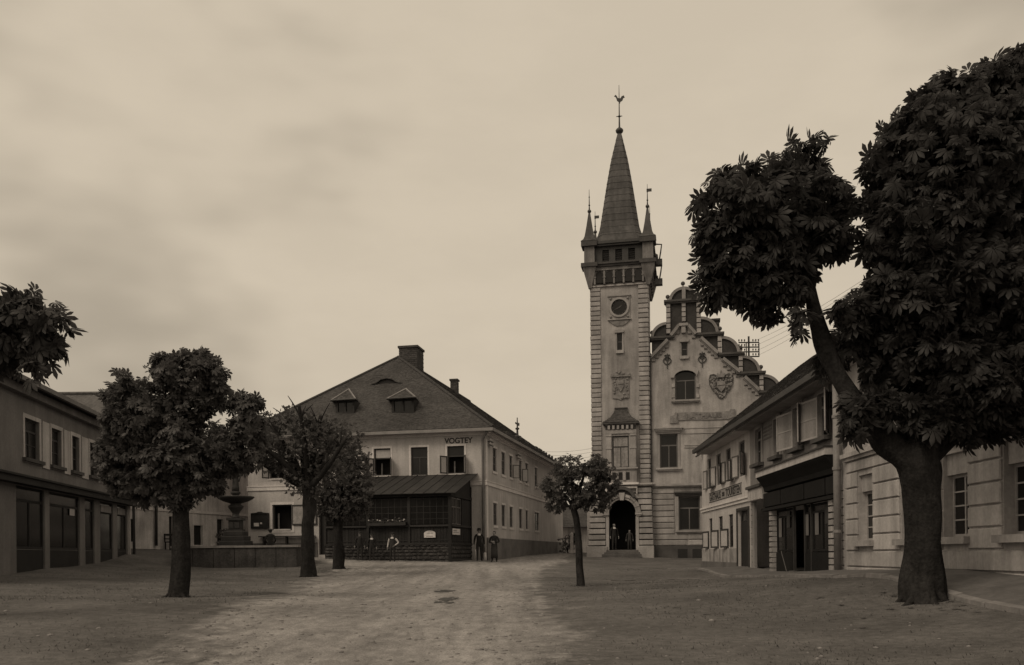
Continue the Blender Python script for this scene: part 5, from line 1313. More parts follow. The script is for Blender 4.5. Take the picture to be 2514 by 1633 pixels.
# eaves and slate roof shared in height with the shop
ovh = .62; rise = 1.0
def roof(par, u0, u1, z, run, slope, mt='slate2', ov=ovh, sof='inn'):
    z_e = z - .05
    e0, e1 = R.pt(u0, z_e, ov), R.pt(u1, z_e, ov); t0, t1 = R.pt(u0, z_e + (run + ov) * slope, -run), R.pt(u1, z_e + (run + ov) * slope, -run)
    dn = Vector((0, 0, -.14)); m = MB(); m.add([e0, e1, t1, t0, e0 + dn, e1 + dn, t1 + dn, t0 + dn], [(0, 1, 2, 3), (4, 7, 6, 5), (0, 4, 5, 1), (1, 5, 6, 2), (2, 6, 7, 3), (3, 7, 4, 0)])
    b0, b1 = R.pt(u0, z_e, -2 * run - ov), R.pt(u1, z_e, -2 * run - ov); m.quad(t0, t1, b1, b0)
    o = m.build('roof', M['lead'], par); slates('slate_courses', o, [e0, e1, t1, t0], M[mt], .17, .22)
    for u_ in (u0, u1):
        m = MB(); m.quad(R.pt(u_, z_e - .14, .0), R.pt(u_, z_e + (run + ov) * slope - .14, -run), R.pt(u_, z_e - .14, -2 * run)); m.build('gable', M['inn'], par)
    m = MB(); m.box(R, u0 - .02, u1, z_e - .20, z_e - .03, ov - .01, ov + .13); m.build('gutter', M['lead'], par)
    m = MB(); m.box(R, u0 + .02, u1 - .005, z_e - .25, z_e - .15, -.02, ov - .06); m.build('soffit', M[sof], par)
    return o
roof(inn, Re.U(1706, 1100), uI - .005, ez + .1, 4.4, .78)

# ---- shop with pent roof and dark glazed front
sh = thing('shop', 'shop with dark glazed front under a long pale fascia and open white casements above', 'shop', tuple(R.pt(uI + .5, gz(*R.pt(uI, 0).xy))))
sw_ = [(1856.5, 1871.5), (1902, 1916.5), (1950.5, 1970), (2012, 2036)]
zw0 = lvl((1864, 1141), (1909, 1121), (1960, 1098), (2024, 1072)); zw1 = lvl((1864, 1052), (1909, 1026), (1960, 1002), (2024, 965))
so = [(ru(a, 1090), ru(b, 1070), zw0, zw1) for a, b in sw_]
Rf = R.off(.42)
zsf = (Rf.Z(1856, 1176) + Rf.Z(2026, 1112)) / 2; zst_ = (Rf.Z(1855, 1161) + Rf.Z(2026, 1096)) / 2
fu0, fu1 = Rf.U(1855, 1168), uS - .3
zgr = lvl((1860, 1393), (2060, 1400))
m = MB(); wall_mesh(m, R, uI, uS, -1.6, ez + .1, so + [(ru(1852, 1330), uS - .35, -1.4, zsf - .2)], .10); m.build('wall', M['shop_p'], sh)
for i, o in enumerate(so):
    w = window(R, sh, *o, d=-.05, cols=2, rows=2, transom=.3, fm='frame_m', fw=.07, open_low=i >= 2)
    m = MB(); m.box(R, o[0] - .2, o[1] + .2, o[2] - .12, o[2], 0, .22); m.build('sill', M['rdark'], w)
    m = MB(); m.box(R, o[0] - .13, o[0], o[2], o[3], 0, .05); m.box(R, o[1], o[1] + .13, o[2], o[3], 0, .05); m.box(R, o[0] - .13, o[1] + .13, o[3], o[3] + .15, 0, .06); m.build('surround', M['shop_p'], w)
    # brown ribbed panel above each window and string lines beside it
    for k in range(4):
        a = o[0] + (o[1] - o[0]) * k / 4; q = MB(); q.box(R, a + .02, a + (o[1] - o[0]) / 4 - .02, o[3] + .16, o[3] + .5, 0, .04); q.build('rib_panel', M['shop_b'], w)
    for k in range(4):
        zz = o[3] - .1 - .13 * k; e = so[i + 1][0] - .15 if i < 3 else uS - .1
        q = MB(); q.box(R, o[1] + .15, e, zz - .03, zz + .03, 0, .02); q.build('string_line', M['shop_b'], sh)
for i, wd, g in ((2, 1.0, 'glass_p'), (3, 1.0, 'glass_p')):
    o = so[i]; casement(R, sh, o[0], 1, o[2] + .05, o[3] - .05, 1.15, 10, fm='frame_l', gm='shop_p', d=.05, rows=2, fw=.06); casement(R, sh, o[1], -1, o[2] + .05, o[3] - .05, .8, 24, fm='frame_l', gm='shop_p', d=.04, rows=2, fw=.06)
q = R.rect(1928, 1040, 1940, 1080); m = MB(); m.box(R, *q, .02, .05); m.build('enamel_plate', M['wood'], sh)
# fascia and hollow cornice
m = MB(); m.box(R, fu0, fu1, zsf, zst_, -.05, .42); fa = m.build('fascia', M['fascia'], sh)
m = MB(); m.box(R, fu0 - .03, fu1 + .02, zst_, zst_ + .05, -.05, .47); m.build('fascia_lead', M['lead'], sh)
m = MB(); f_a, f_b = fu0 + .04, uS - .32
pr_ = [(zsf - .002, .4), (zsf - .06, .38), (zsf - .2, .27), (zsf - .36, .16), (zsf - .5, .13), (zsf - .55, -.1), (zsf - .002, -.1)]
n_ = len(pr_); P = [R.pt(f_a, z, d) for z, d in pr_] + [R.pt(f_b, z, d) for z, d in pr_]
m.add(P, [tuple(range(n_)), tuple(range(2 * n_ - 1, n_ - 1, -1))] + [(i, (i + 1) % n_, n_ + (i + 1) % n_, n_ + i) for i in range(n_)]); m.build('cove', M['shopwood'], sh)
zs1 = zsf - .55; zs0 = zs1 - .55
pa_u = [ru(1882, 1300), ru(1925, 1300), ru(1984, 1300), ru(2037, 1300), uS - .36]
for a, b in zip(pa_u[:-1], pa_u[1:]):
    m = MB(); m.box(R, a + .05, b - .05, zs0 + .05, zs1 - .02, .02, .12); m.build('sign_panel', M['shopwood'], sh)
m = MB(); m.box(R, pa_u[0], uS - .36, zs0, zs1, -.05, .05); m.build('sign_board', M['shopwood'], sh)
m = MB(); m.box(R, pa_u[0] - .05, uS - .34, zs0 - .1, zs0, -.05, .18); m.build('transom_rail', M['shopwood'], sh)
# quoined pilasters, window bays and door
zdk = zgr + .55
for px0, px1 in ((1895, 1901), (2042, 2053)):
    a, b = ru(px0, 1300), ru(px1, 1300); n = 12
    for k in range(n): block(gb_, 'pilaster_block', sh, R, a, b, zgr - .2 + (zs0 - .1 - zgr + .2) * k / n + .01, zgr - .2 + (zs0 - .1 - zgr + .2) * (k + 1) / n - .012, -.1, .10)
for px in (1846, 2066):
    a = ru(px, 1300); n = 12
    for k in range(n): block(gb_, 'pilaster_block', sh, R, a, a + (.1 if px < 1900 else .3), zgr - .3 + (zsf - .5 - zgr) * k / n + .012, zgr - .3 + (zsf - .5 - zgr) * (k + 1) / n - .012, -.05, .05)
bays_ = [(1903, 1943, 'glass'), (1948, 1972, 'door'), (1974, 1988, 'glass'), (1990, 2040, 'glass')]
for a_, b_, kd in bays_:
    a, b = ru(a_, 1300), ru(b_, 1300)
    if kd == 'door':
        m = MB(); m.box(R, a, b, zgr - .1, zs0 - .12, -.5, -.44); dd = m.build('door', M['shopwood'], sh)
        m = MB(); m.box(R, a + .15, b - .15, zgr + .9, zs0 - .3, -.435, -.43); m.build('pane', M['glass'], dd)
        m = MB(); m.tube([R.pt(a + .12, zgr + 1.05, -.40), R.pt(a + .28, zgr + 1.05, -.38)], .02, 5); m.build('handle', M['gutter'], dd)
    else:
        window(R, sh, a, b, zdk, zs0 - .12, d=-.06, cols=2 if b - a > 1 else 1, transom=.18, fm='shopwood', gm='glass', fw=.07, name='shop_window')
        m = MB(); m.box(R, a, b, zgr - .3, zdk - .02, -.12, -.03); m.build('stall_riser', M['shopwood'], sh)
        for k in range(2 if b - a > 1 else 1):
            u = a + (b - a) * (.25 + .5 * k); m = MB(); m.box(R, u - .2, u + .14, zdk + .5 + .3 * k, zdk + 1.15 + .2 * k, -.055, -.05); m.build('window_poster', M['bar'] if k else M['frame_m'], sh)
for px in (1946, 1973, 1989):
    a = ru(px, 1300); m = MB(); m.box(R, a - .04, a + .04, zgr - .3, zs0 - .1, -.1, -.02); m.build('mullion', M['bar'], sh)
# pale entrance at the left with a small ribbed canopy
a, b = ru(1850, 1330), ru(1880, 1330)
cz0 = lvl((1860, 1229)); 
m = MB(); m.box(R, ru(1845, 1210), b + .05, cz0, cz0 + .46, -.05, .14); cp_ = m.build('canopy', M['fascia'], sh)
nr = 9
for k in range(nr):
    u0 = ru(1846, 1210) + (b - ru(1846, 1210)) * k / nr; q = MB(); q.box(R, u0 + .02, u0 + (b - ru(1846, 1210)) / nr - .03, cz0 + .02, cz0 + .40, .14, .17); q.build('canopy_slat', M['fascia'], cp_)
m = MB(); m.box(R, ru(1845, 1210), b + .08, cz0 + .46, cz0 + .56, -.05, .24); m.build('canopy_cap', M['rdark'], cp_)
m = MB(); m.box(R, a, b, -1.4, cz0, -.75, -.7); m.build('entrance_back', M['inside'], sh)
m = MB(); m.box(R, ru(1861, 1330), ru(1873, 1330), zgr - .3, cz0 - .7, -.6, -.5); m.build('door', M['bar'], sh)
m = MB(); m.box(R, a, uS - .36, -1.4, zs0, -1.6, -1.55); m.build('interior_wall', M['inside'], sh)
# broom leaning by the door
bm0 = R.pt(ru(1958, 1370), zgr + .1, .35); m = MB(); b1, b2 = at(1955, 1357, bm0.y), at(1968, 1375, bm0.y)
gk = gs(bm0.x, bm0.y)
m.tube([Vector((bm0.x, bm0.y + .55, gk + .75)), Vector((bm0.x, bm0.y, gk + .1))], .011, 5); m.box(R, R.U(1968, 1370), R.U(1968, 1370) + .5, gk + .0, gk + .13, .3, .4)
m.lone('broom', M['frame_m'], 'thin handled broom leaning in front of the dark shop door', 'broom')
roof(sh, uI + .005, uS, ez + .1, 4.4, .78, sof='shop_p')
# roof dormer near the branch
dm = at(1960, 885, 27.2); f = Fr((dm.x, dm.y), (-dv.x, -1)); m = MB()
dr0 = R.pt(ru(1955, 930) , ez + 1.0, -.55); m.box(R, ru(1955, 930) - .2, ru(1955, 930) + 1.6, ez + .2, ez + 1.25, -2.6, -.9); m.prism(Fr(R.pt(ru(1955, 930) + .7, 0, -.7).xy, R.u), [(-1.15, ez + 1.2), (1.15, ez + 1.2), (.55, ez + 1.75), (-.55, ez + 1.75)], -2.2, 0)
m.build('dormer', M['slate2'], sh)

# ---- rusticated house at the right edge
rh = thing('rusticated_house', 'pale stucco house with banded masonry and tall windows behind the big tree', 'house', tuple(R.pt(uS + .5, gz(*R.pt(uS, 0).xy))))
zr0 = lvl((2130, 1318), (2350, 1330)); zr1 = lvl((2130, 1168), (2350, 1106))
gw = [(ru(2112, 1240), ru(2148, 1240)), (ru(2216, 1240), ru(2262, 1240)), (ru(2320, 1220), ru(2383, 1220)), (ru(2320, 1220) + 2.3, ru(2383, 1220) + 2.6)]
zq0 = lvl((2126, 993)); zq1 = lvl((2126, 915))
uw = [(ru(2112, 960), ru(2142, 960)), (ru(2160, 960), ru(2195, 960)), (ru(2260, 900), ru(2310, 900)), (ru(2380, 850), ru(2440, 850))]
rz = ez + .25
zst2 = lvl((2090, 1128))
rops = [(a, b, zr0, zr1) for a, b in gw] + [(a, b, zq0 - .5, zq1 + .4) for a, b in uw]
m = MB(); wall_mesh(m, R, uS, uE, -1.6, rz, rops, .3, d=.03); m.build('wall', M['rust'], rh)
for k, (a, b) in enumerate(gw):
    w = window(R, rh, a, b, zr0, zr1 - .42, d=-.16, cols=2, rows=4, transom=0, fm='frame_l', gm='glass', fw=.06)
    m = MB(); m.box(R, a, b, zr1 - .42, zr1, -.16, -.05); m.build('blind_panel', M['rust'], w)
    m = MB(); m.box(R, a - .12, b + .12, zr0 - .14, zr0, .03, .2); m.build('sill', M['rstone'], w)
for k, (a, b) in enumerate(uw):
    window(R, rh, a, b, zq0 - .5, zq1 + .4, d=-.1, cols=2, rows=3, transom=.3, fm='frame_l', gm='glass', fw=.06, surround=None)
rbk = pillow('ashlar', M['rust'], .045)
course = .41; z = zgr - .25; k = 0
while z < zst2 - .15:
    z1 = min(z + course - .035, zst2 - .1)
    segs = [(uS + .3, uE)]
    for a, b in gw:
        ns = []
        for s0, s1 in segs:
            if z1 > zr0 - .1 and z < zr1 + .05 and a < s1 and b > s0: ns += [(s0, a - .03), (b + .03, s1)]
            else: ns.append((s0, s1))
        segs = ns
    for s0, s1 in segs:
        if s1 - s0 > .1: block(rbk, 'ashlar', rh, R, s0, s1, z, z1, .031, .085)
    z += course; k += 1
m = MB(); m.box(R, uS + .25, uE, zst2 - .06, zst2 + .03, .03, .13); m.box(R, uS + .25, uE, zst2 + .03, zst2 + .14, .03, .2); m.build('string_course', M['rust'], rh)
m = MB(); pu = ru(2074, 1250); m.tube([R.pt(pu, ez, .2), R.pt(pu, -.5, .2)], .10, 10); dp = m.build('drainpipe', M['gutter'], rh, smooth=True)
for z in (0.5, 2.2, 3.6): m = MB(); m.tube([R.pt(pu, z, .2), R.pt(pu, z + .08, .2)], .125, 10); m.build('pipe_collar', M['gutter'], dp)
roof(rh, uS + .005, uE, rz, 4.4, .78, ov=.4)
# back walls of the row
m = MB(); m.quad(R.pt(-0, -1.6, -9), R.pt(uE, -1.6, -9), R.pt(uE, ez, -9), R.pt(0, ez, -9)); m.quad(R.pt(uE, -1.6, -9), R.pt(uE, -1.6, 0), R.pt(uE, ez, 0), R.pt(uE, ez, -9)); m.build('back_wall', M['inn'], rh)

# ---- pavement along the row with kerbstones, and a pale gutter line across the square
pave = MB(); K = []
for i in range(36):
    u = -1.0 + i * (uE + 1.0) / 35; K.append(u)
for a, b in zip(K, K[1:]):
    def gp_(u, d, off): p = R.pt(u, 0, d); return Vector((p.x, p.y, gs(p.x, p.y) + off))
    wv = 1.5
    pave.quad(gp_(a, -.1, .06), gp_(b, -.1, .06), gp_(b, wv, .055), gp_(a, wv, .055))
pv_ = pave.build('pavement', M['paving']); pv_['kind'] = 'structure'
def kerb_piece(A0, A1, B0, B1, up_, par):
    m = MB(); dn = Vector((0, 0, -.25)); u_ = Vector((0, 0, up_))
    m.add([A0 + dn, A1 + dn, B1 + dn, B0 + dn, A0 + u_, A1 + u_, B1 + u_, B0 + u_], [(0, 1, 2, 3), (4, 7, 6, 5), (0, 4, 5, 1), (1, 5, 6, 2), (2, 6, 7, 3), (3, 7, 4, 0)])
    return m.build('kerbstone', M['kerb'], par)
for a, b in zip(K, K[1:]):
    kerb_piece(gp_(a + .01, wv, 0), gp_(b - .01, wv, 0), gp_(a + .01, wv + .15, 0), gp_(b - .01, wv + .15, 0), .07 + random.uniform(-.012, .012), pv_)
line = [(1500, 1428), (1590, 1424.5), (1690, 1421.5), (1833, 1417.5)]
pts = [ghit(*p) for p in line]
acc = []
for a, b in zip(pts, pts[1:]):
    n = max(2, int((b - a).length / .55)); acc += [a + (b - a) * (k / n) for k in range(n)]
acc.append(pts[-1])
for i, (a, b) in enumerate(zip(acc, acc[1:])):
    if i % 7 == 3: continue
    ang = math.atan2(b.y - a.y, b.x - a.x); L_ = (b - a).length
    e = Vector((-math.sin(ang), math.cos(ang), 0)) * .2; b_ = a + (b - a) * .96
    G3 = lambda p: Vector((p.x, p.y, gs(p.x, p.y)))
    kerb_piece(G3(a), G3(b_), G3(a + e), G3(b_ + e), .02 + random.uniform(-.01, .01), pv_)

# ------------------------------------------------------------------ left house, pale back house, far cottage
l0 = at(320, 1362, 42); ld = ray(950, 1368); Lf = Fr((l0.x, l0.y), (ld.x, 1.0))     # u = 0 at its far right end
lu = lambda px, py=1200: Lf.hit(px, py)[0]
LE = -19.0
lez = Lf.Z(190, 1004)
lh = thing('left_house', 'shaded two storey house with shopfronts and boarded panels at the left edge', 'house', tuple(Lf.pt(-2, gz(*Lf.pt(-2, 0).xy))))
lw = [(lu(126, 1100), lu(150, 1100)), (lu(176, 1100), lu(194, 1110)), (lu(220, 1120), lu(237, 1120)), (lu(264, 1130), lu(277, 1130)), (lu(296, 1140), lu(306, 1140)), (lu(60, 1080), lu(96, 1080))]
lz1 = (Lf.Z(138, 1054) + Lf.Z(228, 1089)) / 2; lz0 = (Lf.Z(138, 1148) + Lf.Z(228, 1166)) / 2
zsh = (Lf.Z(116, 1191) + Lf.Z(315, 1229)) / 2
lops = [(a, b, lz0, lz1) for a, b in lw]
sops = [(lu(40, 1300), lu(110, 1300), -1.2, zsh - .25), (lu(122, 1300), lu(196, 1300), -1.2, zsh - .25), (lu(209, 1300), lu(232, 1300), -1.2, zsh - .25), (lu(246, 1300), lu(278, 1300), -1.2, zsh - .25), (lu(288, 1300), lu(312, 1300), -1.2, zsh - .25)]
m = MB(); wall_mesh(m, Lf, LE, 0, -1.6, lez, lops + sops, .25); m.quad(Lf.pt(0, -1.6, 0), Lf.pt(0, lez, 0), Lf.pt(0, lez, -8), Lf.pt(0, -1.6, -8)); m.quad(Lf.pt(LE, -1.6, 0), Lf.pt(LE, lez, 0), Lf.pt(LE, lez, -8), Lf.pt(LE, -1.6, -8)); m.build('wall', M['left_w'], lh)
for o in lops:
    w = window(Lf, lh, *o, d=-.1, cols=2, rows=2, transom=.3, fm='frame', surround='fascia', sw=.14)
    m = MB(); m.box(Lf, o[0] - .2, o[1] + .2, o[2] - .12, o[2], 0, .14); m.build('sill', M['rdark'], w)
for a, b in zip([o[1] for o in sorted(lops)][:-1], [o[0] for o in sorted(lops)][1:]):
    m = MB(); m.box(Lf, a + .25, b - .25, lz0 - .2, lz1 + .1, 0, .04); m.build('wall_panel', M['fascia'], lh)
m = MB(); m.box(Lf, LE, .02, zsh - .22, zsh, 0, .35); m.box(Lf, LE, .04, zsh, zsh + .07, 0, .42); m.build('shop_cornice', M['wood'], lh)
for i, o in enumerate(sops):
    m = MB(); m.box(Lf, o[0], o[1], -1.4, .35, -.14, -.06); m.build('stall_riser', M['wood'], lh)
    window(Lf, lh, o[0], o[1], .36, zsh - .25, d=-.06, cols=2 if i < 2 else 1, transom=.22, fm='wood', gm='glass', fw=.09, name='shop_window')
    if i >= 3: m = MB(); m.box(Lf, o[0] + .2, o[1] - .2, zsh - .7, zsh - .4, -.055, -.02); m.build('sign_plate', M['shop_p'], lh)
m = MB(); q = Lf.rect(174, 1250, 185, 1266); m.box(Lf, *q, -.05, -.03); m.build('window_poster', M['fascia'], lh)
m = MB(); m.box(Lf, -.4, -.25, -1.4, lez - .1, .0, .1); m.build('corner_strip', M['fascia'], lh)
m = MB(); m.tube([Lf.pt(-.1, lez - .2, .2), Lf.pt(-.1, -1, .2)], .07, 8); m.build('drainpipe', M['lead'], lh, smooth=True)
e0, e1 = Lf.pt(LE, lez - .05, .55), Lf.pt(.3, lez - .05, .55)
Q1, Q0 = at(345, 967, 46.5), at(-120, 967, 46.5); Q0.z = Q1.z
bk0, bk1 = Vector((Q0.x - 3, 56, lez - .05)), Vector((Q1.x + 3, 56, lez - .05))
m = MB(); m.quad(e0, e1, Q0); m.quad(e1, Q1, Q0); m.quad(e1, bk1, Q1); m.quad(bk1, bk0, Q0, Q1); m.quad(bk0, e0, Q0); m.quad(e0, e1, bk1, bk0); lr = m.build('roof', M['tile_l'], lh)
m = MB(); m.tube([Q1 + Vector((0, 0, .05)), Q0 + Vector((0, 0, .05))], .1, 6); m.build('ridge_cap', M['tile_l'], lr)
m = MB(); m.box(Lf, LE, .32, lez - .2, lez - .04, .5, .64); m.build('gutter', M['frame_m'], lh)
m = MB(); m.box(Lf, LE, .1, lez - .45, lez - .2, .0, .25); m.build('cornice', M['left_w'], lh)

# ---- pale house standing back between left house and corner house
b0 = at(318, 1355, 47); b1 = at(602, 1358, 57)
Bf = Fr((b0.x, b0.y), (b1.x - b0.x, b1.y - b0.y)); BW = math.hypot(b1.x - b0.x, b1.y - b0.y)
bh = thing('back_house', 'stained lime plastered house standing back behind the fountain', 'house', (b0.x, b0.y, gz(b0.x, b0.y)))
bz = Bf.Z(450, 1128)
bo_ = [Bf.rect(476, 1290, 498, 1338), Bf.rect(533, 1275, 549, 1340), Bf.rect(543, 1190, 554, 1219), Bf.rect(415, 1268, 427, 1352), Bf.rect(398, 1235, 405, 1240), Bf.rect(318, 1274, 331, 1330), Bf.rect(345, 1180, 362, 1215), Bf.rect(480, 1180, 497, 1216)]
m = MB(); wall_mesh(m, Bf, -1, BW + 6, -1.6, bz, bo_, .25); m.build('wall', M['light_w'], bh)
for i, o in enumerate(bo_):
    if i in (0, 1, 3, 5): m = MB(); m.box(Bf, o[0], o[1], o[2] - .3, o[3], -.22, -.16); m.build('door', M['wood'], bh)
    else: window(Bf, bh, *o, d=-.1, cols=2 if o[1] - o[0] > .3 else 1, transom=0, rows=2, fm='frame', fw=.05)
zc = Bf.Z(360, 1249); m = MB(); m.box(Bf, -1, BW + 6, zc - .08, zc + .08, 0, .07); m.build('band_course', M['trim_v'], bh)
m = MB(); u = Bf.U(379, 1280); m.tube([Bf.pt(u, bz, .12), Bf.pt(u, zc, .14), Bf.pt(u, gz(*Bf.pt(u, 0).xy) + .2, .12)], .08, 8); m.build('drainpipe', M['lead'], bh, smooth=True)
m = MB(); m.quad(Bf.pt(-1, bz - .05, .4), Bf.pt(BW + 6, bz - .05, .4), Bf.pt(BW + 6, bz + 1.6, -3), Bf.pt(-1, bz + 1.6, -3)); m.quad(Bf.pt(-1, bz - .05, -6.4), Bf.pt(BW + 6, bz - .05, -6.4), Bf.pt(BW + 6, bz + 1.6, -3), Bf.pt(-1, bz + 1.6, -3)); br = m.build('roof', M['tile_l'], bh)
slates('tile_courses', br, [Bf.pt(-1, bz - .05, .4), Bf.pt(BW + 6, bz - .05, .4), Bf.pt(BW + 6, bz + 1.6, -3), Bf.pt(-1, bz + 1.6, -3)], M['tile_l'], .2, .22)
m = MB(); m.quad(Bf.pt(-1, -1.6, 0), Bf.pt(-1, bz, 0), Bf.pt(-1, bz + 1.5, -3), Bf.pt(-1, bz, -6), Bf.pt(-1, -1.6, -6)); m.quad(Bf.pt(-1, -1.6, -6), Bf.pt(BW + 6, -1.6, -6), Bf.pt(BW + 6, bz, -6), Bf.pt(-1, bz, -6)); m.build('wall', M['light_w'], bh)
# small stall by its wall and a chair like bench
p = Bf.pt(Bf.U(404, 1345), 0, .7); g = gs(p.x, p.y); f = Fr(p.xy, Bf.u); m = MB()
m.box(f, -.4, .4, g + .42, g + .47, -.4, 0)
for a in (-.38, .32):
    for d in (-.38, -.05): m.box(f, a, a + .06, g - .05, g + .42, d, d + .05)
m.box(f, -.4, .4, g + .8, g + .92, -.42, -.37); m.box(f, -.4, .4, g + .6, g + .66, -.42, -.37); m.box(f, -.38, -.32, g + .47, g + .92, -.42, -.37); m.box(f, .32, .38, g + .47, g + .92, -.42, -.37)
m.lone('wooden_chair', M['wood'], 'dark wooden chair against the pale back house, left of the big trunk', 'chair')

# ---- far cottage closing the lane, with a white post and a shrub
f0 = at(1384, 1358, 80); Cf = Fr((f0.x, f0.y), (1, .05))
ct = thing('far_cottage', 'small pale cottage with dark roof at the end of the lane beside the tower', 'cottage', (f0.x, f0.y, gz(f0.x, f0.y)))
k = 80 / FOC; cz = Cf.Z(1415, 1292); cw = 130 * k
m = MB(); wall_mesh(m, Cf, -3, cw, -1, cz, [(.6, 1.2, cz - 1.7, cz - .6), (2.2, 2.8, cz - 1.7, cz - .6)], .15); m.build('wall', M['light_w'], ct)
for a in (.6, 2.2): window(Cf, ct, a, a + .6, cz - 1.7, cz - .6, d=-.06, transom=0, fm='frame')
zr_ = Cf.Z(1415, 1238)
e0, e1, t1, t0 = Cf.pt(-3.4, cz - .1, .5), Cf.pt(cw, cz - .1, .5), Cf.pt(cw, zr_, -3), Cf.pt(-3.4, zr_, -3)
m = MB(); m.quad(e0, e1, t1, t0); m.quad(t0, t1, Cf.pt(cw, cz - .1, -6), Cf.pt(-3.4, cz - .1, -6)); cr_ = m.build('roof', M['slate2'], ct); slates('slate_courses', cr_, [e0, e1, t1, t0], M['slate'], .3, .3)
f1 = at(1378, 1250, 88); Cg = Fr((f1.x, f1.y), (1, 0)); kk = 88 / FOC
c2t = thing('far_gable_house', 'pale gabled house end glimpsed behind the far cottage roof', 'house', (f1.x, f1.y, gz(f1.x, f1.y)))
zz = Cg.Z(1392, 1262); m = MB(); m.prism(Cg, [(-2, -1), (30 * kk, -1), (30 * kk, zz), (12 * kk, Cg.Z(1392, 1236)), (-2, zz)], -6, 0); m.build('wall', M['light_w'], c2t)
m = MB(); ap = (12 * kk, Cg.Z(1392, 1236)); m.add([Cg.pt(30 * kk + .4, zz - .2, .3), Cg.pt(ap[0], ap[1] + .12, .3), Cg.pt(ap[0], ap[1] + .12, -6.3), Cg.pt(30 * kk + .4, zz - .2, -6.3), Cg.pt(-2.4, zz - .2, .3), Cg.pt(-2.4, zz - .2, -6.3)], [(0, 1, 2, 3), (4, 1, 2, 5)]); m.build('roof', M['slate2'], c2t)
p = at(1404, 1357, 70); g = gs(p.x, p.y); m = MB(); m.box(Fr(p.xy, (1, 0)), -.12, .12, g - .1, g + 1.5, -.12, .12); m.lathe((p.x, p.y, g + 1.5), [(.19, 0), (.19, .06), (.03, .22)], 4, math.pi / 4); m.lone('gate_post', M['white'], 'white square gate post at the far end of the lane', 'post')

# ------------------------------------------------------------------ fountain basin and column
fc = at(580, 1362, 42.2); fg = gs(fc.x, fc.y)
f40 = at(575, 1392, 40)
ba = thing('fountain_basin', 'long low stone basin wall with pale coping around the dark fountain', 'basin', (fc.x, fc.y, fg))
bx0, bx1 = at(422, 1360, 40).x, at(729, 1360, 40).x
by0, by1 = 40.0, 44.6
zt_b = at(575, 1339.5, 40).z
corners = [(bx0, by0), (bx1, by0), (bx1 - .3, by1), (bx0 - .3, by1)]
stn = pillow('basin_slab', M['basin'], .02)
for i in range(4):
    a, b = Vector(corners[i]), Vector(corners[(i + 1) % 4]); f = Fr(a, b - a); L_ = (b - a).length
    n = max(3, int(L_ / .95))
    m = MB(); m.box(f, .02, L_ - .02, -1.3, zt_b - .12, -.3, -.03); m.build('core', M['rubble_j'], ba)
    for k in range(n):
        block(stn, 'basin_slab', ba, f, L_ * k / n + .006, L_ * (k + 1) / n - .006, -1.2, zt_b - .1, -.04, .02 + random.uniform(-.006, .006))
    for k in range(n):
        m = MB(); m.box(f, L_ * k / n + .004 - (.06 if k == 0 else 0), L_ * (k + 1) / n - .004, zt_b - .1, zt_b + random.uniform(-.006, .006), -.36, .07); m.build('coping', M['basin_top'], ba)
m = MB(); m.quad(*[Vector((x, y, zt_b - .3)) for x, y in corners]); w_ = m.build('water', M['puddle'], ba)
ft = thing('fountain', 'dark tiered fountain with a wide bowl, pedestal and a small statue on top', 'fountain', (fc.x, fc.y, fg))
k = 42.2 / FOC; fz = lambda y: at(580, y, 42.2).z
F0 = Fr((fc.x, fc.y), (1, 0))
for y0, y1, hw in ((1400, 1328, 32), (1328, 1316, 28), (1316, 1304, 24)):
    m = MB(); h = hw * k; m.box(F0, -h, h, fz(y0) if y0 < 1390 else -1.2, fz(y1), -h, h); m.build('step', M['fount'], ft, bevel=.03)
m = MB(); h = 14 * k; m.box(F0, -h, h, fz(1304), fz(1276), -h, h); m.box(F0, -h * 1.25, h * 1.25, fz(1304), fz(1300), -h * 1.25, h * 1.25); m.box(F0, -h * 1.3, h * 1.3, fz(1278), fz(1272), -h * 1.3, h * 1.3); pd = m.build('pedestal', M['fount'], ft)
for s in (-1, 1): m = MB(); m.box(F0, s * h * .5 - h * .4, s * h * .5 + h * .4, fz(1298), fz(1282), h, h + .03); m.build('relief_panel', M['fount'], pd)
m = MB(); m.lathe((fc.x, fc.y, 0), [(13 * k, fz(1272)), (9 * k, fz(1268)), (8 * k, fz(1262)), (11 * k, fz(1256)), (17 * k, fz(1248)), (19 * k, fz(1243)), (12 * k, fz(1238)), (16 * k, fz(1234))], 20); m.build('baluster_stem', M['fount'], ft, smooth=True)
m = MB(); m.lathe((fc.x, fc.y, 0), [(14 * k, fz(1236)), (30 * k, fz(1231)), (41 * k, fz(1225)), (45 * k, fz(1221)), (44 * k, fz(1219.5)), (40 * k, fz(1222)), (10 * k, fz(1226))], 32); m.build('bowl', M['fount'], ft, smooth=True)
m = MB(); m.lathe((fc.x, fc.y, 0), [(9 * k, fz(1228)), (8 * k, fz(1215)), (12 * k, fz(1212)), (12 * k, fz(1208)), (7 * k, fz(1206))], 12); m.build('statue_base', M['fount'], ft)
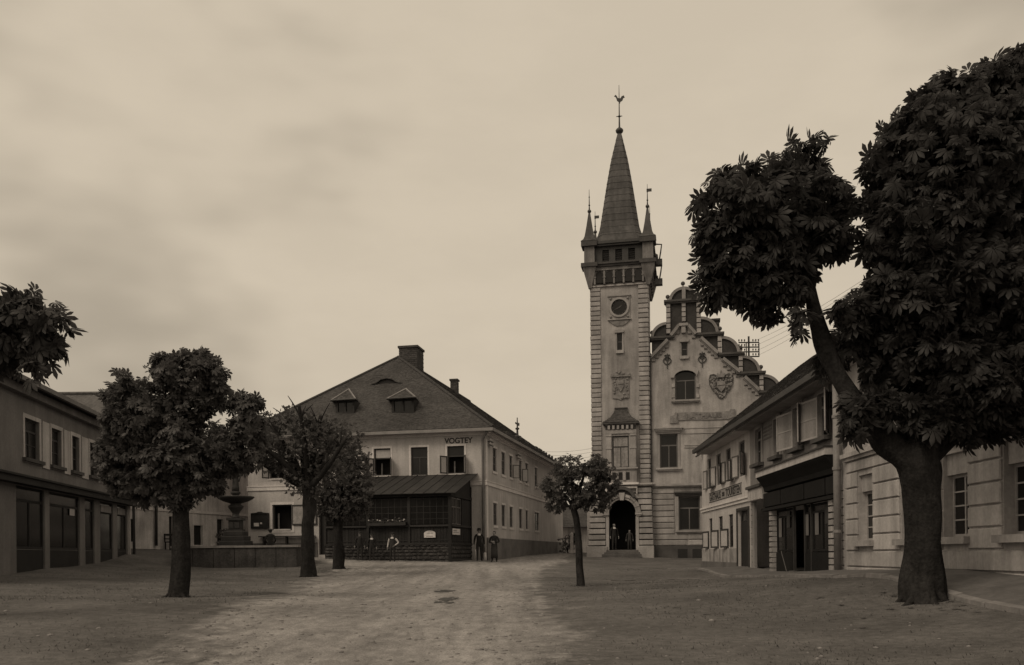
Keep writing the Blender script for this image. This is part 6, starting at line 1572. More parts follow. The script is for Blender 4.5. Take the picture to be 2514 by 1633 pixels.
# robed statue
m = MB(); m.lathe((fc.x, fc.y, 0), [(9.5 * k, fz(1207)), (9 * k, fz(1196)), (7 * k, fz(1180)), (7.5 * k, fz(1172)), (9.5 * k, fz(1163)), (7.5 * k, fz(1158.5)), (2.6 * k, fz(1156.5)), (2.6 * k, fz(1154.5)), (4.1 * k, fz(1151)), (4.2 * k, fz(1147.5)), (2.4 * k, fz(1144))], 12, sq=.75)
m.tube([Vector((fc.x - 8.5 * k, fc.y, fz(1163))), Vector((fc.x - 12.5 * k, fc.y - .1, fz(1173))), Vector((fc.x - 7 * k, fc.y - .28, fz(1178)))], [.06, .05, .04], 6)
m.tube([Vector((fc.x + 8.5 * k, fc.y, fz(1163))), Vector((fc.x + 13 * k, fc.y - .1, fz(1172))), Vector((fc.x + 11 * k, fc.y - .2, fz(1183)))], [.06, .05, .04], 6)
m.build('statue', M['fount'], ft, smooth=True)

# ------------------------------------------------------------------ trees
def leaf_mesh(n, fan, L, w, droop, fine=True):
    """one palmate leaf: leaflets fan out from the stalk's end; +x outwards, +z up"""
    V, Fc = [], []
    for k in range(n):
        a = math.radians(-fan + 2 * fan * k / (n - 1)); l = L * (1 - .38 * abs(k / (n - 1) * 2 - 1) ** 1.5); ww = w * l
        ca, sa = math.cos(a), math.sin(a)
        def P(x, y, z): return (x * ca - y * sa, x * sa + y * ca, z - droop * (x / L) ** 2 * L)
        b = len(V)
        if fine:
            V += [P(.06 * L, 0, 0), P(.45 * l, ww * .75, -.02 * L), P(.74 * l, ww, -.03 * L), P(l, 0, -.02 * L), P(.74 * l, -ww, -.03 * L), P(.45 * l, -ww * .75, -.02 * L), P(.6 * l, 0, .035 * L)]
            Fc += [(b, b + 6, b + 1), (b + 1, b + 6, b + 2), (b + 2, b + 6, b + 3), (b + 3, b + 6, b + 4), (b + 4, b + 6, b + 5), (b + 5, b + 6, b)]
        else:
            V += [P(.04 * L, 0, 0), P(.62 * l, ww, -.02 * L), P(l, 0, -.02 * L), P(.62 * l, -ww, -.02 * L)]
            Fc += [(b, b + 1, b + 2), (b, b + 2, b + 3)]
    return np.array(V, float), np.array(Fc, int)
def big_mesh(name, V, Fc, mt):
    me = bpy.data.meshes.new(name); nv, nf = len(V), len(Fc)
    me.vertices.add(nv); me.vertices.foreach_set('co', V.astype(np.float32).ravel())
    me.loops.add(nf * 3); me.loops.foreach_set('vertex_index', Fc.astype(np.int32).ravel())
    me.polygons.add(nf); me.polygons.foreach_set('loop_start', np.arange(0, nf * 3, 3, dtype=np.int32))
    me.update(calc_edges=True); me.validate(); me.materials.append(mt); return me
def norm(a): return a / (np.linalg.norm(a, axis=1, keepdims=True) + 1e-9)
def hollow(p, w=.42):
    q = p * (2 * math.pi / w)
    a = np.sin(q[:, 0] + 1.4 * np.sin(q[:, 2] * .7 + 1)) + np.sin(q[:, 1] * .9 + 1.2 * np.sin(q[:, 0] * .6 + 2)) + np.sin(q[:, 2] * 1.1 + 1.5 * np.sin(q[:, 1] * .5 + q[:, 0] * .3))
    b = np.sin(q[:, 0] * .43 + q[:, 2] * .31) + np.sin(q[:, 2] * .47 - q[:, 1] * .4 + 1.0)
    return a / 3 + b * .22
def scatter(lobes, dens, rng, shell=.72, clump=.22, gaps=0):
    """leaf stalk points and outward directions through a crown of overlapping lobes (c, r)"""
    PS, OS = [], []
    for i, (c, r) in enumerate(lobes):
        c, r = np.array(c), np.array(r); n = int(dens * (r[0] * r[1] + r[1] * r[2] + r[0] * r[2]) / 3)
        d = norm(rng.normal(size=(n, 3)))
        nz_ = np.zeros(n)
        for fq, am in ((3.0, .5), (5.5, .45), (9.0, .4), (15.0, .25)):
            kv = rng.normal(size=(3, 3)) * fq; ph = rng.uniform(0, 6.28, 3)
            nz_ += am * np.sin(d @ kv[0] + ph[0] + 1.3 * np.sin(d @ kv[1] + ph[1])) * np.cos(d @ kv[2] + ph[2])
        t = shell + (1.0 - shell) * rng.random(n) ** .6
        t = np.where(rng.random(n) < .22, rng.uniform(.3, shell, n), t)
        p = c + d * r * (t * (1 + clump * nz_))[:, None]
        keep = np.ones(n, bool)
        for j, (c2, r2) in enumerate(lobes):
            if j != i: keep &= (((p - np.array(c2)) / np.array(r2)) ** 2).sum(1) > .34
        if gaps: keep &= hollow(p) > gaps
        PS.append(p[keep]); OS.append(norm(d / r)[keep])
    return np.concatenate(PS), np.concatenate(OS)
def frames(O, rng, hang=.5, jit=.75):
    n = len(O)
    x = norm(O * .7 + rng.normal(size=(n, 3)) * jit - np.array([0, 0, hang]))
    z = O * .55 + np.array([0, 0, .85]) + rng.normal(size=(n, 3)) * .6
    z = norm(z - (z * x).sum(1, keepdims=True) * x); y = np.cross(z, x)
    return np.stack([x, y, z], 2)          # columns
def crown(tree, lobes, dens, L, mt, rng, n=7, fan=105, w=.17, droop=.35, fine=True, singles=0, shell=.72, clump=.22, name='foliage', hang=.55, extra=None, sprigs=7, gaps=-.12):
    lobes = list(lobes); base = list(lobes)
    for c, r in base:                      # twigs that stand out of the outline
        for _ in range(sprigs):
            d = rng.normal(size=3); d /= np.linalg.norm(d); q = np.array(c) + d * np.array(r) * rng.uniform(.9, 1.2); s_ = float(np.mean(r)) * rng.uniform(.10, .26)
            lobes.append((tuple(q), (s_ * 1.2, s_ * 1.2, s_)))
    P, O = scatter(lobes, dens, rng, shell, clump, gaps)
    if extra is not None: P = np.concatenate([P, extra[0]]); O = np.concatenate([O, extra[1]])
    Fm = frames(O, rng, hang); S_ = rng.uniform(.55, 1.3, len(P))
    V, Fc = leaf_mesh(n, fan, L, w, droop, fine); og = np.array(org(tree))
    idx = np.arange(len(P)); one = np.zeros(0, int)
    if singles:
        # the leaves that show largest: outermost and nearest the camera
        score = -P[:, 1] * .25 + (O[:, 1] * -1.0) + np.maximum(np.abs(O[:, 0]), O[:, 2]) * .5 + rng.random(len(P)) * .8
        one = np.argsort(-score)[:singles]; idx = np.setdiff1d(idx, one)
    W_ = np.einsum('nij,kj->nki', Fm[idx] * S_[idx][:, None, None], V) + (P[idx] - og)[:, None]
    FF = (Fc[None] + (np.arange(len(idx)) * len(V))[:, None, None]).reshape(-1, 3)
    me = big_mesh(name, W_.reshape(-1, 3), FF, mt)
    o = bpy.data.objects.new(name, me); COL.objects.link(o); o.parent = tree; o['kind'] = 'stuff'
    if singles:
        lm = big_mesh('leaf', V, Fc, mt)
        for i in one:
            q = bpy.data.objects.new('leaf', lm); COL.objects.link(q); q.parent = tree
            R3 = Fm[i] * S_[i]; t = P[i] - og
            q.matrix_local = Matrix([[R3[0, 0], R3[0, 1], R3[0, 2], t[0]], [R3[1, 0], R3[1, 1], R3[1, 2], t[1]], [R3[2, 0], R3[2, 1], R3[2, 2], t[2]], [0, 0, 0, 1]])
    return o
def pxl(px, py, rx, ry, Y, dy=0.0, deep=.9):
    """crown lobe from its place and half sizes in the photograph at distance Y + dy"""
    y = Y + dy; c = at(px, py, y); k = y / FOC
    return (tuple(c), (rx * k, deep * (rx + ry) / 2 * k, ry * k))
def limb(tree, pts, rads, name, n=9):
    """smooth tapered limb through points"""
    P = [Vector(p) for p in pts]; Q, R_ = [], []
    for i in range(len(P) - 1):
        p0, p1, p2, p3 = P[max(i - 1, 0)], P[i], P[i + 1], P[min(i + 2, len(P) - 1)]
        for s in range(5):
            t = s / 5.0
            Q.append(.5 * ((2 * p1) + (p2 - p0) * t + (2 * p0 - 5 * p1 + 4 * p2 - p3) * t * t + (3 * p1 - p0 - 3 * p2 + p3) * t ** 3)); R_.append(rads[i] + (rads[i + 1] - rads[i]) * t)
    Q.append(P[-1]); R_.append(rads[-1])
    m = MB(); m.tube(Q, R_, n, wob=.36); return m.build(name, M['bark'], tree, smooth=True)
def trunk_pts(pxs, Y):
    return [at(px, py, Y) for px, py in pxs]

def roots(tree, r, n=7):
    o = org(tree)
    for i in range(n):
        a = 2 * math.pi * (i + random.uniform(-.3, .3)) / n; L_ = r * random.uniform(1.5, 2.4); e = Vector((math.cos(a), math.sin(a), 0))
        p2 = o + e * L_; p2.z = gs(p2.x, p2.y) - .05; p1 = o + e * r * 1.15; p1.z = gs(p1.x, p1.y) + r * .12
        limb(tree, [o + e * r * .55 + Vector((0, 0, r * 1.1)), p1, p2], [r * .30, r * .22, r * .08], 'root', 6)
# ---- left pollarded chestnut
Y = 20.0; b = at(437, 1466, Y); g = gs(b.x, b.y); k = Y / FOC
t1 = thing('chestnut_tree', 'dense pollarded chestnut with three rounded heads in front of the fountain', 'tree', (b.x, b.y, g), 'trees on the square')
limb(t1, [(b.x, b.y, g - .2), (b.x, b.y, g + .15)] + trunk_pts([(443, 1380), (444, 1300), (446, 1230), (452, 1150), (455, 1060)], Y), [31 * k, 25 * k, 21 * k, 20 * k, 21 * k, 17 * k, 8 * k], 'trunk', 14)
for px, py in ((330, 1090), (600, 1080), (462, 960), (520, 1150), (380, 1170)): limb(t1, trunk_pts([(446, 1225), ((446 + px) / 2 + 5, (1215 + py) / 2 + 15), (px, py)], Y), [15 * k, 11 * k, 5 * k], 'limb', 7)
lob = [pxl(459, 932, 78, 66, Y), pxl(412, 912, 44, 40, Y, .1), pxl(505, 912, 46, 42, Y, -.1), pxl(520, 965, 34, 46, Y), pxl(455, 1000, 50, 52, Y), pxl(342, 1030, 74, 92, Y, -.1), pxl(300, 985, 44, 44, Y, .2), pxl(306, 1105, 56, 80, Y), pxl(606, 1035, 44, 68, Y, .1), pxl(604, 990, 34, 28, Y), pxl(570, 1098, 54, 60, Y, -.1), pxl(450, 1112, 106, 88, Y, 0), pxl(430, 1180, 104, 52, Y, 0), pxl(340, 1170, 70, 46, Y, .1), pxl(500, 1172, 50, 38, Y, -.2), pxl(430, 1222, 46, 24, Y, -.1)]
crown(t1, lob, 2100, .165, M['leaf'], RNG, 6, 100, .19, .35, True, singles=200, clump=.34, sprigs=14)

# ---- open-branched tree right of the fountain
Y = 33.0; b = at(757, 1416, Y); g = gs(b.x, b.y); k = Y / FOC
t2 = thing('pollarded_maple', 'open branched pollarded tree with bare rising limbs and thin leaves before the pale house', 'tree', (b.x, b.y, g), 'trees on the square')
limb(t2, [(b.x, b.y, g - .2), (b.x, b.y, g + .1)] + trunk_pts([(757, 1370), (758, 1290), (760, 1235), (756, 1190)], Y), [24 * k, 19 * k, 16 * k, 14.5 * k, 15.5 * k, 14 * k], 'trunk', 12)
br_ = [((640, 1092), (700, 1140)), ((668, 1045), (715, 1120)), ((700, 1000), (738, 1110)), ((734, 995), (748, 1090)), ((787, 1020), (772, 1100)), ((815, 1050), (788, 1120)), ((850, 1075), (802, 1150)), ((625, 1128), (690, 1165)), ((700, 1120), (725, 1150))]
for i, (tip, midp) in enumerate(br_): limb(t2, [at(757, 1200, Y), at(midp[0], midp[1], Y + (i % 3 - 1) * .5), at(tip[0], tip[1], Y + (i % 3 - 1) * 1.0)], [8.5 * k, 6.5 * k, 3.6 * k], 'limb', 7)
for i, (tip, midp) in enumerate(br_):
    for q in range(4):
        a_ = at((tip[0] * 2 + midp[0]) / 3, (tip[1] * 2 + midp[1]) / 3, Y + (i % 3 - 1) * .8); e_ = at(tip[0] + random.uniform(-34, 34), tip[1] + random.uniform(-34, 16), Y + (i % 3 - 1) * 1.0 + random.uniform(-.5, .5))
        limb(t2, [a_, (a_ + e_) / 2 + Vector((0, 0, .05)), e_], [2.4 * k, 1.6 * k, .7 * k], 'twig', 5)
lob = [pxl(640, 1085, 44, 38, Y, -.6), pxl(672, 1045, 38, 34, Y, .6), pxl(712, 1024, 36, 30, Y, 0), pxl(752, 1034, 36, 30, Y, -.5), pxl(800, 1050, 44, 38, Y, .5), pxl(846, 1072, 46, 40, Y, 0), pxl(760, 1090, 80, 56, Y, 0), pxl(690, 1110, 64, 50, Y, .3), pxl(800, 1140, 62, 58, Y, .2), pxl(735, 1170, 50, 44, Y, 0), pxl(650, 1130, 40, 26, Y, 0), pxl(760, 1200, 40, 26, Y, 0)]
crown(t2, lob, 640, .12, M['leaf_f'], RNG, 5, 85, .26, .3, False, shell=.35, clump=.4, sprigs=5, gaps=0)

# ---- rounder tree behind it
Y = 38.0; b = at(832, 1396, Y); g = gs(b.x, b.y); k = Y / FOC
t3 = thing('round_maple', 'full dark round tree standing before the glazed porch', 'tree', (b.x, b.y, g), 'trees on the square')
limb(t3, [(b.x, b.y, g - .2), (b.x, b.y, g + .1)] + trunk_pts([(832, 1350), (831, 1290), (832, 1220), (836, 1150)], Y), [18 * k, 14 * k, 12 * k, 11 * k, 10 * k, 6 * k], 'trunk', 12)
for px, py in ((870, 1150), (800, 1160), (840, 1110), (885, 1200)): limb(t3, trunk_pts([(832, 1260), ((832 + px) / 2, (1250 + py) / 2), (px, py)], Y), [7 * k, 5 * k, 2.5 * k], 'limb', 6)
lob = [pxl(852, 1128, 54, 46, Y), pxl(875, 1180, 40, 55, Y, -.2), pxl(826, 1172, 58, 60, Y, .1), pxl(850, 1225, 62, 46, Y, -.2), pxl(806, 1232, 40, 38, Y, 0), pxl(880, 1238, 34, 34, Y, 0), pxl(842, 1262, 44, 18, Y)]
crown(t3, lob, 1700, .12, M['leaf_f'], RNG, 5, 85, .28, .3, False, clump=.32, sprigs=10)

# ---- young tree before the tower
Y = 25.0; b = at(1425, 1438, Y); g = gs(b.x, b.y); k = Y / FOC
t4 = thing('young_tree', 'slim young round headed tree in the middle of the square before the tower', 'tree', (b.x, b.y, g), 'trees on the square')
limb(t4, [(b.x, b.y, g - .2), (b.x, b.y, g + .06)] + trunk_pts([(1423, 1390), (1420, 1330), (1414, 1275), (1407, 1240), (1416, 1190)], Y), [14 * k, 11 * k, 9.5 * k, 9 * k, 8 * k, 7.5 * k, 4 * k], 'trunk', 10)
for px, py in ((1375, 1205), (1470, 1180), (1400, 1145), (1475, 1225), (1440, 1150), (1380, 1245)): limb(t4, trunk_pts([(1409, 1250), ((1410 + px) / 2, (1240 + py) / 2), (px, py)], Y), [6 * k, 4 * k, 2 * k], 'limb', 6)
lob = [pxl(1402, 1152, 42, 34, Y), pxl(1470, 1150, 32, 30, Y, .1), pxl(1432, 1185, 62, 44, Y, 0), pxl(1374, 1195, 46, 34, Y, .1), pxl(1345, 1190, 24, 18, Y, 0), pxl(1482, 1195, 34, 36, Y, -.1), pxl(1402, 1222, 50, 26, Y, 0), pxl(1462, 1228, 44, 24, Y, 0), pxl(1370, 1240, 22, 18, Y)]
crown(t4, lob, 1700, .12, M['leaf'], RNG, 5, 90, .24, .35, False, clump=.26, sprigs=7, gaps=-.3)

# ---- big chestnut at the right
Y = 14.5; b = at(2268, 1490, Y); g = gs(b.x, b.y); k = Y / FOC
t5 = thing('big_chestnut', 'huge dark chestnut with thick forked trunk in front of the rusticated house', 'tree', (b.x, b.y, g), 'trees on the square')
limb(t5, [(b.x, b.y, g - .25), (b.x, b.y, g + .12)] + trunk_pts([(2269, 1400), (2267, 1300), (2263, 1220), (2255, 1165), (2250, 1110), (2285, 1010), (2310, 880)], Y), [56 * k, 49 * k, 44 * k, 41 * k, 41 * k, 47 * k, 50 * k, 36 * k, 22 * k], 'trunk', 18)
limb(t5, trunk_pts([(2250, 1150), (2185, 1090), (2118, 1010), (2062, 930), (2022, 840), (2000, 760), (1985, 690), (1960, 600)], Y), [44 * k, 36 * k, 25 * k, 22 * k, 20 * k, 17 * k, 12 * k, 6 * k], 'limb', 12)
limb(t5, trunk_pts([(2262, 1130), (2340, 1060), (2420, 950), (2470, 820)], Y + .3), [34 * k, 26 * k, 18 * k, 9 * k], 'limb', 10)
limb(t5, trunk_pts([(2240, 1130), (2220, 1010), (2190, 850), (2180, 650), (2230, 450)], Y + .4), [30 * k, 24 * k, 18 * k, 12 * k, 5 * k], 'limb', 9)
limb(t5, trunk_pts([(1995, 740), (1900, 640), (1820, 560)], Y), [12 * k, 9 * k, 4 * k], 'limb', 7)
limb(t5, trunk_pts([(1990, 720), (2000, 600), (1975, 450)], Y), [10 * k, 7 * k, 3 * k], 'limb', 7)
lob = [pxl(1790, 510, 66, 76, Y, 0), pxl(1766, 600, 46, 96, Y, .1), pxl(1850, 495, 92, 82, Y, -.2), pxl(1935, 490, 92, 80, Y, .1), pxl(2030, 505, 52, 54, Y, .3), pxl(1975, 405, 38, 44, Y, .3), pxl(1950, 372, 28, 28, Y, .1), pxl(2012, 348, 22, 12, Y, .1), pxl(1850, 600, 112, 100, Y, 0), pxl(1955, 585, 92, 82, Y, .2), pxl(2040, 575, 44, 44, Y, .2), pxl(1778, 690, 48, 50, Y, 0), pxl(1868, 705, 58, 54, Y, -.1), pxl(1872, 755, 40, 28, Y, .1), pxl(1940, 690, 46, 54, Y, -.2), pxl(1985, 645, 34, 34, Y, -.1), pxl(1962, 785, 20, 38, Y, -.3),
       pxl(2172, 560, 48, 84, Y, .3), pxl(2186, 445, 56, 84, Y, .2), pxl(2218, 355, 60, 64, Y, .1), pxl(2288, 285, 70, 60, Y, .2), pxl(2358, 245, 74, 60, Y, .3), pxl(2475, 225, 105, 84, Y, .4), pxl(2258, 560, 118, 138, Y, -.3), pxl(2350, 420, 150, 155, Y, -.2), pxl(2485, 400, 145, 190, Y, .2), pxl(2192, 690, 60, 64, Y, .1), pxl(2092, 765, 44, 38, Y, -.3), pxl(2130, 825, 64, 54, Y, .2), pxl(2262, 740, 116, 132, Y, -.2), pxl(2400, 700, 165, 195, Y, 0), pxl(2230, 880, 104, 80, Y, 0), pxl(2350, 930, 115, 112, Y, -.2), pxl(2460, 950, 105, 115, Y, .1), pxl(2300, 1030, 66, 46, Y, -.3), pxl(2040, 885, 30, 34, Y, .5), pxl(2130, 990, 54, 30, Y, -.4), pxl(2100, 1040, 30, 36, Y, -.5), pxl(2190, 1000, 46, 36, Y, -.3), pxl(2400, 1050, 56, 30, Y, 0)]
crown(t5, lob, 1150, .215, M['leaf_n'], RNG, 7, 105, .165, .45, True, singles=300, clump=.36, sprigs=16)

# ---- another chestnut reaching in at the left edge
Y = 13.0; b = at(-150, 1540, Y); g = gs(b.x, b.y); k = Y / FOC
t6 = thing('edge_chestnut', 'chestnut crown reaching into the picture above the left house', 'tree', (b.x, b.y, g), 'trees on the square')
limb(t6, [(b.x, b.y, g - .2), (b.x, b.y, g + .12)] + trunk_pts([(-150, 1400), (-148, 1250), (-140, 1100), (-100, 950)], Y), [60 * k, 46 * k, 40 * k, 37 * k, 38 * k, 20 * k], 'trunk', 14)
limb(t6, trunk_pts([(-145, 1130), (-60, 980), (30, 860), (80, 800)], Y), [24 * k, 17 * k, 10 * k, 4 * k], 'limb', 8)
lob = [pxl(95, 800, 64, 58, Y), pxl(75, 770, 56, 46, Y, .2), pxl(85, 850, 48, 46, Y, 0), pxl(15, 815, 80, 84, Y, .1), pxl(-90, 820, 110, 110, Y, 0), pxl(-200, 800, 130, 150, Y, 0), pxl(88, 915, 22, 26, Y, -.1)]
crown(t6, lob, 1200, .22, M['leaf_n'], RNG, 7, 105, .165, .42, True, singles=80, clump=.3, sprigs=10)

for t_, r_ in ((t1, .2), (t2, .24), (t3, .21), (t4, .09), (t5, .3)): roots(t_, r_)
# shrub at the end of the lane, climber by the back house door, tufts
def shrub(px, py, Y, w, h, name, label, mt):
    b = at(px, py, Y); g = gs(b.x, b.y); k = Y / FOC
    t = thing(name, label, 'shrub', (b.x, b.y, g))
    for a in range(4): limb(t, [(b.x, b.y, g - .1), (b.x + .1 * (a - 1.5), b.y, g + h * .4), (b.x + w * .3 * (a - 1.5), b.y + .1 * (a % 2), g + h * .85)], [.03, .02, .01], 'stem', 5)
    crown(t, [((b.x, b.y, g + h * .5), (w * .55, w * .5, h * .52)), ((b.x + w * .2, b.y, g + h * .75), (w * .35, w * .35, h * .3))], 900, .12, mt, RNG, 4, 80, .3, .3, False, shell=.5)
shrub(1393, 1356, 72, 1.2, 1.5, 'shrub', 'dark rounded shrub at the far end of the lane', M['leaf'])
shrub(545, 1342, 50, .7, 1.3, 'climbing_shrub', 'leafy shrub beside the dark door of the pale back house', M['leaf_f'])

# ------------------------------------------------------------------ people
def person(px, py_feet, Y, height_px, label, pose='stand', coat='coat', sleeve=None, trous='trouser', hat='cap', face=0.0, apron=None, group=None, foot=None, shirt=True, seed=1):
    D = at(px, py_feet, Y); g = gs(D.x, D.y) if foot is None else foot
    sc = height_px * Y / FOC / 1.78
    root = thing('person', label, 'person', (D.x, D.y, g), group)
    rs = random.Random(seed); sw = rs.uniform(-.03, .03)
    J = {}
    E = []
    def jt(n, p, r, par=None, tag='skin'): J[n] = (Vector(p), r, tag); (E.append((par, n, tag)) if par else None)
    sit = pose == 'sit'
    jt('pelvis', (0, 0, .95), (.15, .115)); jt('waist', (0, 0, 1.12), (.14, .11), 'pelvis', 'coat'); jt('chest', (0, -.01, 1.32), (.165, .125), 'waist', 'coat'); jt('nb', (0, .01, 1.47), (.075, .075), 'chest', 'coat')
    jt('neck', (0, 0, 1.54), (.055, .055), 'nb'); jt('jaw', (0, -.02, 1.60), (.068, .075), 'neck'); jt('brow', (0, -.015, 1.68), (.078, .088), 'jaw'); jt('crown', (0, 0, 1.76), (.06, .065), 'brow')
    jt('nose', (0, -.115, 1.645), (.014, .014), 'jaw')
    for s, n in ((-1, 'L'), (1, 'R')):
        jt('ear' + n, (s * .088, .0, 1.655), (.014, .014), 'brow')
        jt('hip' + n, (s * .095, 0, .90), (.10, .10), 'pelvis', 'trouser')
        if sit: jt('kn' + n, (s * .11, -.42, .88), (.075, .075), 'hip' + n, 'trouser'); jt('an' + n, (s * .11, -.45, .46), (.05, .05), 'kn' + n, 'trouser'); jt('to' + n, (s * .12, -.62, .40), (.042, .035), 'an' + n, 'shoe')
        else:
            off = .05 * s * rs.uniform(.4, 1.4)
            jt('kn' + n, (s * .105, -.02 + off * .3, .50), (.068, .068), 'hip' + n, 'trouser'); jt('an' + n, (s * .115, .02 + off, .09), (.05, .05), 'kn' + n, 'trouser'); jt('to' + n, (s * .14, -.15 + off, .04), (.045, .035), 'an' + n, 'shoe')
        jt('sh' + n, (s * .185, .0, 1.42), (.072, .072), 'nb', 'coat')
        if pose == 'hips' and s > 0: el, wr = (s * .36, .06, 1.18), (s * .20, -.10, 1.02)
        elif pose == 'crossed': el, wr = (s * .28, -.02, 1.14), (s * .06, -.21, 1.13 + .03 * s)
        elif sit: el, wr = (s * .27, .02, 1.16), (s * .16, -.24, 1.0)
        else: el, wr = (s * (.25 + abs(sw)), .03, 1.15), (s * (.27 + abs(sw)), -.04, .92)
        jt('el' + n, el, (.054, .054), 'sh' + n, 'sleeve'); jt('wr' + n, wr, (.034, .034), 'el' + n, 'sleeve')
        d = (Vector(wr) - Vector(el)).normalized(); pal = Vector(wr) + d * .075
        jt('pa' + n, pal, (.036, .030), 'wr' + n)
        side = d.cross(Vector((1, 0, 0))).normalized()
        for q in range(4):
            o = side * (.030 - .020 * q); ln = (.072, .082, .076, .058)[q]
            f1 = pal + d * .03 + o; f2 = f1 + d * ln * .6 + Vector((-s * .008, 0, 0)); f3 = f2 + d * ln * .5 + Vector((-s * .022, 0, 0))
            jt('f%d%s' % (q, n), f1, (.0095, .0095), 'pa' + n); jt('g%d%s' % (q, n), f2, (.009, .009), 'f%d%s' % (q, n)); jt('h%d%s' % (q, n), f3, (.008, .008), 'g%d%s' % (q, n))
        tb = Vector(wr) + d * .03 + side * .038; jt('tb' + n, tb, (.011, .011), 'wr' + n); jt('tt' + n, tb + side * .022 + d * .045, (.009, .009), 'tb' + n)
    names = list(J); ix = {n: i for i, n in enumerate(names)}
    me = bpy.data.meshes.new('body_skeleton'); me.from_pydata([J[n][0] for n in names], [(ix[a], ix[b]) for a, b, _ in E], [])
    ob = bpy.data.objects.new('body_tmp', me); COL.objects.link(ob)
    md = ob.modifiers.new('skin', 'SKIN'); md.use_smooth_shade = True
    for i, n in enumerate(names): me.skin_vertices[0].data[i].radius = J[n][1]
    me.skin_vertices[0].data[0].use_root = True
    sb = ob.modifiers.new('sub', 'SUBSURF'); sb.levels = 1; sb.render_levels = 1
    bpy.context.view_layer.update()
    bm = bpy.data.meshes.new_from_object(ob.evaluated_get(bpy.context.evaluated_depsgraph_get())); bpy.data.objects.remove(ob)
    bm.name = 'body'; bm.materials.clear()
    slots = {'skin': 'skin', 'coat': coat, 'sleeve': sleeve or coat, 'trouser': trous, 'shoe': 'coat', 'shirt': 'shirt'}; order = list(slots)
    for s_ in order: bm.materials.append(M[slots[s_]])
    nP = len(bm.polygons); C_ = np.zeros(nP * 3); bm.polygons.foreach_get('center', C_); C_ = C_.reshape(-1, 3)
    bd = np.full(nP, 1e9); bt = np.zeros(nP, int)
    for a, b, t in E:
        A_, B_ = np.array(J[a][0]), np.array(J[b][0]); ra, rb_ = max(J[a][1]), max(J[b][1]); e = B_ - A_
        tt = np.clip((C_ - A_) @ e / (e @ e), 0, 1); d = np.linalg.norm(C_ - (A_ + tt[:, None] * e), axis=1) - (ra + (rb_ - ra) * tt)
        q = d < bd; bd[q] = d[q]; bt[q] = order.index(t)
    if not sit: bt[(bt == order.index('trouser')) & (C_[:, 2] > .88)] = order.index('coat')
    if shirt: bt[np.isin(bt, [order.index('coat'), 0]) & (C_[:, 1] < -.03) & (C_[:, 2] > 1.33) & (C_[:, 2] < 1.53) & (np.abs(C_[:, 0]) < (C_[:, 2] - 1.30) * .33)] = order.index('shirt')
    bm.polygons.foreach_set('material_index', bt.astype(np.int32)); bm.shade_smooth()
    bo = bpy.data.objects.new('body', bm); COL.objects.link(bo); bo.parent = root
    bo.scale = (sc * 1.04, sc * 1.04, sc); bo.rotation_euler = (0, 0, face)
    def kid(mb, name, mt):
        o = mb.mesh(name, Vector((0, 0, 0)), M[mt], True); q = bpy.data.objects.new(name, o); COL.objects.link(q); q.parent = root; q.scale = bo.scale; q.rotation_euler = bo.rotation_euler
    for s in (-1, 1):
        m = MB(); m.ball((s * .032, -.092, 1.675), .011, 5); kid(m, 'eye', 'print')
    if hat == 'cap':
        m = MB(); m.lathe((0, .01, 1.70), [(.098, 0), (.112, .03), (.115, .055), (.09, .085), (.03, .10)], 12); m.add([(-.08, -.07, 1.715), (.08, -.07, 1.715), (.06, -.16, 1.70), (-.06, -.16, 1.70)], [(0, 1, 2, 3)]); kid(m, 'cap', 'trouser')
    elif hat == 'hat':
        m = MB(); m.lathe((0, .0, 1.715), [(.16, 0), (.165, .012), (.10, .02), (.095, .09), (.075, .12), (.03, .125)], 14); kid(m, 'hat', 'coat')
    m = MB(); m.lathe((0, .018, 1.655), [(.075, -.05), (.088, 0), (.092, .045), (.08, .085), (.045, .112), (.01, .12)], 12); kid(m, 'hair', 'coat')
    if apron:
        m = MB(); m.lathe((0, -.005, 0), [(.205, .22), (.19, .5), (.175, .8), (.16, 1.0), (.15, 1.08)], 16, sq=.8); kid(m, 'apron', apron)
    return root
grp = 'people standing in the square'
person(884, 1368, 46.6, 70, 'man in dark clothes in the shade left of the trio before the porch', hat='cap', shirt=False, group=grp, seed=2)
person(913, 1371.5, 46.2, 66, 'man in dark suit and cap with white collar before the flower box', hat='cap', group=grp, face=.2, seed=3)
person(964, 1376, 45.6, 71, 'man in cap, dark waistcoat and white shirt sleeves before the porch', coat='vest', sleeve='shirt', hat='cap', group=grp, pose='hips', face=-.15, seed=4)
person(1177, 1374.5, 48.6, 79, 'man in dark suit and hat with white shirt front at the house corner', hat='hat', group=grp, face=.1, seed=5)
person(1214, 1375.5, 48.4, 76.5, 'bareheaded person in long dark apron right of the corner drainpipe', hat=None, apron='vest', group=grp, pose='crossed', face=-.2, shirt=False, seed=6)
dwy = T.pt(T.U(1508, 1320), 0, .15)
person(1508, 1350, dwy.y, 66, 'man in dark coat with white shirt front standing in the tower doorway', hat=None, group=grp, foot=dz0 - .02, face=.3, seed=7)
dwy = T.pt(T.U(1546, 1320), 0, .1)
person(1546, 1350, dwy.y, 50, 'child in dark clothes standing at the right of the tower doorway', hat=None, group=grp, foot=dz0 - .02, coat='vest', face=-.2, shirt=False, seed=8)
# seated on the far rim of the basin, back to the camera
sp = at(664, 1338, 44.45)
person(664, 1338, 44.45, 79, 'person in dark clothes sitting on the far rim of the fountain basin', pose='sit', hat='cap', foot=zt_b - .83 * 79 * 44.45 / FOC / 1.78, face=math.pi + .25, shirt=False, seed=9)

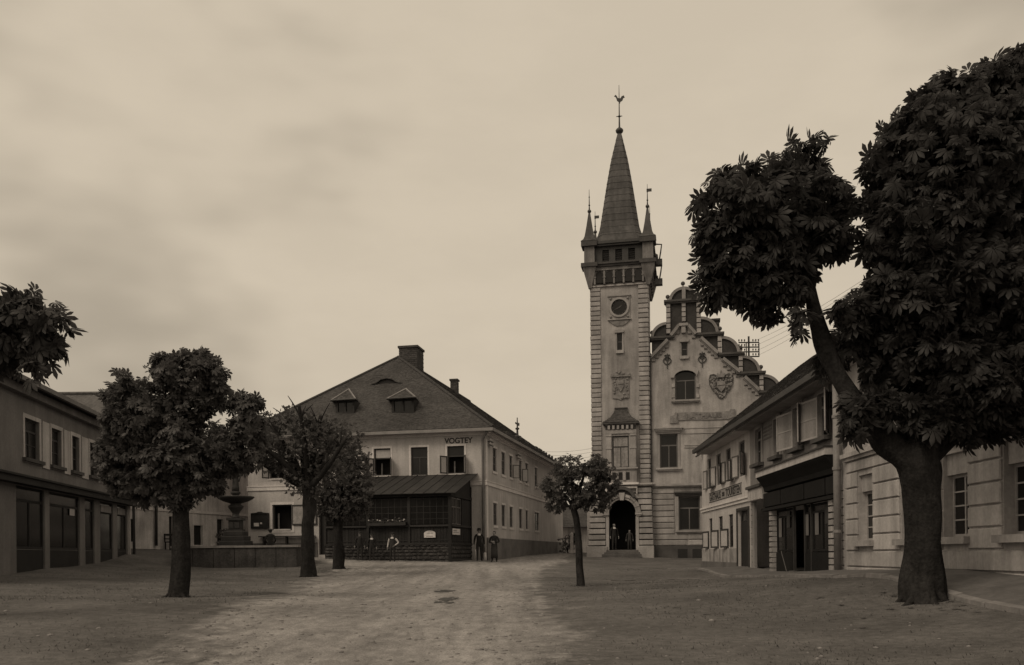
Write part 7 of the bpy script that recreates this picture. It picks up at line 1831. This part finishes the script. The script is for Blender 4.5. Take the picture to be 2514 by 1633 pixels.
# ------------------------------------------------------------------ wires, pebbles, grass
def wire(a, b, sag, label, r=.008):
    a, b = Vector(a), Vector(b); n = 14
    m = MB(); m.tube([a + (b - a) * (i / n) - Vector((0, 0, sag * 4 * (i / n) * (1 - i / n))) for i in range(n + 1)], r, 4)
    m.lone('wire', M['iron'], label, 'wire', 'overhead wires')
mz = [at(1838, py, 63).z for py in (841, 852.5, 864, 875.5)]
for j, (dz, tx) in enumerate(((0, 0), (1, .5), (2, 1.0), (3, 1.5))):
    p = at(1850 + 4 * j, (838, 849, 861, 872)[j], 63); q = R.pt(uS + 6 + tx, ez + 4.2, -3.5)
    wire(p, q, .5, ('topmost', 'second highest', 'third highest', 'lowest')[j] + ' wire running from the telegraph mast over the right hand roofs')
for j, (pa_, pb2) in enumerate((((1352, 1104), (1456, 1101)), ((1346, 1113), (1456, 1110)), ((1340, 1120), (1456, 1121)))):
    a = S.pt(S.U(1300 + 4 * j), ze + .1 - .2 * j, .5); wire(a, T.pt(0, T.Z(1456, pb2[1]), .1), .15, ('upper', 'middle', 'lower')[j] + ' wire strung from the long pale house to the tower', .007)
# loose stones on the road and earth
rg_ = np.random.default_rng(5); 
ico = bmesh.new(); bmesh.ops.create_icosphere(ico, subdivisions=1, radius=1.0); iv = np.array([v.co[:] for v in ico.verts]); if_ = np.array([[v.index for v in f.verts] for f in ico.faces]); ico.free()
N_ = 16000; y = 6 + 34 * rg_.random(N_) ** 1.7; x = rg_.uniform(-.62, .62, N_) * y
on = poly_sd(np.stack([x, y], 1), ROAD); s_ = rg_.gamma(2.0, .007, N_) + .005
keep = (s_ < .045) & ((on > 0) & (rg_.random(N_) < np.where(on > 1.2, .25, .6)) | (on <= 0) & (rg_.random(N_) < .05)); x, y, s_ = x[keep], y[keep], s_[keep]; n_ = len(x)
a = rg_.uniform(0, 6.28, n_); ca, sa = np.cos(a), np.sin(a)
sh_ = iv[None] * (s_[:, None, None] * np.stack([rg_.uniform(.8, 1.5, n_), rg_.uniform(.8, 1.4, n_), rg_.uniform(.35, .7, n_)], 1)[:, None, :])
VX = np.stack([sh_[..., 0] * ca[:, None] - sh_[..., 1] * sa[:, None] + x[:, None], sh_[..., 0] * sa[:, None] + sh_[..., 1] * ca[:, None] + y[:, None], sh_[..., 2] + (gsa(np.stack([x, y], 1)) + s_ * .12)[:, None]], 2)
me = big_mesh('loose_stones', VX.reshape(-1, 3), (if_[None] + (np.arange(n_) * len(iv))[:, None, None]).reshape(-1, 3), M['pebble']); o = bpy.data.objects.new('loose_stones', me); COL.objects.link(o); tagp(o, 'scattered pebbles lying on the gravel road and bare earth', 'pebbles', kind='stuff')
# short thin grass on the beaten earth, thicker round the trunks
N_ = 160000; y = 6.5 + 33 * rg_.random(N_) ** 1.5; x = rg_.uniform(-.62, .62, N_) * y; P2 = np.stack([x, y], 1)
feet = np.array([(org(t).x, org(t).y) for t in (t1, t2, t3, t4, t5)])
d = np.sqrt(((P2[:, None] - feet[None]) ** 2).sum(-1)).min(1); on = poly_sd(P2, ROAD)
nv_ = np.sin(x * .9 + 1.7 * np.sin(y * .5)) * np.cos(y * .6 + 1.1 * np.sin(x * .7)) + .5 * np.sin(x * 2.3 + y * 1.7) * np.cos(y * 2.1 - x)
p = np.maximum(.6 * np.exp(-(d / .8) ** 2), np.clip(.10 + .16 * nv_, .02, .3)); keep = (rg_.random(N_) < p) & (on < -.3) & (x < 8.0)
x, y = x[keep], y[keep]; n_ = len(x); z = gsa(np.stack([x, y], 1)); h = rg_.uniform(.012, .04, n_); a = rg_.uniform(0, 6.28, n_); w = rg_.uniform(.003, .007, n_) * (1 + y / 18); l = rg_.uniform(-.04, .04, n_)
GV = np.stack([np.stack([x - np.cos(a) * w, y - np.sin(a) * w, z - .005], 1), np.stack([x + np.cos(a) * w, y + np.sin(a) * w, z - .005], 1), np.stack([x + l, y + l * .5, z + h], 1)], 1).reshape(-1, 3)
me = big_mesh('grass', GV, np.arange(n_ * 3).reshape(-1, 3), M['grass']); o = bpy.data.objects.new('grass', me); COL.objects.link(o); tagp(o, 'thin short grass growing in patches on the beaten earth', 'grass', kind='stuff')
# fallen leaves under the chestnuts
N_ = 420; tI = rg_.integers(0, 5, N_); rr = np.abs(rg_.normal(0, 2.4, N_)); aa = rg_.uniform(0, 6.28, N_)
LP = feet[tI] + np.stack([np.cos(aa), np.sin(aa)], 1) * rr[:, None]; LP = LP[(LP[:, 1] > 7) & (LP[:, 0] < 8)]
lv_, lf_ = leaf_mesh(5, 90, .12, .2, .1, False); n_ = len(LP); a = rg_.uniform(0, 6.28, n_); k_ = rg_.uniform(.5, 1.1, n_); zz = gsa(LP)
VX = np.stack([(lv_[None, :, 0] * np.cos(a)[:, None] - lv_[None, :, 1] * np.sin(a)[:, None]) * k_[:, None] + LP[:, :1], (lv_[None, :, 0] * np.sin(a)[:, None] + lv_[None, :, 1] * np.cos(a)[:, None]) * k_[:, None] + LP[:, 1:], lv_[None, :, 2] * .3 + zz[:, None] + .02 + 0 * a[:, None]], 2)
me = big_mesh('fallen_leaves', VX.reshape(-1, 3), (lf_[None] + (np.arange(n_) * len(lv_))[:, None, None]).reshape(-1, 3), M['litter']); o = bpy.data.objects.new('fallen_leaves', me); COL.objects.link(o); tagp(o, 'dry fallen leaves scattered on the earth under the trees', 'leaves', kind='stuff')
